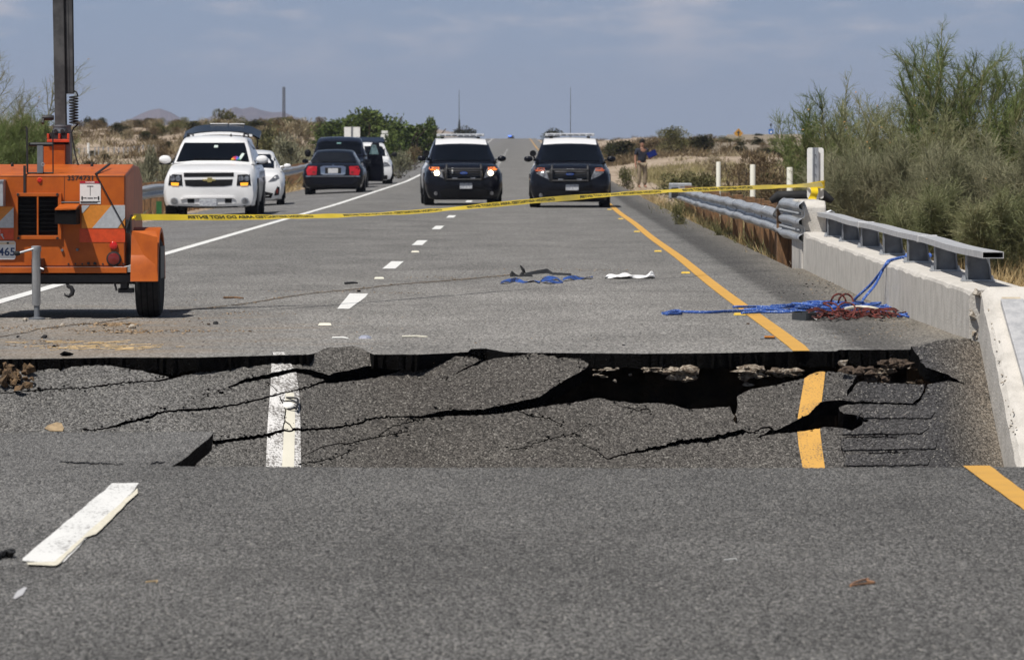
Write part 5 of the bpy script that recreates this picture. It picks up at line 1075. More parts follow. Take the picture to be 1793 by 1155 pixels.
m = MB(); rr = random.Random(5)
for k in range(70):
    x, y = rr.gauss(160, 65), rr.choice((602, 609, 612)) + rr.gauss(0, 1.5); a = rr.gauss(0, .25); L_ = rr.uniform(.04, .17); A = gp(x, y, .008); m.tube([A, A + Vector((L_ * math.cos(a), L_ * 2.4 * math.sin(a), rr.uniform(-.004, .012)))], .0028, n=3)
tag(m.build('straw', mt_straw), 'pale straw stalks scattered above the left broken edge', None, None, 'stuff')
joint = [(-60, 596), (0, 590), (47, 582), (70, 576), (105, 571.6), (140, 567.6), (168, 566), (230, 556), (300, 544.6), (370, 539), (439, 530.6), (490, 521.7), (551, 513), (634, 505.5), (690, 498.6), (800, 490), (868, 484), (895, 481)]
c = smooth_line(joint, 6); q = [(x + rc.gauss(0, 1), y - .55 + rc.gauss(0, .25)) for x, y in c] + [(x + rc.gauss(0, 1), y + .6 + rc.gauss(0, .25)) for x, y in c[::-1]]
m = MB(); n_ = len(c); m.add([gp(x, y, .004) for x, y in q], [(i, i + 1, 2 * n_ - 2 - i, 2 * n_ - 1 - i) for i in range(n_ - 1)]); m.build('joint_crack', M('dirty_joint', (.06, .05, .04), rough=1, col2=(.16, .12, .08), vscale=14), road)
debris('dirt', 'crumbs of dirt along the diagonal joint in the upper road', [(x, y, 5, .7, 5, .008, .022) for x, y in joint[3:]] + [(x, y, 12, .9, 8, .004, .012) for x, y in joint[2:]], mt_dd, 6)
q = smooth_line([(300, 542), (345, 540), (420, 538), (470, 537.5), (505, 538), (470, 539.5), (400, 541)], 10); 
# ------------------------------------------------------------------ vehicles (front towards -Y)
mt_wcar = M('white_car_paint', (.78, .78, .78), rough=.3, coat=.6, spec=.5, var=.02, vscale=3)
mt_bcar = M('black_car_paint', (.004, .0045, .008), rough=.25, coat=.12, spec=.25, var=.15, vscale=4)
mt_ncar = M('dark_blue_car_paint', (.008, .010, .019), rough=.25, coat=.25, spec=.3, var=.1, vscale=4)
mt_glass = M('tinted_glass', (.003, .004, .006), rough=.06, spec=.12, var=.25, vscale=2)
mt_glass2 = M('rear_glass', (.008, .009, .011), rough=.06, spec=.3, var=.4, vscale=1.5)
mt_bpl = M('black_plastic', (.006, .006, .007), rough=.55, spec=.2, var=.2, vscale=15)
mt_chr = M('chrome', (.62, .62, .64), rough=.12, metal=1.0, var=.05, vscale=20)
mt_lamp = M('lamp_glass', (.30, .31, .33), rough=.12, spec=.7, metal=.4, col2=(.10, .10, .11), vscale=14)
mt_amb = M('amber_lens', (.62, .20, .02), rough=.15, coat=.5, var=.1, vscale=30)
mt_ambon = M('amber_lamp_lit', (.7, .3, .02), rough=.2, emit=(1.0, .42, .03), estr=.9, var=.05)
mt_oron = M('orange_lamp_lit', (.6, .14, .02), rough=.2, emit=(1.0, .22, .02), estr=.8, var=.05)
mt_on = M('headlamp_lit', (.9, .85, .75), rough=.2, emit=(1.0, .82, .52), estr=14.0, var=.02)
mt_or2 = M('orange_lens', (.42, .085, .02), rough=.15, coat=.5, var=.1, vscale=30)
mt_tail = M('red_tail_lamp', (.36, .008, .012), rough=.12, coat=.7, var=.2, vscale=30)
mt_pl = M('number_plate', (.50, .52, .54), rough=.4, col2=(.30, .31, .36), vscale=22, thr=(.45, .6))
mt_alu = M('alloy_rim', (.35, .35, .36), rough=.3, metal=.8, var=.1)
def car(name, label, cat, loc, rz, st, gh, paint, group=None, wheels=(.35, -1.6, 1.4, .80, .22), cols=None):
    t = thing(name, label, cat, loc, rz, group)
    def ring(y, zb, zt, wb, wm, wt, zm):
        h = [(0, zb), (wb * .8, zb), (wb, zb + .04), (wb + (wm - wb) * .7, zb + (zm - zb) * .5), (wm, zm), (wm + (wt - wm) * .25, zm + (zt - zm) * .55), (wt, zt - .045), (wt - .07, zt - .008), (wt * .5, zt + .018), (0, zt + .025)]
        return [(x, y, z) for x, z in h] + [(-x, y, z) for x, z in h[-2:0:-1]]
    rings = [ring(*s) for s in st]
    b = MB(); b.loft(rings); body = b.build('body', paint, t, smooth=38)
    def gring(y, zT, wB, wT, zB):
        h = [(wB, zB), (wT + (wB - wT) * .15, zB + (zT - zB) * .75), (wT + .005, zT - .055), (wT - .06, zT - .012), (wT * .5, zT + .012), (0, zT + .02)]
        return [(x, y, z) for x, z in h] + [(-x, y, z) for x, z in h[-2::-1]]
    grs = [gring(*g) for g in gh]
    m = MB(); m.loft(grs, cap=True); cab = m.build('cabin', paint, t, smooth=38)
    allv = b.v + m.v; allf = b.f + [tuple(i + len(b.v) for i in f) for f in m.f]
    bv = BVHTree.FromPolygons([Vector(v) for v in allv], allf)
    t_ = {'t': t, 'bvh': bv, 'body': body, 'cabin': cab, 'gh': gh, 'st': st}
    r, yf, yr, xo, wd = wheels
    for s in (1, -1):
        for y in (yf, yr):
            w_ = MB(); w_.lathe([(r * .62, -wd / 2), (r * .93, -wd / 2), (r, -wd / 2 + .03), (r, wd / 2 - .03), (r * .93, wd / 2), (r * .62, wd / 2)], 28, (s * xo, y, r), 'x'); wo = w_.build('wheel', mt_tyre, t, smooth=40)
            q = MB(); x0 = s * (xo + wd / 2 - .03); q.lathe([(r * .61, -.01 * s), (r * .55, .0), (r * .2, .01 * s), (.03, .02 * s)], 20, (x0, y, r), 'x'); q.build('rim', mt_alu, wo, smooth=40)
            a = MB(); a.lathe([(r * 1.17, -.16), (r * 1.17, .16)], 26, (s * (xo - .075 + .0), y, r * 1.04), 'x'); 
            arch = MB(); xs_ = s * (max(q_[4] for q_ in st) + .004); pts = [(y + r * 1.18 * math.cos(k), r * 1.02 + r * 1.18 * math.sin(k)) for k in np.linspace(-.25, math.pi + .25, 18)]
            arch.prism(pts, 'x', xs_ - s * .10, xs_ - s * .0); arch.build('wheel_arch', mt_bpl, t)
    return t_
def decal(c, name, poly, mt, parent=None, off=.010, th=.02, grid=.07, back=False, side=0):
    """a panel that follows the body: outline in (x, z) seen from the front (or (y, z) from a side)"""
    q = smooth_line(list(poly) + [poly[0]], grid)[:-1]
    xs_, zs_ = [p[0] for p in q], [p[1] for p in q]
    ex = [(x, z) for x in np.arange(min(xs_) + grid / 2, max(xs_), grid) for z in np.arange(min(zs_) + grid / 2, max(zs_), grid)]
    ex = [e for e, k in zip(ex, inside(np.array(ex), q)) if k] if ex else []
    P, T = triangulate([q], ex); T = T[inside(P[T].mean(1), q)]
    if not len(T): return None
    V = []; d = Vector((0, -1 if back else 1, 0)) if not side else Vector((-side, 0, 0)); last = None
    for a, z in P:
        o = Vector((a, 8 if back else -8, z)) if not side else Vector((8 * side, a, z))
        h = c['bvh'].ray_cast(o, d)
        if h[0] is None:
            dd = 1e9; h0 = None
            for k in (.02, .05, .1, .16):
                for da, dz in ((k, 0), (-k, 0), (0, -k), (0, k), (-k, -k), (k, -k)):
                    o2 = o + (Vector((da, 0, dz)) if not side else Vector((0, da, dz))); hh = c['bvh'].ray_cast(o2, d)
                    if hh[0] is not None: h0 = hh[0]; break
                if h0 is not None: break
            p = Vector(h0) if h0 is not None else (last if last is not None else Vector((0, 0, 0)))
            p = Vector((a, p.y, z)) if not side else Vector((p.x, a, z))
        else: p = h[0]
        last = p; V.append(p - d * off)
    n = len(V); V2 = V + [v + d * (off + th) for v in V]; Fc = []; cnt = {}
    for t in T:
        t = [int(k) for k in t]; Fc.append(tuple(t)); Fc.append(tuple(k + n for k in t[::-1]))
        for k in range(3): cnt.setdefault(tuple(sorted((t[k], t[(k + 1) % 3]))), []).append((t[k], t[(k + 1) % 3]))
    for v in cnt.values():
        if len(v) == 1: a, b = v[0]; Fc.append((a, b, b + n, a + n))
    return mk(name, V2, Fc, mt, parent or c['t'], smooth=35)
def sym(poly): return [(-x, z) for x, z in poly][::-1]
def bxp(c, name, x0, x1, y0, y1, z0, z1, mt, parent=None, bev=.01): m = MB(); m.bx(x0, x1, y0, y1, z0, z1); return m.build(name, mt, parent or c['t'], bev=bev)
def mirror(c, s, x0, x1, y, z0, z1, mt, low=None):
    m = MB(); cx, cz = (x0 + x1) / 2 * s, (z0 + z1) / 2; w_, h_ = abs(x1 - x0) / 2, (z1 - z0) / 2
    rings = [[(cx + w_ * f * math.cos(a) * (1 if abs(math.cos(a)) < .8 else .96), y + d, cz + h_ * f * math.sin(a)) for a in np.linspace(0, 2 * math.pi, 15)[:-1]] for f, d in ((.55, -.10), (.88, -.08), (1, -.02), (1, .06), (.9, .08))]
    m.loft(rings); o = m.build('side_mirror', mt, c['t'], smooth=50)
    q = MB(); q.tube([(s * x0 * .99, y, z0 + .05), (s * (x0 - .16), y + .05, z0 + .03)], .03, n=6); q.build('mirror_arm', low or mt, o)
    return o
def oval(cx, cz, a, b, n=20): return [(cx + a * math.cos(k), cz + b * math.sin(k)) for k in np.linspace(0, 2 * math.pi, n + 1)[:-1]]

# --- black and white patrol SUV
def patrol(loc, rz, label, lit):
    st = [(-2.46, .32, .66, .50, .62, .52, .48), (-2.42, .18, .84, .70, .84, .70, .50), (-2.32, .14, .93, .82, .93, .78, .56), (-2.08, .14, 1.0, .86, .965, .80, .62), (-1.05, .18, 1.07, .88, .97, .84, .68), (1.9, .2, 1.10, .88, .97, .85, .68), (2.4, .3, 1.08, .8, .93, .8, .65), (2.5, .4, 1.0, .7, .85, .7, .7)]
    gh = [(-1.30, 1.075, .86, .80, 1.05), (-.32, 1.52, .86, .70, 1.05), (-.05, 1.61, .86, .665, 1.05), (.35, 1.645, .86, .65, 1.05), (1.3, 1.65, .86, .64, 1.05), (2.25, 1.58, .84, .62, 1.05), (2.46, 1.12, .82, .74, 1.05)]
    c = car('patrol_suv', label, 'police car', loc, rz, st, gh, mt_bcar, 'black and white police SUVs parked on the lanes', (.365, -1.47, 1.4, .835, .25)); t = c['t']
    decal(c, 'windshield', [(-.79, 1.09), (-.70, 1.33), (-.655, 1.495), (.655, 1.495), (.70, 1.33), (.79, 1.09), (.4, 1.10), (-.4, 1.10)], mt_glass, off=.006)
    m = MB(); rows = []
    for y, z, w_ in ((-.355, 1.512, .645), (-.05, 1.622, .625), (.35, 1.662, .615), (1.3, 1.668, .61), (2.2, 1.598, .59)):
        rows.append([(-w_, y, z - .012), (-w_ * .5, y, z + .012), (0, y, z + .02), (w_ * .5, y, z + .012), (w_, y, z - .012), (w_, y + .01, z - .05), (-w_, y + .01, z - .05)])
    m.loft(rows); m.build('roof', mt_wcar, t, smooth=40)
    for s in (1, -1):
        decal(c, 'side_window', [(-.85, 1.12), (-.25, 1.44), (.25, 1.52), (1.9, 1.50), (2.2, 1.14)], mt_glass, side=s, off=.004)
        d = decal(c, 'door', [(-1.0, .34), (-1.0, 1.04), (.05, 1.05), (.05, .34)], mt_wcar, side=s, off=.006); decal(c, 'door', [(.08, .34), (.08, 1.05), (1.0, 1.06), (1.0, .40)], mt_wcar, side=s, off=.006)
        P = [(.60, .945), (.84, .955), (.86, .90), (.80, .82), (.66, .74), (.49, .665), (.53, .78)]
        h = decal(c, 'headlight', P if s > 0 else sym(P), mt_lamp, off=.012)
        P2 = [(.60, .942), (.83, .95), (.85, .905), (.80, .865), (.60, .88)]; decal(c, 'turn_signal', P2 if s > 0 else sym(P2), mt_oron if lit else mt_or2, h, off=.018, grid=.05)
        if lit:
            hl = decal(c, 'lamp_bulb', oval(.665 * s, .80, .062, .062), mt_on, h, off=.022, grid=.05)
        decal(c, 'fog_light', oval(.69 * s, .30, .045, .05, 12), mt_lamp, off=.012, grid=.05)
        mirror(c, s, .88, 1.11, -1.0, 1.08, 1.225, mt_bcar)
        m = MB(); m.tube([(s * .43, -2.52, .62), (s * .43, -2.56, .75), (s * .425, -2.50, .95), (s * .42, -2.40, 1.0)], .028, n=8); pb = m.build('push_bar_upright', mt_blackm, t, smooth=60)
        decal(c, 'grille_light', [(s * .22 - .06, .655), (s * .22 + .06, .655), (s * .22 + .06, .69), (s * .22 - .06, .69)], mt_lamp, off=.03, grid=.06)
    decal(c, 'grille', [(-.50, .62), (-.52, .78), (-.47, .93), (.47, .93), (.52, .78), (.50, .62)], mt_bpl, off=.010)
    m = MB(); [m.tube([(-.43, -2.545, z), (.43, -2.545, z)], .022, n=8) for z in (.64, .90)]; m.build('push_bar_rail', mt_blackm, t, smooth=60)
    for z in (.72, .79, .86): decal(c, 'grille_bar', [(-.42, z - .012), (.42, z - .012), (.42, z + .012), (-.42, z + .012)], M('dark_chrome', (.05, .05, .055), rough=.25, metal=.8, var=.1) if 'dark_chrome' not in bpy.data.materials else bpy.data.materials['dark_chrome'], off=.018, grid=.1)
    e = decal(c, 'emblem', oval(.0, .80, .095, .035), M('emblem_blue', (.03, .06, .22), rough=.2, coat=.5, var=.1) if 'emblem_blue' not in bpy.data.materials else bpy.data.materials['emblem_blue'], off=.03, grid=.06); decal(c, 'emblem_script', [(-.055, .795), (-.03, .812), (.03, .808), (.055, .80), (.03, .792), (-.03, .79)], mt_chr, e, off=.036, grid=.05)
    m = MB(); m.bx(-.10 if not lit else -.30, .10 if not lit else -.265, -2.50, -2.47, .90 if not lit else .79, .925 if not lit else .93); m.build('grille_lamp_bar', mt_white, t)
    pl_ = bxp(c, 'licence_plate', -.10, .21, -2.505, -2.485, .41, .555, mt_pl); V, Fc = text_mesh('1394', .1, (.22, .065)); m = MB(); m.add([(v.x + .055, -2.507, v.y + .475) for v in V], Fc)
    decal(c, 'lower_grille', [(-.55, .20), (-.60, .33), (-.5, .40), (.5, .40), (.60, .33), (.55, .20)], mt_bpl, off=.008)
    # light bar
    lb = MB(); lb.bx(-.60, .60, .20, .48, 1.705, 1.775); lbo = lb.build('light_bar', mt_galv if False else M('light_bar_shell', (.50, .52, .54), rough=.25, coat=.4, col2=(.36, .37, .39), vscale=9) if 'light_bar_shell' not in bpy.data.materials else bpy.data.materials['light_bar_shell'], t, bev=.02)
    for k in range(7): m = MB(); m.bx(-.52 + k * .155, -.40 + k * .155, .185, .205, 1.707, 1.745); m.build('light_module', mt_lamp, lbo)
    for s in (1, -1): m = MB(); m.bx(s * .45 - .04, s * .45 + .04, .25, .42, 1.645, 1.70); m.build('bar_foot', mt_bpl, lbo)
    m = MB(); m.lathe([(.03, 1.655), (.03, 1.675), (.008, 1.70), (.006, 2.55), (.004, 2.9)], 8, (.02, 1.9, 0)); m.build('antenna', mt_blackm, t)
    m = MB(); m.lathe([(.03, -.08), (.075, -.09), (.08, -.02), (.05, .06)], 14, (-.885, -.95, 1.285), 'y'); m.tube([(-.885, -.93, 1.25), (-.82, -.9, 1.12)], .018, n=6); m.build('spotlight', mt_bpl, t, smooth=45)
    return c
pr_ = patrol((.865, 122.0 + 2.46 + .2, 0), math.radians(-.3), 'black and white police SUV with dark headlights, right one of the pair on the road', False)
pl2 = patrol((-1.84, 127.0 + 2.46, 0), math.radians(2.6), 'black and white police SUV with its headlights on, straddling the lane line', True)

# --- white full-size SUV with its tailgate up
st = [(-2.83, .34, .74, .72, .80, .72, .5), (-2.79, .29, 1.02, .88, .94, .84, .55), (-2.66, .27, 1.07, .95, 1.0, .90, .6), (-1.35, .3, 1.22, .95, 1.005, .90, .8), (2.6, .35, 1.25, .95, 1.005, .90, .8), (2.78, .4, 1.2, .9, .96, .86, .8)]
gh = [(-1.45, 1.23, .92, .86, 1.2), (-.62, 1.66, .92, .74, 1.2), (-.35, 1.77, .92, .70, 1.2), (.1, 1.81, .92, .69, 1.2), (2.5, 1.80, .92, .68, 1.2), (2.76, 1.30, .9, .82, 1.2)]
zs = -.13
wc = car('white_suv', 'large white SUV with amber lamps and its rear tailgate raised, nearest on the shoulder', 'car', (-7.02, 111.0 + 2.8, zs), math.radians(.8), st, gh, mt_wcar, None, (.41, -1.72, 1.6, .86, .27)); t = wc['t']
ws = decal(wc, 'windshield', [(-.80, 1.24), (-.72, 1.50), (-.66, 1.665), (.66, 1.665), (.72, 1.50), (.80, 1.24), (.4, 1.275), (-.4, 1.275)], mt_glass, off=.006)
for s in (1, -1):
    P = [(.60, .975), (.86, .985), (.89, .75), (.58, .74)]; h = decal(wc, 'headlight', P if s > 0 else sym(P), mt_bpl, off=.010, grid=.06)
    for a in (.675, .80): decal(wc, 'headlight_lens', oval(a * s, .895, .058, .06, 14), mt_lamp, h, off=.018, grid=.05)
    P = [(.66, .80), (.83, .805), (.82, .745), (.67, .74)]; decal(wc, 'turn_lamp', P if s > 0 else sym(P), mt_ambon, h, off=.02, grid=.05)
    rg = decal(wc, 'fog_lamp_rim', oval(.76 * s, .41, .085, .075, 16), mt_galv, off=.008, grid=.05); decal(wc, 'fog_lamp', oval(.76 * s, .41, .06, .055, 14), mt_lamp, rg, off=.014, grid=.05)
    P = [(.33, .37), (.47, .37), (.48, .455), (.33, .46)]; decal(wc, 'tow_hook_opening', P if s > 0 else sym(P), mt_bpl, off=.008, grid=.06)
    mirror(wc, s, .92, 1.20, -1.05, 1.20, 1.39, mt_wcar, mt_bpl); m = MB(); m.bx(s * 1.06 - .13, s * 1.06 + .13, -1.10, -1.0, 1.185, 1.225); m.build('mirror_base', mt_bpl, t, bev=.015)
    decal(wc, 'side_window', [(-.95, 1.28), (-.45, 1.62), (.0, 1.70), (2.3, 1.68), (2.55, 1.32)], mt_glass, side=s, off=.004); decal(wc, 'door_handle', [(-.1, 1.08), (.12, 1.08), (.12, 1.12), (-.1, 1.12)], mt_chr, side=s, off=.02, grid=.08)
    m = MB(); m.tube([(s * .62, -.05, 1.80), (s * .62, .1, 1.86), (s * .62, 2.2, 1.86), (s * .62, 2.4, 1.80)], .02, n=6); m.build('roof_rail', mt_bpl, t)
decal(wc, 'grille_slot', [(-.55, .925), (-.56, 1.015), (.52, 1.02), (.52, .935)], mt_bpl, off=.008); decal(wc, 'grille_slot', [(-.52, .74), (-.54, .865), (.50, .875), (.48, .75), (.3, .725), (-.35, .72)], mt_bpl, off=.008)
em = decal(wc, 'emblem', [(-.15, .875), (-.055, .875), (-.045, .91), (.05, .91), (.06, .875), (.12, .88), (.13, .845), (.055, .845), (.045, .815), (-.045, .81), (-.055, .84), (-.14, .84)], M('gold_emblem', (.55, .42, .14), rough=.25, metal=.8, var=.1), off=.02, grid=.06)
decal(wc, 'bumper_lip', [(-.62, .44), (-.55, .50), (.52, .51), (.56, .45), (.5, .475), (-.5, .465)], mt_wcar, off=.035, th=.05, grid=.08)
p_ = bxp(wc, 'licence_plate', -.22, .155, -2.865, -2.83, .295, .455, mt_pl)
decal(wc, 'lower_valance', [(-.88, .27), (-.9, .31), (-.6, .30), (0, .275), (.6, .30), (.9, .33), (.88, .28), (0, .25)], mt_bpl, off=.006, grid=.1)
m = MB(); m.bx(-.75, .75, 1.2, 1.5, .22, .36); m.bx(.02, .42, 2.2, 2.7, .22, .45); m.build('underbody', mt_bpl, t, bev=.03)
m = MB(); m.lathe([(.018, 1.80), (.03, 1.81), (.012, 1.86)], 8, (.34, -.1, 0)); m.build('roof_antenna', mt_bpl, t)
# raised tailgate
tg = MB(); rows = []
for x in np.linspace(-.86, .86, 9):
    d = .09 * (1 - abs(x / .86) ** 3) - .07 * abs(x / .86) ** 6; rows.append([(x, 2.60, 1.84 + d), (x, 3.62, 2.00 + d), (x, 3.68, 1.95 + d), (x, 2.64, 1.80 + d)])
tg.loft(rows); tgo = tg.build('tailgate', mt_bcar, t, smooth=35)
m = MB(); m.loft([[(x, 2.50, 1.85 + .06 * (1 - (x / .7) ** 2)), (x, 2.70, 1.86 + .06 * (1 - (x / .7) ** 2)), (x, 2.70, 1.82 + .05 * (1 - (x / .7) ** 2)), (x, 2.50, 1.80 + .05 * (1 - (x / .7) ** 2))] for x in np.linspace(-.70, .70, 9)]); m.build('rear_spoiler', mt_wcar, t, smooth=35)
m = MB(); m.bx(-.30, .10, 3.55, 3.72, 2.085, 2.11); m.bx(.13, .48, 3.55, 3.72, 2.08, 2.105); m.build('tailgate_trim', mt_wcar, tgo, bev=.01)
for s in (1, -1): m = MB(); m.tube([(s * .80, 2.72, 1.55), (s * .80, 3.1, 1.80)], .015, n=6); m.build('gas_strut', mt_bpl, tgo)
# things behind the windshield glass: rainbow fan placard and papers
for i, (a, col) in enumerate(zip(np.linspace(165, 15, 6), ((.70, .42, .04), (.62, .10, .03), (.45, .03, .10), (.22, .10, .45), (.04, .16, .50), (.06, .34, .12)))):
    a = math.radians(a); cx, cz = .50, 1.285; pts = [(cx, cz)] + [(cx + .10 * math.cos(a + d) * 1.05, cz + .085 * math.sin(a + d)) for d in (-.22, -.08, .08, .22)]
    decal(wc, 'rainbow_placard', pts, M('placard_%d' % i, col, rough=.5, var=.05), ws, off=.009, grid=.04)
decal(wc, 'paper', [(.60, 1.28), (.68, 1.43), (.625, 1.44), (.56, 1.34)], M('paper_white', (.52, .60, .56), rough=.6, var=.15, vscale=30), ws, off=.009, grid=.06); decal(wc, 'toll_tag', [(.0, 1.555), (.085, 1.555), (.085, 1.61), (.0, 1.61)], bpy.data.materials['paper_white'], ws, off=.009, grid=.06)

# --- white hatchback behind it
st = [(-2.22, .30, .66, .52, .60, .50, .48), (-2.16, .20, .80, .66, .76, .62, .50), (-2.0, .17, .88, .74, .84, .68, .55), (-1.3, .17, .98, .80, .87, .76, .62), (-.9, .2, 1.0, .82, .873, .78, .65), (1.8, .25, 1.02, .82, .873, .76, .65), (2.2, .35, 1.0, .7, .8, .66, .7)]
gh = [(-1.45, .97, .80, .70, .93), (-.2, 1.40, .80, .58, .93), (.3, 1.47, .80, .56, .93), (1.2, 1.42, .80, .55, .93), (2.15, 1.08, .74, .60, .93)]
pc = car('white_hatchback', 'small white hatchback parked close behind the large white SUV', 'car', (-7.42, 133.5 + 2.2, -.12), math.radians(3.0), st, gh, mt_wcar, None, (.31, -1.32, 1.38, .75, .20)); t = pc['t']
decal(pc, 'windshield', [(-.72, 1.0), (-.62, 1.22), (-.54, 1.375), (.54, 1.375), (.62, 1.22), (.72, 1.0), (.3, 1.02), (-.3, 1.02)], mt_glass, off=.006)
for s in (1, -1):
    P = [(.42, .66), (.60, .83), (.72, .86), (.77, .78), (.60, .68)]; h = decal(pc, 'headlight', P if s > 0 else sym(P), mt_lamp, off=.010, grid=.06)
    P = [(.58, .30), (.70, .32), (.72, .52), (.66, .54), (.60, .42)]; f_ = decal(pc, 'fog_recess', P if s > 0 else sym(P), mt_bpl, off=.008, grid=.06); decal(pc, 'fog_lamp', oval(.655 * s, .42, .03, .07, 12), mt_dred if s > 0 else mt_lamp, f_, off=.014, grid=.05)
    mirror(pc, s, .82, 1.03, -.85, 1.0, 1.13, mt_wcar); decal(pc, 'side_window', [(-.8, 1.03), (-.1, 1.34), (.4, 1.39), (1.2, 1.34), (1.7, 1.08)], mt_glass, side=s, off=.004)
    decal(pc, 'door_handle', [(.0, .86), (.2, .86), (.2, .89), (.0, .89)], mt_chr, side=s, off=.02, grid=.08)
decal(pc, 'lower_grille', [(-.50, .24), (-.55, .36), (-.3, .42), (.3, .42), (.55, .36), (.50, .24)], mt_bpl, off=.008); decal(pc, 'upper_grille', [(-.25, .67), (-.22, .71), (.22, .71), (.25, .67)], mt_bpl, off=.008); decal(pc, 'emblem', oval(0, .77, .06, .042), mt_chr, off=.012, grid=.05); bxp(pc, 'licence_plate', -.15, .15, -2.24, -2.2, .47, .6, mt_pl)

# --- black limousine sedan seen from the rear
st = [(-2.7, .30, .66, .6, .7, .6, .5), (-2.55, .20, .80, .8, .92, .78, .55), (-1.2, .2, .98, .85, .96, .84, .65), (1.6, .2, 1.02, .86, .965, .84, .65), (2.55, .22, .985, .85, .95, .80, .65), (2.68, .25, .93, .80, .90, .74, .62), (2.74, .32, .72, .70, .80, .68, .52)]
gh = [(-1.15, 1.0, .82, .74, .97), (-.25, 1.36, .82, .62, .97), (.2, 1.43, .82, .60, .97), (.9, 1.42, .82, .59, .97), (1.35, 1.36, .82, .58, .97), (1.95, 1.02, .80, .68, .97)]
sd = car('black_sedan', 'shiny black sedan seen from behind with red tail lamps and a chrome plate frame', 'car', (-6.28, 160.5 + 2.7, -.08), math.radians(180 + .6), st, gh, mt_bcar, None, (.34, -1.62, 1.4, .80, .23)); t = sd['t']
decal(sd, 'rear_window', [(-.68, 1.05), (-.60, 1.24), (-.50, 1.355), (.50, 1.355), (.60, 1.24), (.68, 1.05)], mt_glass2, off=.006, back=True)
for s in (1, -1):
    P = [(.52, .66), (.50, .92), (.78, .93), (.84, .80), (.80, .64)]; tl = decal(sd, 'tail_lamp', P if s > 0 else sym(P), mt_tail, off=.012, back=True, grid=.06); decal(sd, 'reverse_lamp', oval(.60 * s, .74, .05, .035, 12), mt_dred, tl, off=.018, back=True, grid=.05)
    mirror(sd, s, .88, 1.10, -.85, 1.0, 1.14, mt_bcar); decal(sd, 'side_window', [(-.85, 1.05), (-.2, 1.32), (.3, 1.37), (1.2, 1.33), (1.6, 1.08)], mt_glass, side=s, off=.004)
fr = decal(sd, 'plate_frame', [(-.38, .68), (-.40, .90), (-.3, .94), (.3, .94), (.40, .90), (.38, .68), (.3, .65), (-.3, .65)], mt_chr, off=.012, back=True); decal(sd, 'plate_recess', [(-.25, .70), (-.25, .88), (.25, .88), (.25, .70)], mt_bpl, fr, off=.017, back=True); 
m = MB(); m.bx(-.155, .155, 2.735, 2.77, .71, .86); m.build('licence_plate', M('plate_rear', (.55, .55, .56), rough=.4, var=.1, vscale=20), fr); decal(sd, 'badge', oval(0, .965, .035, .03, 12), mt_chr, off=.014, back=True, grid=.04)
decal(sd, 'bumper', [(-.82, .36), (-.86, .60), (.86, .60), (.82, .36)], mt_bcar, off=.05, th=.07, back=True, grid=.1); decal(sd, 'bumper_trim', [(-.84, .60), (-.84, .625), (.84, .625), (.84, .60)], mt_chr, off=.056, th=.06, back=True, grid=.12)

# --- dark blue big SUV behind it, facing us, driver's door open
st = [(-2.7, .34, .78, .74, .82, .74, .5), (-2.6, .28, 1.0, .9, .97, .86, .6), (-1.3, .3, 1.22, .95, 1.0, .90, .8), (2.5, .35, 1.25, .95, 1.0, .90, .8), (2.65, .4, 1.2, .9, .95, .86, .8)]
gh = [(-1.5, 1.22, .92, .87, 1.2), (-.75, 1.70, .92, .78, 1.2), (-.45, 1.80, .92, .74, 1.2), (.1, 1.84, .92, .73, 1.2), (2.4, 1.83, .92, .72, 1.2), (2.62, 1.3, .9, .82, 1.2)]
dv = car('dark_blue_van', 'dark blue van facing the gap behind the black sedan, its front door wide open', 'van', (-6.80, 178 + 2.7, -.05), math.radians(1), st, gh, mt_ncar, None, (.40, -1.62, 1.55, .84, .26)); t = dv['t']
w2 = decal(dv, 'windshield', [(-.84, 1.25), (-.77, 1.55), (-.73, 1.70), (.73, 1.70), (.77, 1.55), (.84, 1.25)], mt_glass, off=.006); decal(dv, 'toll_tag', [(-.09, 1.60), (.06, 1.60), (.06, 1.65), (-.09, 1.65)], M('tag_teal', (.12, .25, .24), rough=.4, var=.1), w2, off=.01, grid=.08)
for s in (1, -1):
    mirror(dv, s, .98, 1.22, -1.0, 1.14, 1.42, mt_bpl); P = [(.58, .80), (.60, 1.0), (.85, 1.0), (.87, .82)]; decal(dv, 'headlight', P if s > 0 else sym(P), mt_lamp, off=.01); decal(dv, 'side_window', [(-1.0, 1.28), (-.5, 1.62), (.0, 1.72), (2.2, 1.7), (2.4, 1.3)], mt_glass, side=s, off=.004)
decal(dv, 'grille', [(-.5, .72), (-.5, .98), (.5, .98), (.5, .72)], mt_bpl, off=.01); bxp(dv, 'licence_plate', -.15, .15, -2.74, -2.7, .45, .58, mt_pl)
m = MB(); R2 = Matrix.Rotation(math.radians(-48), 3, 'Z'); pv = Vector((.99, -1.05, 0))
dp = [(.02, .30), (.02, 1.22), (.22, 1.58), (.30, 1.66), (.55, 1.64), (.72, 1.2), (.80, .9), (.82, .45), (.78, .30)]
m.prism(dp, 'y', -.05, .05); m.v = [tuple(R2 @ Vector(v) + pv) for v in m.v]; do = m.build('open_door', mt_bcar, t, bev=.02)
m = MB(); m.prism([(.14, 1.0 + .24), (.30, 1.58), (.50, 1.57), (.64, 1.24)], 'y', -.062, .062); m.v = [tuple(R2 @ Vector(v) + pv) for v in m.v]; m.build('door_window', M('door_glass_reflection', (.05, .09, .10), rough=.08, spec=.6, col2=(.16, .24, .25), vscale=5), do)  # bluish reflection painted into the colour of the window glass
m = MB(); m.tube([pv + Vector((.06, -.08, 1.16)), pv + Vector((.20, -.085, 1.18)), pv + Vector((.24, -.08, 1.14))], [.03, .035, .02], n=8); m.build('hand_at_door', M('hand_skin', (.34, .20, .13), rough=.6, var=.2), do)  # stands for a hand at the open door, shaped as a short tube

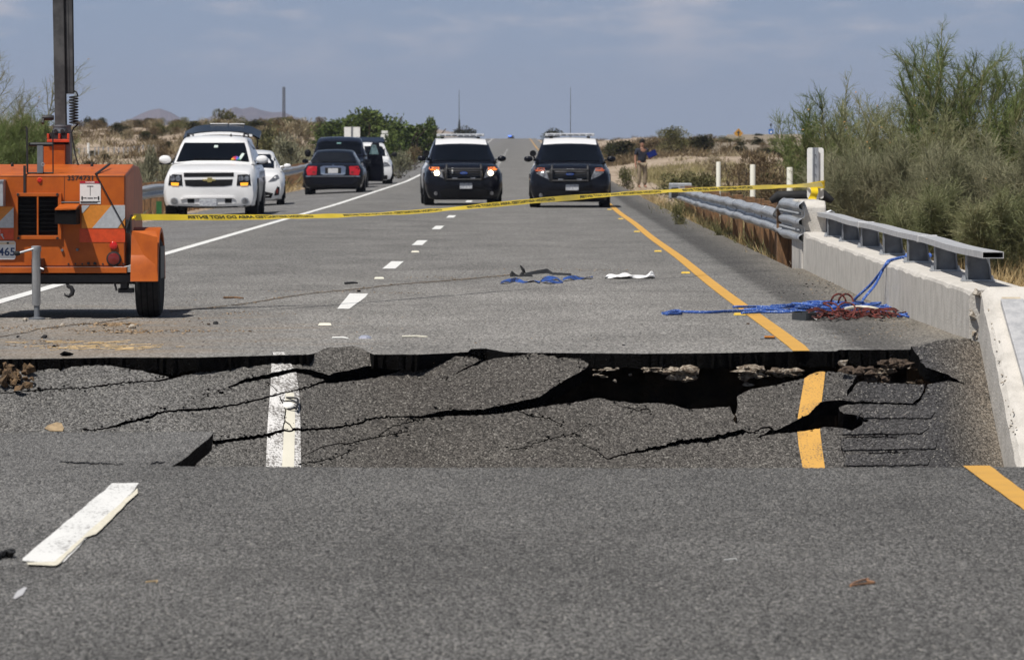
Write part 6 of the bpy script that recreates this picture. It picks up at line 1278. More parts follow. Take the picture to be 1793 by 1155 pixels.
# --- white SUV farthest back on the shoulder
st = [(-2.45, .32, .70, .6, .68, .6, .5), (-2.38, .24, .92, .8, .88, .76, .55), (-1.2, .25, 1.08, .88, .95, .85, .7), (2.2, .3, 1.12, .88, .95, .84, .7), (2.4, .4, 1.05, .8, .9, .78, .7)]
gh = [(-1.35, 1.08, .86, .80, 1.04), (-.5, 1.5, .86, .70, 1.04), (-.1, 1.62, .86, .67, 1.04), (2.0, 1.62, .86, .66, 1.04), (2.35, 1.15, .82, .74, 1.04)]
fs = car('white_suv', 'white SUV with a raised dark tailgate, farthest back in the row on the shoulder', 'car', (-6.30, 191 + 2.45, -.02), math.radians(4.0), st, gh, mt_wcar, None, (.37, -1.45, 1.4, .80, .24)); t = fs['t']
decal(fs, 'windshield', [(-.77, 1.12), (-.70, 1.36), (-.63, 1.50), (.63, 1.50), (.70, 1.36), (.77, 1.12)], mt_glass, off=.006)
for s in (1, -1):
    P = [(.52, .72), (.58, .92), (.82, .92), (.82, .76)]; decal(fs, 'headlight', P if s > 0 else sym(P), mt_lamp, off=.01); mirror(fs, s, .92, 1.14, -.95, 1.1, 1.27, mt_bpl); decal(fs, 'side_window', [(-.85, 1.14), (-.3, 1.46), (.2, 1.53), (1.9, 1.5), (2.15, 1.16)], mt_glass, side=s, off=.004)
decal(fs, 'grille', [(-.45, .62), (-.45, .88), (.45, .88), (.45, .62)], mt_bpl, off=.01); decal(fs, 'lower_grille', [(-.7, .26), (-.7, .42), (.7, .42), (.7, .26)], mt_bpl, off=.01); bxp(fs, 'licence_plate', -.15, .15, -2.49, -2.45, .46, .58, mt_pl)
m = MB(); m.loft([[(x, 2.2, 1.66), (x, 3.1, 1.84), (x, 3.15, 1.78), (x, 2.25, 1.58)] for x in (-.78, 0, .78)]); m.build('tailgate', mt_ncar, t)

# --- distant vehicles
def small_car(name, label, loc, rz, paint, top, zt=1.45, lights=None):
    st = [(-2.3, .32, .70, .6, .68, .6, .5), (-2.2, .24, .9, .75, .86, .74, .55), (-1.1, .25, 1.0, .80, .92, .80, .65), (2.1, .3, 1.02, .80, .92, .80, .65), (2.3, .4, .95, .7, .85, .72, .7)]
    gh = [(-1.2, 1.0, .8, .72, .97), (-.4, zt - .08, .8, .62, .97), (.2, zt, .8, .6, .97), (1.2, zt - .04, .8, .59, .97), (2.0, 1.05, .76, .62, .97)]
    c = car(name, label, 'car', loc, rz, st, gh, paint, None, (.33, -1.4, 1.3, .78, .22))
    decal(c, 'windshield', [(-.68, 1.03), (-.56, zt - .09), (.56, zt - .09), (.68, 1.03)], mt_glass, off=.006)
    for s in (1, -1): decal(c, 'headlight', [(s * .6 - .12, .66), (s * .6 + .12, .66), (s * .6 + .12, .82), (s * .6 - .12, .82)], mt_lamp, off=.01)
    return c
yc = 1100; fc_ = small_car('patrol_car', 'far police car with blue roof lights on the crest of the road', ((895 - HX) * yc / F_PX, yc, float(road_h(yc)) + .62 * 0 + .0), 0, mt_bcar, None, 1.55)
m = MB(); m.bx(-.62, .62, -.1, .25, 1.58, 1.74); lbo = m.build('light_bar', mt_bpl, fc_['t'], bev=.02); m = MB(); m.bx(-.62, .05, -.14, .27, 1.585, 1.80); m.build('blue_light', M('blue_beacon', (.05, .12, .6), rough=.2, emit=(.08, .22, 1.0), estr=2.2, var=.03), lbo, bev=.03)

# ------------------------------------------------------------------ person with a blue folder
def skin(name, pts, edges, rad, mt, parent, sub=2):
    me = bpy.data.meshes.new(name); me.from_pydata([tuple(p) for p in pts], edges, []); me.update()
    o = bpy.data.objects.new(name, me); C.objects.link(o); o.parent = parent; me.materials.append(mt)
    sm = o.modifiers.new('skin', 'SKIN'); sm.use_smooth_shade = True
    if not me.skin_vertices: return o
    for i, sv in enumerate(me.skin_vertices[0].data): sv.radius = rad[i] if isinstance(rad[i], tuple) else (rad[i], rad[i]); sv.use_root = (i == 0)
    sb = o.modifiers.new('sub', 'SUBSURF'); sb.levels = sb.render_levels = sub; return o
mt_skin = M('skin', (.33, .17, .11), rough=.6, var=.08, vscale=20); mt_shirt = M('dark_shirt', (.018, .022, .035), rough=.9, var=.25, vscale=12, bump=.3); mt_khaki = M('khaki_cloth', (.33, .27, .19), rough=.95, col2=(.22, .175, .12), vscale=6, bump=.4, bscale=20); mt_hair = M('black_hair', (.010, .009, .008), rough=.7, var=.3, vscale=60); mt_boot = M('brown_boot', (.06, .035, .02), rough=.7, var=.2)
YP = 190.0; pp = Vector(((1124 - HX) * YP / F_PX, YP, gz((1124 - HX) * YP / F_PX, YP)))
pr = thing('person', 'person in a dark shirt and khaki trousers holding a blue folder on the right verge', 'person', tuple(pp), math.radians(20))
P = [(0, 0, .95), (0, 0, 1.15), (0, -.01, 1.38), (0, -.015, 1.50), (0, -.03, 1.60), (0, -.03, 1.72),
     (.19, 0, 1.42), (.25, -.03, 1.16), (.27, -.24, 1.12), (.27, -.33, 1.14),
     (-.19, 0, 1.42), (-.26, .02, 1.14), (-.27, -.04, .90), (-.27, -.06, .82),
     (.10, 0, .90), (.115, -.02, .50), (.12, .02, .09), (.125, -.14, .05), (-.10, 0, .90), (-.115, -.02, .50), (-.12, .02, .09), (-.125, -.14, .05)]
Eg = [(0, 1), (1, 2), (2, 3), (3, 4), (4, 5), (2, 6), (6, 7), (7, 8), (8, 9), (2, 10), (10, 11), (11, 12), (12, 13), (0, 14), (14, 15), (15, 16), (16, 17), (0, 18), (18, 19), (19, 20), (20, 21)]
hand0 = [(.27, -.33, 1.14), (-.27, -.06, .82)]
rad = [(.15, .10), (.14, .095), (.16, .10), .05, (.075, .09), (.07, .085), .06, .042, .034, .028, .06, .042, .034, .028, .085, .06, .042, .035, .085, .06, .042, .035]
for hi_, (hx, hy, hz) in enumerate(hand0):
    root = 9 if hi_ == 0 else 13
    for k in range(5):
        i0 = len(P); dz = (k - 1.5) * .018
        if hi_ == 0: P += [(hx - .01, hy - .05, hz + dz), (hx - .035, hy - .09 + (.02 if k in (0, 3) else 0), hz + dz * 1.1)] if k < 4 else [(hx - .04, hy - .02, hz + .03), (hx - .07, hy - .05, hz + .035)]
        else: P += [(hx + .005, hy + (k - 1.5) * .018, hz - .06), (hx + .015, hy + (k - 1.5) * .02 - .01, hz - .10 + (.015 if k in (0, 3) else 0))] if k < 4 else [(hx + .01, hy - .04, hz - .03), (hx + .01, hy - .055, hz - .065)]
        Eg += [(root, i0), (i0, i0 + 1)]; rad += [.010, .008]
skin('body', P, Eg, rad, mt_skin, pr)
skin('shirt', [(0, 0, .90), (0, 0, 1.12), (0, -.01, 1.36), (0, -.012, 1.47), (.19, 0, 1.42), (.24, -.02, 1.22), (-.19, 0, 1.42), (-.25, .015, 1.22)], [(0, 1), (1, 2), (2, 3), (2, 4), (4, 5), (2, 6), (6, 7)], [(.185, .125), (.165, .12), (.19, .125), .075, .085, .068, .085, .068], mt_shirt, pr)
skin('trousers', [(0, 0, .97), (.10, 0, .88), (.118, -.02, .50), (.122, .02, .12), (-.10, 0, .88), (-.118, -.02, .50), (-.122, .02, .12)], [(0, 1), (1, 2), (2, 3), (0, 4), (4, 5), (5, 6)], [(.165, .115), .105, .085, .075, .105, .085, .075], mt_khaki, pr)
m = MB(); 
for s in (1, -1): m.loft([[(s * .122 + .05 * math.cos(a) * f, .0 - d + .05 * math.sin(a) * f, z) for a in np.linspace(0, 6.283, 11)[:-1]] for f, d, z in ((1, -.03, .12), (1.05, -.02, .08), (1.1, .05, .05), (.9, .12, .04), (.3, .16, .02))])
bt = m.build('boots', mt_boot, pr, smooth=60); bt['kind'] = 'stuff'
m = MB(); rows = []
for z, r in ((1.66, .098), (1.70, .108), (1.76, .102), (1.80, .07), (1.815, .02)): rows.append([(r * .86 * math.cos(a), -.02 + r * math.sin(a) + (.012 if z < 1.72 else 0), z + (.0 if math.sin(a) > -.3 else .035)) for a in np.linspace(0, 6.283, 15)[:-1]])
m.loft(rows); m.build('hair', mt_hair, pr, smooth=60)
m = MB(); m.loft([[(x * .5, -.125 - d, z) for x, z in ((-w_, 1.60 + h), (w_, 1.60 + h), (0, 1.635 + h))] for w_, d, h in ((.03, 0, .0), (.012, .02, .0))]); m.build('nose', mt_skin, pr)
for s in (1, -1):
    m = MB(); m.rock((s * .03, -.112, 1.665), .012, random.Random(2), 12); m.build('eye', mt_hair, pr); m = MB(); m.rock((s * .078, -.02, 1.64), .022, random.Random(4), 12, (.5, 1, 1.4)); m.build('ear', mt_skin, pr)
m = MB(); m.bx(-.025, .025, -.122, -.10, 1.585, 1.595); m.build('mouth', M('lips', (.22, .07, .06), rough=.5, var=.1), pr)
f = MB(); f.box((0, 0, 0), (.34, .02, .26), Matrix.Rotation(math.radians(-22), 3, 'Y') @ Matrix.Rotation(math.radians(-35), 3, 'X'))
fo = f.build('folder', M('blue_folder', (.005, .010, .070), rough=.8, spec=.03, var=.1)); fo.location = pp + Vector((.36, -.34, 1.27)); tag(fo, 'dark blue folder held open by the person on the verge', 'folder'); m = MB(); m.box((0, -.013, 0), (.30, .003, .22), Matrix.Rotation(math.radians(-22), 3, 'Y') @ Matrix.Rotation(math.radians(-35), 3, 'X')); m.build('sheet', M('dark_paper', (.006, .012, .07), rough=.8, spec=.03, var=.1), fo)
# ------------------------------------------------------------------ plants
def seg_mesh(P0, P1, R0, R1):
    P0, P1, R0, R1 = (np.asarray(q, float) for q in (P0, P1, R0, R1)); d = P1 - P0; L = np.linalg.norm(d, axis=1, keepdims=True) + 1e-9; d = d / L
    ref = np.where(np.abs(d[:, 2:3]) < .9, np.array([[0, 0, 1.0]]), np.array([[1.0, 0, 0]])); a = np.cross(d, ref); a /= np.linalg.norm(a, axis=1, keepdims=True); b = np.cross(a, d)
    V = np.zeros((len(P0), 6, 3))
    for k in range(3):
        q = 2.0944 * k; o = a * math.cos(q) + b * math.sin(q); V[:, k] = P0 + o * R0[:, None]; V[:, 3 + k] = P1 + o * R1[:, None]
    base = np.arange(len(P0))[:, None] * 6
    Fq = np.stack([np.concatenate([base + k, base + (k + 1) % 3, base + 3 + (k + 1) % 3, base + 3 + k], 1) for k in range(3)], 1).reshape(-1, 4)
    return V.reshape(-1, 3), Fq
def leaf_mesh(c, d, l, w_):
    n = len(c); d = d / (np.linalg.norm(d, axis=1, keepdims=True) + 1e-9); r = NR.normal(size=(n, 3)); s = np.cross(d, r); s /= np.linalg.norm(s, axis=1, keepdims=True) + 1e-9
    V = np.stack([c, c + d * (l * .45)[:, None] + s * (w_ / 2)[:, None], c + d * l[:, None], c + d * (l * .55)[:, None] - s * (w_ / 2)[:, None]], 1).reshape(-1, 3)
    return V, (np.arange(n)[:, None] * 4 + np.arange(4)[None])
def veg(name, c0, c1, c2=None, scale=2.2, rough=.8, trans=.0):
    m = bpy.data.materials.new(name); m.use_nodes = True; t = m.node_tree; b = t.nodes['Principled BSDF']; b.inputs['Roughness'].default_value = rough; b.inputs['Specular IOR Level'].default_value = .15
    tcn = t.nodes.new('ShaderNodeTexCoord'); n = t.nodes.new('ShaderNodeTexNoise'); n.inputs['Scale'].default_value = scale; n.inputs['Detail'].default_value = 5; t.links.new(tcn.outputs['Object'], n.inputs['Vector'])
    g = t.nodes.new('ShaderNodeNewGeometry'); ad = t.nodes.new('ShaderNodeMath'); ad.operation = 'MULTIPLY_ADD'; ad.inputs[1].default_value = .4; t.links.new(g.outputs['Random Per Island'], ad.inputs[0]); t.links.new(n.outputs['Fac'], ad.inputs[2])
    r = t.nodes.new('ShaderNodeValToRGB'); e = r.color_ramp.elements; e[0].position = .42; e[0].color = (*c0, 1); e[1].position = .95; e[1].color = (*(c2 or c1), 1); k = e.new(.68); k.color = (*c1, 1)
    t.links.new(ad.outputs[0], r.inputs[0]); t.links.new(r.outputs[0], b.inputs['Base Color']); return m
mv_green = veg('green_foliage', (.040, .062, .014), (.082, .115, .028), (.13, .16, .05))
mv_dark = veg('dark_foliage', (.022, .026, .010), (.045, .046, .018), (.075, .066, .028))
mv_olive = veg('olive_foliage', (.075, .078, .030), (.13, .125, .055), (.20, .18, .09))
mv_sage = veg('sage_foliage', (.13, .135, .085), (.20, .20, .13), (.28, .265, .18))
mv_brown = veg('brown_brush', (.070, .050, .026), (.135, .098, .054), (.22, .17, .10))
mv_tan = veg('dry_grass', (.20, .145, .065), (.34, .25, .12), (.46, .36, .20))
mv_pale = veg('pale_brush', (.20, .165, .10), (.30, .25, .16), (.38, .32, .21))
mv_bark = M('bark', (.075, .055, .038), rough=.95, var=.3, vscale=9)
mv_pvt = veg('palo_twig', (.11, .13, .055), (.19, .205, .10), (.30, .29, .17), 1.4)
mv_pvg = veg('palo_twig_green', (.065, .10, .024), (.125, .165, .052), (.21, .235, .10), 1.8)
mv_pvb = veg('palo_twig_grey', (.125, .135, .072), (.215, .215, .13), (.33, .31, .20), 1.2)
mv_pvk = M('palo_bark', (.16, .155, .075), rough=.8, var=.35, vscale=6)

def bush_mesh(seed, n, leaf=.07, clumps=9, spread=1.0, up=.5, aspect=.45):
    """unit bush: 1 m high, about 1.2 m wide, standing on z=0"""
    rg = np.random.default_rng(seed); cs = []; rs = []
    for k in range(clumps):
        a = rg.uniform(0, 6.283); q = rg.uniform(0, .42) * spread; z = rg.uniform(.18, .80); cs.append((q * math.cos(a) * (1.1 - z * .5), q * math.sin(a) * (1.1 - z * .5), z)); rs.append(rg.uniform(.14, .30) * (1.1 - .4 * z))
    cs.append((0, 0, .45)); rs.append(.3); cs = np.array(cs); rs = np.array(rs); i = rg.integers(0, len(cs), n)
    d = rg.normal(size=(n, 3)); d /= np.linalg.norm(d, axis=1, keepdims=True); rad = rs[i] * rg.uniform(.25, 1.0, n) ** .5 * rg.choice([1, 1, 1, 1.25], n)
    c = cs[i] + d * rad[:, None] * np.array([1, 1, .95]); c[:, 2] = np.abs(c[:, 2]); dd = d + np.array([0, 0, up]) + rg.normal(size=(n, 3)) * .5
    return leaf_mesh(c, dd, rg.uniform(.6, 1.4, n) * leaf, rg.uniform(.6, 1.3, n) * leaf * aspect)
def stem_mesh(seed, n=9, h=.55, r=.02):
    rg = random.Random(seed); P0, P1, A, B = [], [], [], []
    for k in range(n):
        a = rg.uniform(0, 6.283); p = Vector((rg.uniform(-.05, .05), rg.uniform(-.05, .05), -.05)); dr = Vector((math.cos(a) * .5, math.sin(a) * .5, 1)).normalized(); rr = r
        for j in range(4):
            q = p + dr * h / 3; P0.append(tuple(p)); P1.append(tuple(q)); A.append(rr); B.append(rr * .75); rr *= .75; p = q; dr = (dr + Vector((rg.gauss(0, .25), rg.gauss(0, .25), .1))).normalized()
    return seg_mesh(P0, P1, A, B)
BM = {}
def bush_proto(kind):
    mtv, n, leaf, asp, up, cl = {'green': (mv_green, 2600, .075, .6, .3, 13), 'dark': (mv_dark, 1500, .085, .55, .4, 10), 'olive': (mv_olive, 1500, .09, .35, .8, 10), 'sage': (mv_sage, 1500, .10, .25, 1.0, 10), 'brown': (mv_brown, 1100, .11, .22, .9, 9), 'pale': (mv_pale, 1100, .11, .2, 1.0, 9), 'tree': (mv_green, 6500, .055, .65, .2, 24), 'twig': (mv_brown, 500, .09, .3, .8, 7), 'seen_green': (mv_olive, 3600, .055, .4, .6, 16)}[kind]
    v = R.randrange(3) if kind not in ('tree',) else R.randrange(4)
    if (kind, v) not in BM:
        sd = hash_(kind) + v; a, b = bush_mesh(sd, n, leaf, cl, 1.0 if kind != 'tree' else 1.15, up, asp)
        o1 = mk('foliage', a, b, mtv); s1, s2 = stem_mesh(sd + 1, 12 if kind == 'twig' else 8, .75 if kind in ('twig', 'tree') else .55, .022 if kind != 'tree' else .03); o2 = mk('stems', s1, s2, mv_bark)
        BM[(kind, v)] = (o1.data, o2.data); bpy.data.objects.remove(o1); bpy.data.objects.remove(o2)
    return BM[(kind, v)]
def hash_(s): return sum(ord(c) * (i + 3) for i, c in enumerate(s)) % 1000
def bush(name, label, cat, kind, px, top, Y, wpx, group=None, base=None, sink=.04):
    x = (px - HX) * Y / F_PX; z = gz(x, Y) - sink; h = max(.25, EYE - (top - HY) * Y / F_PX - z); wd = wpx * Y / F_PX / (.95 if kind != 'tree' else .66)
    t = thing(name, label, cat, (x, Y, z), R.uniform(0, 6.28), group)
    a, b = bush_proto(kind)
    for nm, me in (('foliage', a), ('stems', b)):
        o = bpy.data.objects.new(nm, me); C.objects.link(o); o.parent = t
    t.scale = (wd, wd, h / .98); return t

# left background
bush('tree', 'largest dense green tree left of the road, behind the two white sign backs', 'tree', 'tree', 657, 189, 330, 82)
bush('tree', 'darker green tree just left of the largest tree, above the dark blue van', 'tree', 'tree', 588, 206, 335, 64)
bush('tree', 'lighter spreading green tree between the largest tree and the left police SUV', 'tree', 'tree', 712, 210, 325, 86)
bush('shrub', 'green shrub low between the light tree and the left police SUV', 'shrub', 'green', 752, 206, 340, 36)
bush('shrub', 'low green shrub at the foot of the largest tree', 'shrub', 'green', 690, 232, 300, 60)
bush('shrub', 'bare looking brown green tree on the skyline above the large white SUV', 'shrub', 'olive', 388, 188, 360, 48); bush('shrub', 'dull olive shrub right of the raised tailgate of the large white SUV', 'shrub', 'olive', 432, 205, 340, 46)
bush('shrub', 'pale tan rounded bush at the foot of the lattice mast', 'shrub', 'pale', 520, 206, 330, 62); bush('shrub', 'pale olive bush left of the dark blue van roof', 'shrub', 'sage', 500, 232, 240, 70); bush('shrub', 'olive bush between the small hatchback and the van', 'shrub', 'olive', 470, 226, 250, 70)
for px, top, Y, wpx, k, lab in ((178, 206, 420, 26, 'dark', 'dark skyline bush right of the trailer mast, the taller of two'), (152, 204, 430, 18, 'dark', 'small dark skyline bush close to the coiled cable'), (306, 208, 400, 24, 'brown', 'brown skyline bush left of the large white SUV'), (276, 215, 380, 20, 'dark', 'small dark bush under the left mountain'),
                            (262, 250, 150, 56, 'sage', 'grey green brush above the left guardrail beside the trailer'), (290, 275, 128, 50, 'sage', 'grey green brush beside the left mirror of the large white SUV'), (480, 262, 170, 50, 'sage', 'grey green brush behind the small white hatchback'), (700, 262, 215, 46, 'sage', 'grey green brush left of the left police SUV mirror'), (676, 272, 225, 40, 'olive', 'olive brush behind the farthest white SUV'), (720, 254, 260, 40, 'tan' if False else 'brown', 'rust brown brush behind the left police SUV mirror')):
    bush('shrub', lab, 'shrub', k, px, top, Y, wpx)
bush('shrub', 'dark bush by the crest of the road above the left police SUV', 'shrub', 'dark', 818, 221, 760, 46); bush('shrub', 'dark bush by the crest of the road above the right police SUV', 'shrub', 'dark', 966, 225, 760, 42); bush('shrub', 'thin dark shrub with a tall stem above the left police SUV', 'shrub', 'dark', 804, 206, 780, 8)
# right background
bush('shrub', 'big brown green bush right of the standing person', 'shrub', 'seen_green', 1176, 221, 300, 82); bush('shrub', 'dark bush right of the big brown green bush', 'shrub', 'dark', 1228, 233, 305, 56); bush('shrub', 'grey green bush at the foot of the ramp on the right', 'shrub', 'sage', 1268, 238, 350, 34)
bush('shrub', 'small dark bush between the orange sign and the blue sign', 'shrub', 'dark', 1327, 233, 440, 34); bush('shrub', 'sparse twiggy bush behind the middle white marker post', 'shrub', 'twig', 1288, 285, 135, 66)
for px, top, Y, wpx, k, lab in ((1096, 244, 320, 70, 'dark', 'low dark brush directly right of the right police SUV roof'), (1135, 240, 325, 50, 'brown', 'brown brush behind the head of the standing person'), (1260, 272, 215, 60, 'pale', 'tan rounded brush above the farthest white marker post'), (1350, 268, 190, 90, 'brown', 'brown brush between the marker posts and the large twiggy shrubs'), (1400, 262, 170, 70, 'brown', 'brown brush at the left foot of the twiggy shrubs'), (1310, 268, 200, 70, 'brown', 'brown brush above the middle marker post'),
                            (1190, 300, 150, 80, 'olive', 'olive dry bush between the person and the guardrail end'), (1225, 296, 145, 70, 'olive', 'olive dry bush behind the guardrail end box'), (1350, 300, 120, 80, 'brown', 'brown bush beside the nearest marker post'), (1095, 290, 180, 36, 'olive', 'small dry bush left of the standing person'), (1190, 350, 96, 26, 'olive', 'low green weed at the foot of the guardrail end'), (1260, 395, 84, 22, 'olive', 'small weed below the middle of the right guardrail')):
    bush('shrub', lab, 'shrub', k, px, top, Y, wpx)
for px, top, Y, wpx, k, lab in ((1072, 246, 330, 40, 'dark', 'dark brush touching the right edge of the right police SUV roof'), (1118, 247, 335, 44, 'brown', 'brown brush on the skyline left of the standing person'), (1150, 246, 335, 40, 'dark', 'dark brush on the skyline right of the standing person'), (1205, 246, 325, 40, 'dark', 'dark brush between the two big bushes right of the person'), (1255, 252, 325, 44, 'brown', 'brown brush below the grey green bush by the ramp'), (1300, 262, 300, 60, 'brown', 'brown brush below the orange road sign'), (1345, 260, 300, 60, 'dark', 'dark brush below the blue road sign'), (1385, 252, 260, 50, 'olive', 'olive brush left of the bright green twiggy shrub')):
    bush('shrub', lab, 'shrub', k, px, top, Y, wpx)
# repeats on the far slopes: nothing tells them apart
cnt = 0
for k in range(900):
    left = R.random() < .55; Y = R.uniform(170, 420)
    if left: x = -R.uniform(11.5 + (Y - 170) * .02, 40)
    else: x = R.uniform(7.5 + (Y - 170) * .02, 26)
    px = HX + x * F_PX / Y
    if not (-60 < px < 1500) or (Y < 300 and left and 100 < px < 250 and R.random() < .5): continue
    if not left and 222 < Y < 285 and R.random() < .85: continue
    h = R.uniform(.4, 1.1) * ((1.2 if left else .62) if Y > 280 else .85); kind = R.choice(['brown', 'brown', 'dark', 'olive', 'pale'] if left else ['brown', 'brown', 'dark', 'brown', 'olive'])
    if left and 60 < px < 240 and not (215 < EYE and 0): kind = R.choice(['brown', 'dark', 'brown', 'pale']); h *= .75
    cw = {'brown': 'brown', 'dark': 'dark green', 'olive': 'olive', 'pale': 'pale dry'}[kind]; zone = 'high near the skyline' if Y > 330 else ('half way up' if Y > 240 else 'low near the guardrail'); sd_ = 'left' if left else 'right'
    t = thing('desert_shrub', 'small ' + cw + ' desert shrub ' + zone + ' on the sandy slope ' + sd_, 'shrub', (x, Y, gz(x, Y) - .04), R.uniform(0, 6.28), cw + ' desert shrubs ' + zone + ' on the ' + sd_ + ' slope')
    a, b = bush_proto(kind)
    o = bpy.data.objects.new('foliage', a); C.objects.link(o); o.parent = t; s = h * R.uniform(.9, 1.7); t.scale = (s, s, h); cnt += 1
    if cnt >= 290: break
# far small brush and grass that nobody could count
def tufts(name, label, spots, mtv, n, h, spread, wd, seed, lean=.5):
    rg = np.random.default_rng(seed); s = np.asarray(spots, float); k = len(s); i = np.repeat(np.arange(k), n); m_ = len(i); off = rg.normal(size=(m_, 2)) * spread; x = s[i, 0] + off[:, 0]; y = s[i, 1] + off[:, 1]
    z = ground_h(x, y); c = np.stack([x, y, z - .01], 1); d = np.stack([rg.normal(size=m_) * lean + off[:, 0] / spread * .3, rg.normal(size=m_) * lean + off[:, 1] / spread * .3, np.ones(m_)], 1)
    hh = h * rg.uniform(.35, 1.2, m_) * (s[i, 2] if s.shape[1] > 2 else 1); V, Fq = leaf_mesh(c, d, hh, np.full(m_, wd) * rg.uniform(.6, 1.4, m_))
    return tag(mk(name, V, Fq, mtv), label, kind='stuff')
rg = np.random.default_rng(31)
def scat(n, x0, x1, y0, y1): return np.stack([rg.uniform(x0, x1, n), rg.uniform(y0, y1, n), rg.uniform(.5, 1.3, n)], 1)
tufts('brush', 'low brown brush covering the far slopes left of the road', np.concatenate([scat(90, -23, -12, 190, 300), scat(280, -60, -14, 300, 430)]), mv_brown, 46, .55, .30, .05, 1, .7)
tufts('brush', 'low brown brush covering the slopes right of the road', np.concatenate([scat(200, 8, 30, 160, 222), scat(500, 10, 40, 290, 420), scat(150, 4.2, 12, 288, 330), scat(200, 3.9, 14, 330, 520), scat(150, 4, 34, 520, 930)]), mv_brown, 46, .45, .32, .05, 2, .7)
tufts('brush', 'pale dry brush among the dark bushes on both slopes', np.concatenate([scat(260, -40, -11.5, 130, 330), scat(160, 7, 24, 140, 300)]), mv_pale, 46, .42, .28, .04, 3, .7)
tufts('brush', 'grey green sage growing behind the left guardrail', np.concatenate([scat(90, -13.5, -9.6, 95, 150), scat(240, -15, -10.2, 150, 300)]), mv_sage, 80, .75, .30, .025, 4, .5)
tufts('brush', 'olive brush along the left verge toward the far trees', np.concatenate([scat(170, -14, -9.8, 190, 360), scat(150, -22, -10.4, 360, 620), scat(90, -34, -11.5, 620, 930)]), mv_olive, 60, .65, .3, .04, 5, .6)
tufts('grass', 'dry straw coloured grass along the right verge and around the guardrail posts', np.concatenate([scat(70, 3.15, 3.9, 70, 128), scat(90, 3.6, 6.5, 80, 140), scat(26, 3.2, 3.6, 128, 170)]), mv_tan, 60, .26, .14, .010, 6, .5)
tufts('grass', 'olive weeds along the right verge', np.concatenate([scat(36, 3.12, 3.8, 72, 130), scat(60, 4, 9, 90, 135), scat(70, 5.6, 10, 135, 185)]), mv_olive, 60, .34, .18, .014, 7, .5)
tufts('grass', 'golden dry grass on the bank behind the bridge wall', np.concatenate([scat(330, 4.3, 9.5, 56, 84)]), mv_tan, 70, .38, .2, .009, 8, .45)
tufts('grass', 'dry grass along the foot of the left guardrail', scat(150, -10.2, -8.5, 70, 240), mv_tan, 50, .28, .16, .012, 9, .5)
tufts('grass', 'yellow olive dry grass on the flat ground behind the right guardrail', np.concatenate([scat(170, 4.9, 13, 150, 238), scat(200, 4.6, 15, 195, 252), scat(60, 4.6, 6.5, 112, 150)]), veg('yellow_olive_grass', (.15, .13, .055), (.24, .21, .10), (.34, .29, .15)), 70, .42, .35, .02, 10, .6)
# pale stones along the right verge
sm = MB(); rr = random.Random(40)
for k in range(260):
    y = rr.uniform(66, 125); x = gX(y) + rr.uniform(-.35, .6); r = rr.uniform(.025, .09); sm.rock((x, y, gz(x, y) + r * .25), r, rr, 8, (1.2, 1.3, .7))
tag(sm.build('stones', M('pale_stone', (.46, .41, .34), rough=.95, col2=(.28, .24, .19), vscale=9)), 'pale stones strewn along the verge under the right guardrail', kind='stuff')
for px, py, lab in ((1128, 318, 'pale sandy path patch behind the standing person'),):
    pass

# twiggy shrubs on the right
def palo(seed, h, spread, limbs, mtv, dens=1.0, narrow=1.0, droop=.0, twl=.3):
    rg_ = random.Random(seed); segs = ([], [], [], []); tw = ([], [], [], [])
    def add(S_, a, b, r0, r1): S_[0].append(tuple(a)); S_[1].append(tuple(b)); S_[2].append(r0); S_[3].append(r1)
    def rv(s): return Vector((rg_.gauss(0, s), rg_.gauss(0, s), rg_.gauss(0, s)))
    for li in range(limbs):
        a = 6.283 * li / limbs + rg_.gauss(0, .4); tilt = rg_.uniform(.12, .75) * spread; d = Vector((math.cos(a) * tilt, math.sin(a) * tilt, 1)).normalized(); p = Vector((rg_.gauss(0, .08), rg_.gauss(0, .08), -.1)); L_ = h * rg_.uniform(.72, 1.05) / max(.6, d.z) * (.94 if tilt < .4 else .8); n = 9; r = .030 * h / 3
        for j in range(n):
            q = p + d * L_ / n; add(segs, p, q, r * (1 - j / n * .8), r * (1 - (j + 1) / n * .8))
            if j >= 2:
                for s in range(int(1 + 1.5 * dens * (j > 3))):
                    d1 = (d * .8 + rv(.40) + Vector((0, 0, .30 - droop))).normalized(); p1 = p.lerp(q, rg_.random()); l1 = h * rg_.uniform(.16, .40) * (1.1 - j / n * .5); r1 = .009 * h / 3 + .002; n1 = 5
                    for k in range(n1):
                        q1 = p1 + d1 * l1 / n1; add(segs, p1, q1, r1 * (1 - k / n1 * .6), r1 * (1 - (k + 1) / n1 * .6)); 
                        for s2 in range(int(3 * dens)):
                            d2 = (d1 * .8 + rv(.45) + Vector((0, 0, .25 - droop))).normalized(); p2 = p1.lerp(q1, rg_.random()); l2 = twl * rg_.uniform(.5, 1.2)
                            q2 = p2 + d2 * l2 * .5; q3 = q2 + (d2 + rv(.25)).normalized() * l2 * .5; add(tw, p2, q2, .0045, .0035); add(tw, q2, q3, .0035, .0018)
                            for s3 in range(3):
                                d3 = (d2 + rv(.5) + Vector((0, 0, .1 - droop))).normalized(); p3 = p2.lerp(q3, rg_.uniform(.2, .95)); add(tw, p3, p3 + d3 * twl * rg_.uniform(.25, .6), .003, .0014)
                        d1 = (d1 + rv(.16) + Vector((0, 0, .06 - droop * .5))).normalized(); p1 = q1
            d = (d + rv(.10) + Vector((0, 0, .07))).normalized(); p = q
    return segs, tw
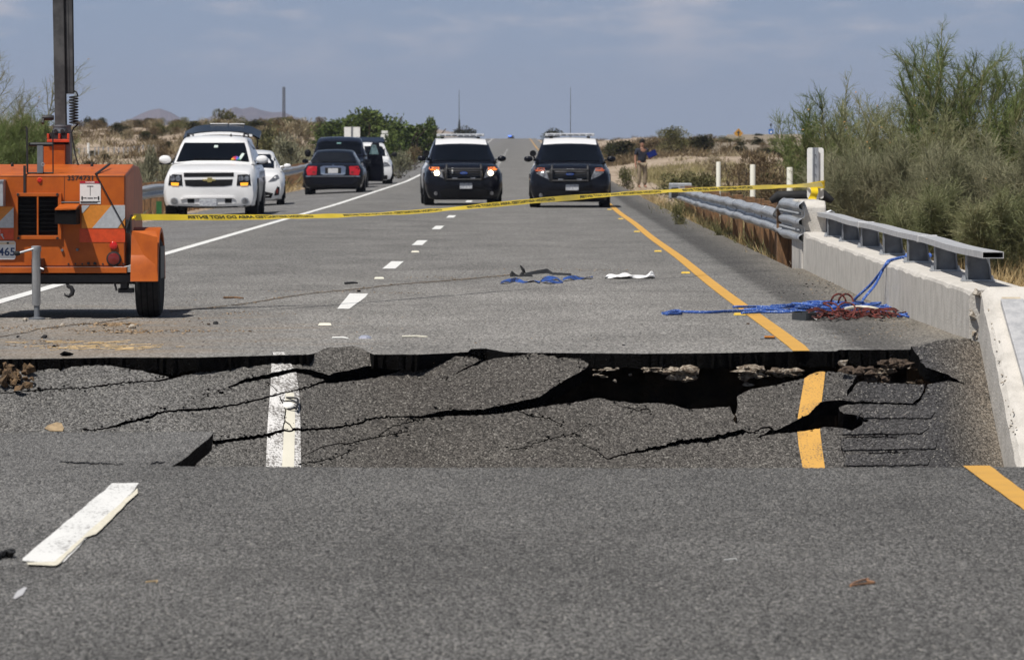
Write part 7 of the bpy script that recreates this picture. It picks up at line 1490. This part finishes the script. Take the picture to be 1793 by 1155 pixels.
def palo_tree(name, label, px, top, Y, spread, limbs, mtv, seed, dens=1.0, droop=.0, twl=.3, extra=None, cat='shrub'):
    x = (px - HX) * Y / F_PX; z = gz(x, Y) - .05; h = EYE - (top - HY) * Y / F_PX - z
    sg_, tw = palo(seed, h, spread, limbs, mtv, dens, 1.0, droop, twl); t = thing(name, label, cat, (x, Y, z))
    mx = max(q[2] for q in tw[1]); t.scale = (1, 1, h / mx)
    mk('branches', *seg_mesh(*sg_), mv_pvk, t); mk('twigs', *seg_mesh(*tw), mtv, t)
    if extra:                                                       # dead orange leaves caught in the twigs
        rg3 = random.Random(seed + 5); E_ = rg3.sample(list(tw[1]), extra); c = np.array(E_); mk('dead_leaves', *leaf_mesh(c, NR.normal(size=(extra, 3)), np.full(extra, .045), np.full(extra, .03)), mv_dead, t)['kind'] = 'stuff'
    return t
mv_dead = veg('dead_leaf', (.35, .17, .05), (.45, .26, .10), (.5, .34, .16))
palo_tree('palo_verde', 'tallest twiggy green shrub on the right, rising above all the others', 1630, 22, 85, .55, 11, mv_pvg, 3, 1.8, twl=.26, extra=40)
palo_tree('palo_verde', 'bright green twiggy shrub farthest left of the right hand thicket', 1440, 138, 84, .75, 8, mv_pvg, 9, 1.5, twl=.24, extra=24)
palo_tree('palo_verde', 'twiggy shrub with orange dead leaves between the leftmost and the tallest shrub', 1535, 112, 82, .62, 9, mv_pvt, 14, 1.3, twl=.3, extra=60)
palo_tree('palo_verde', 'tall twiggy shrub at the right edge of the picture', 1745, 72, 84, .5, 8, mv_pvg, 21, 1.5, twl=.26, extra=30)
palo_tree('palo_verde', 'twiggy shrub between the tallest one and the right edge one', 1690, 140, 83, .55, 7, mv_pvt, 26, 1.2, twl=.3, extra=20)
palo_tree('palo_verde', 'low grey shrub behind the white sign and the concrete end block', 1500, 235, 78, .95, 11, mv_pvb, 33, 1.4, .06, .32, 10)
palo_tree('palo_verde', 'low grey shrub in the middle of the right hand thicket', 1590, 210, 77, .95, 12, mv_pvb, 38, 1.5, .06, .34, 20)
palo_tree('palo_verde', 'low drooping grey shrub with yellow twigs above the bridge rail', 1690, 205, 76, .95, 12, mv_pvb, 44, 1.5, .10, .36, 24)
palo_tree('palo_verde', 'drooping grey shrub low at the right edge of the picture', 1790, 190, 75, .95, 12, mv_pvb, 51, 1.5, .12, .36, 20)
palo_tree('palo_verde', 'dark low shrub at the base of the thicket behind the bridge rail', 1640, 300, 74, 1.2, 11, mv_pvt, 57, 1.4, .10, .28)
palo_tree('palo_verde', 'dark low shrub at the base of the thicket near the right edge', 1755, 310, 73, 1.2, 11, mv_pvt, 63, 1.4, .10, .28)
palo_tree('palo_verde', 'tall shrub beyond the thicket filling the gap behind it', 1580, 150, 98, .8, 10, mv_pvt, 69, 1.3, .0, .36)
palo_tree('palo_verde', 'broad shrub beyond the thicket toward the right edge', 1720, 165, 97, .85, 10, mv_pvt, 75, 1.3, .0, .36)
palo_tree('palo_verde', 'pale twiggy tree at the left edge of the picture beside the mast', -6, 52, 118, .85, 9, mv_pvb, 81, 1.2, .05, .40, 60, 'tree')
palo_tree('palo_verde', 'low olive shrub at the left edge behind the orange trailer', 20, 175, 105, 1.0, 12, mv_pvg, 87, 1.5, .05, .30)
palo_tree('palo_verde', 'dense dark shrub at the left edge low behind the trailer roof', -20, 185, 100, 1.0, 12, mv_pvg, 93, 1.5, .05, .30)

# ------------------------------------------------------------------ far road furniture
Y = 300.0; x = (616.5 - HX) * Y / F_PX; zg = gz(x, Y)
t = thing('road_sign', 'two white sign backs on one dark post behind the dark van', 'sign', (x, Y, zg)); zz = lambda py, Y=Y: EYE - (py - HY) * Y / F_PX - zg
for s in (-1, 1): m = MB(); m.box((s * .26, 0, (zz(222.5) + zz(243)) / 2), (.40, .02, zz(222.5) - zz(243))); m.build('panel', mt_white, t)
m = MB(); m.bx(-.05, .05, .02, .10, -.3, zz(221)); m.build('post', mt_galvd, t)
x = (673.5 - HX) * Y / F_PX; zg = gz(x, Y); t = thing('road_sign', 'small grey shield shaped sign back with a plate above it', 'sign', (x, Y, zg))
m = MB(); m.prism([(-.24, zz(239)), (-.22, zz(243)), (-.12, zz(248)), (0, zz(250)), (.12, zz(248)), (.22, zz(243)), (.24, zz(239)), (.2, zz(235)), (-.2, zz(235))], 'y', -.01, .01); m.build('shield', mt_white, t); m = MB(); m.bx(-.18, .18, -.01, .01, zz(233.6), zz(229)); m.build('plate', mt_white, t); m = MB(); m.bx(-.035, .035, .012, .06, -.3, zz(229)); m.build('post', mt_galvd, t)
Y = 1500.0; x = (497 - HX) * Y / F_PX; zg = gz(x, Y); t = thing('lattice_mast', 'thin dark lattice mast standing on the skyline left of the trees', 'mast', (x, Y, zg)); zt = EYE - (153 - HY) * Y / F_PX - zg
m = MB(); [m.tube([(a * .32, b * .32, -.5), (a * .26, b * .26, zt)], .13, n=4) for a, b in ((1, 1), (-1, 1), (-1, -1), (1, -1))]; m.build('legs', M('dark_mast', (.045, .035, .032), rough=.8, var=.2), t)['kind'] = 'stuff'
m = MB(); 
for k in range(15):
    z0, z1 = k * zt / 15, (k + 1) * zt / 15; s = 1 if k % 2 else -1; m.tube([(-.3 * s, -.3, z0), (.3 * s, -.3, z1)], .08, n=4); m.tube([(-.3, -.3, z1), (.3, -.3, z1)], .08, n=4); m.tube([(.3, .3 * s, z0), (.3, -.3 * s, z1)], .08, n=4)
m.build('braces', bpy.data.materials['dark_mast'], t)['kind'] = 'stuff'
# right: ramp with signs
rw = []
for y in np.linspace(300, 470, 16):
    f = (y - 300) / 170; x0, x1 = 10.2 + f * 7.5, 15.5 + f * 9; h = max(gz(x0, y), gz(x1, y)) + .10 + .42 * f; rw.append([(x0 - .8, y, h - 1.2), (x0, y, h), (x1, y, h + .05), (x1 + .8, y, h - 1.2)])
m = MB(); m.loft(rw, cap=False, closed=False); tag(m.build('ramp_road', mt_up, smooth=30), kind='structure')
Y = 430.0; x = (1293 - HX) * Y / F_PX; zg = gz(x, Y); zz = lambda py: EYE - (py - HY) * Y / F_PX - zg
t = thing('warning_sign', 'orange yellow diamond road sign on a thin post by the ramp', 'sign', (x, Y, zg)); m = MB(); cz = zz(233.5); m.prism([(0, cz + .42), (.40, cz), (0, cz - .42), (-.40, cz)], 'y', -.015, .0); m.build('panel', M('orange_sign', (.50, .25, .03), rough=.5, var=.1), t); m = MB(); m.prism([(-.05, cz - .22), (.05, cz - .22), (.05, cz + .02), (.16, cz + .02), (0, cz + .24), (-.16, cz + .02), (-.05, cz + .02)], 'y', -.022, -.016); m.build('symbol', mt_ink, t); m = MB(); m.bx(-.04, .04, .001, .06, -.5, zz(238)); m.build('post', mt_galvd, t)
Y = 430.0; x = (1350 - HX) * Y / F_PX; zg = gz(x, Y); t = thing('service_sign', 'blue road sign on a post with a small fitting on top, at the far right', 'sign', (x, Y, zg)); m = MB(); m.prism([(a, b + zz(230.5)) for a, b in rrect(.40, .42, .06)], 'y', -.015, 0); m.build('panel', M('blue_sign', (.02, .14, .50), rough=.5, var=.06), t); m = MB(); m.prism([(a, b + zz(230.5)) for a, b in ((-.08, -.12), (.08, -.12), (.08, .04), (-.08, .04))], 'y', -.02, -.016); m.build('symbol', mt_white, t)
m = MB(); m.bx(-.035, .035, .001, .06, -.5, zz(217)); m.build('post', mt_galvd, t); m = MB(); m.lathe([(.07, zz(221)), (.09, zz(219)), (.05, zz(216))], 8, (0, .03, 0)); m.build('fitting', mt_blackm, t)
vx = (1345 - HX) * 445 / F_PX; vh = gz(vx, 445) + .55
vx = (1345 - HX) * 800 / F_PX; vh = gz(vx, 800) - .75
c = small_car('parked_car', 'dark car on the far ramp below the blue sign', (vx, 800, vh), math.radians(12), mt_ncar, None, 1.35)
# wire fence on the left slope
fe = thing('wire_fence', 'old wire fence of thin grey posts crossing the sandy slope behind the trailer', 'fence', (0, 0, 0)); fp = []
for k in range(22):
    px = 96 + k * 8.6 + R.uniform(-1, 1); Y = 232 + k * 1.1; x = (px - HX) * Y / F_PX; z = gz(x, Y); m = MB(); m.tube([(x, Y, z - .2), (x + R.uniform(-.03, .03), Y, z + (.52 if k != 7 else .72))], .028 if k != 7 else .06, n=6); m.build('post', mt_galv if k != 7 else mt_white, fe); fp.append(Vector((x, Y, z)))
for hgt in (.18, .34, .48): m = MB(); m.tube([p + Vector((0, -.03, hgt)) for p in fp], .006, n=3); m.build('wire', mt_galvd, fe)
fe2 = thing('wire_fence', 'thin grey fence posts just above the left guardrail near the trailer', 'fence', (0, 0, 0)); fp = []
for k in range(12):
    px = 232 + k * 7 + R.uniform(-1, 1); Y = 165 + k; x = (px - HX) * Y / F_PX; z = gz(x, Y); m = MB(); m.tube([(x, Y, z - .2), (x, Y, z + .5)], .03, n=6); m.build('post', mt_galv, fe2); fp.append(Vector((x, Y, z)))
for hgt in (.2, .42): m = MB(); m.tube([p + Vector((0, -.03, hgt)) for p in fp], .006, n=3); m.build('wire', mt_galvd, fe2)

# ------------------------------------------------------------------ air
hz = bpy.data.materials.new('haze_air'); hz.use_nodes = True; t = hz.node_tree; t.nodes.clear(); o = t.nodes.new('ShaderNodeOutputMaterial'); pv = t.nodes.new('ShaderNodeVolumePrincipled')
pv.inputs['Color'].default_value = (.72, .80, 1.0, 1); pv.inputs['Density'].default_value = HAZE = 0.0001; pv.inputs['Anisotropy'].default_value = .2; t.links.new(pv.outputs[0], o.inputs['Volume'])
m = MB(); m.bx(-3600, 3600, -60, 9700, -6, 115); tag(m.build('haze', hz), kind='stuff')
for o in list(C.objects):                                          # small joined relief that cannot be picked apart
    if o.type == 'MESH' and o.name.split('.')[0] in ('bolts', 'anchor_bolt', 'chipped_edge', 'broken_end', 'soil_clods', 'exposed_concrete', 'dirt_clod', 'guard_rods', 'lettering', 'number', 'black_scrap', 'foliage', 'stems', 'twigs', 'branches', 'glue_ring', 'underbody', 'chassis', 'crank_handle', 'corner_latch', 'latch_rod', 'red_bracket', 'axle_bracket', 'push_bar_rail', 'tailgate_trim', 'jack_handle', 'jack_leg', 'toggle', 'lane_button'): o['kind'] = 'stuff'
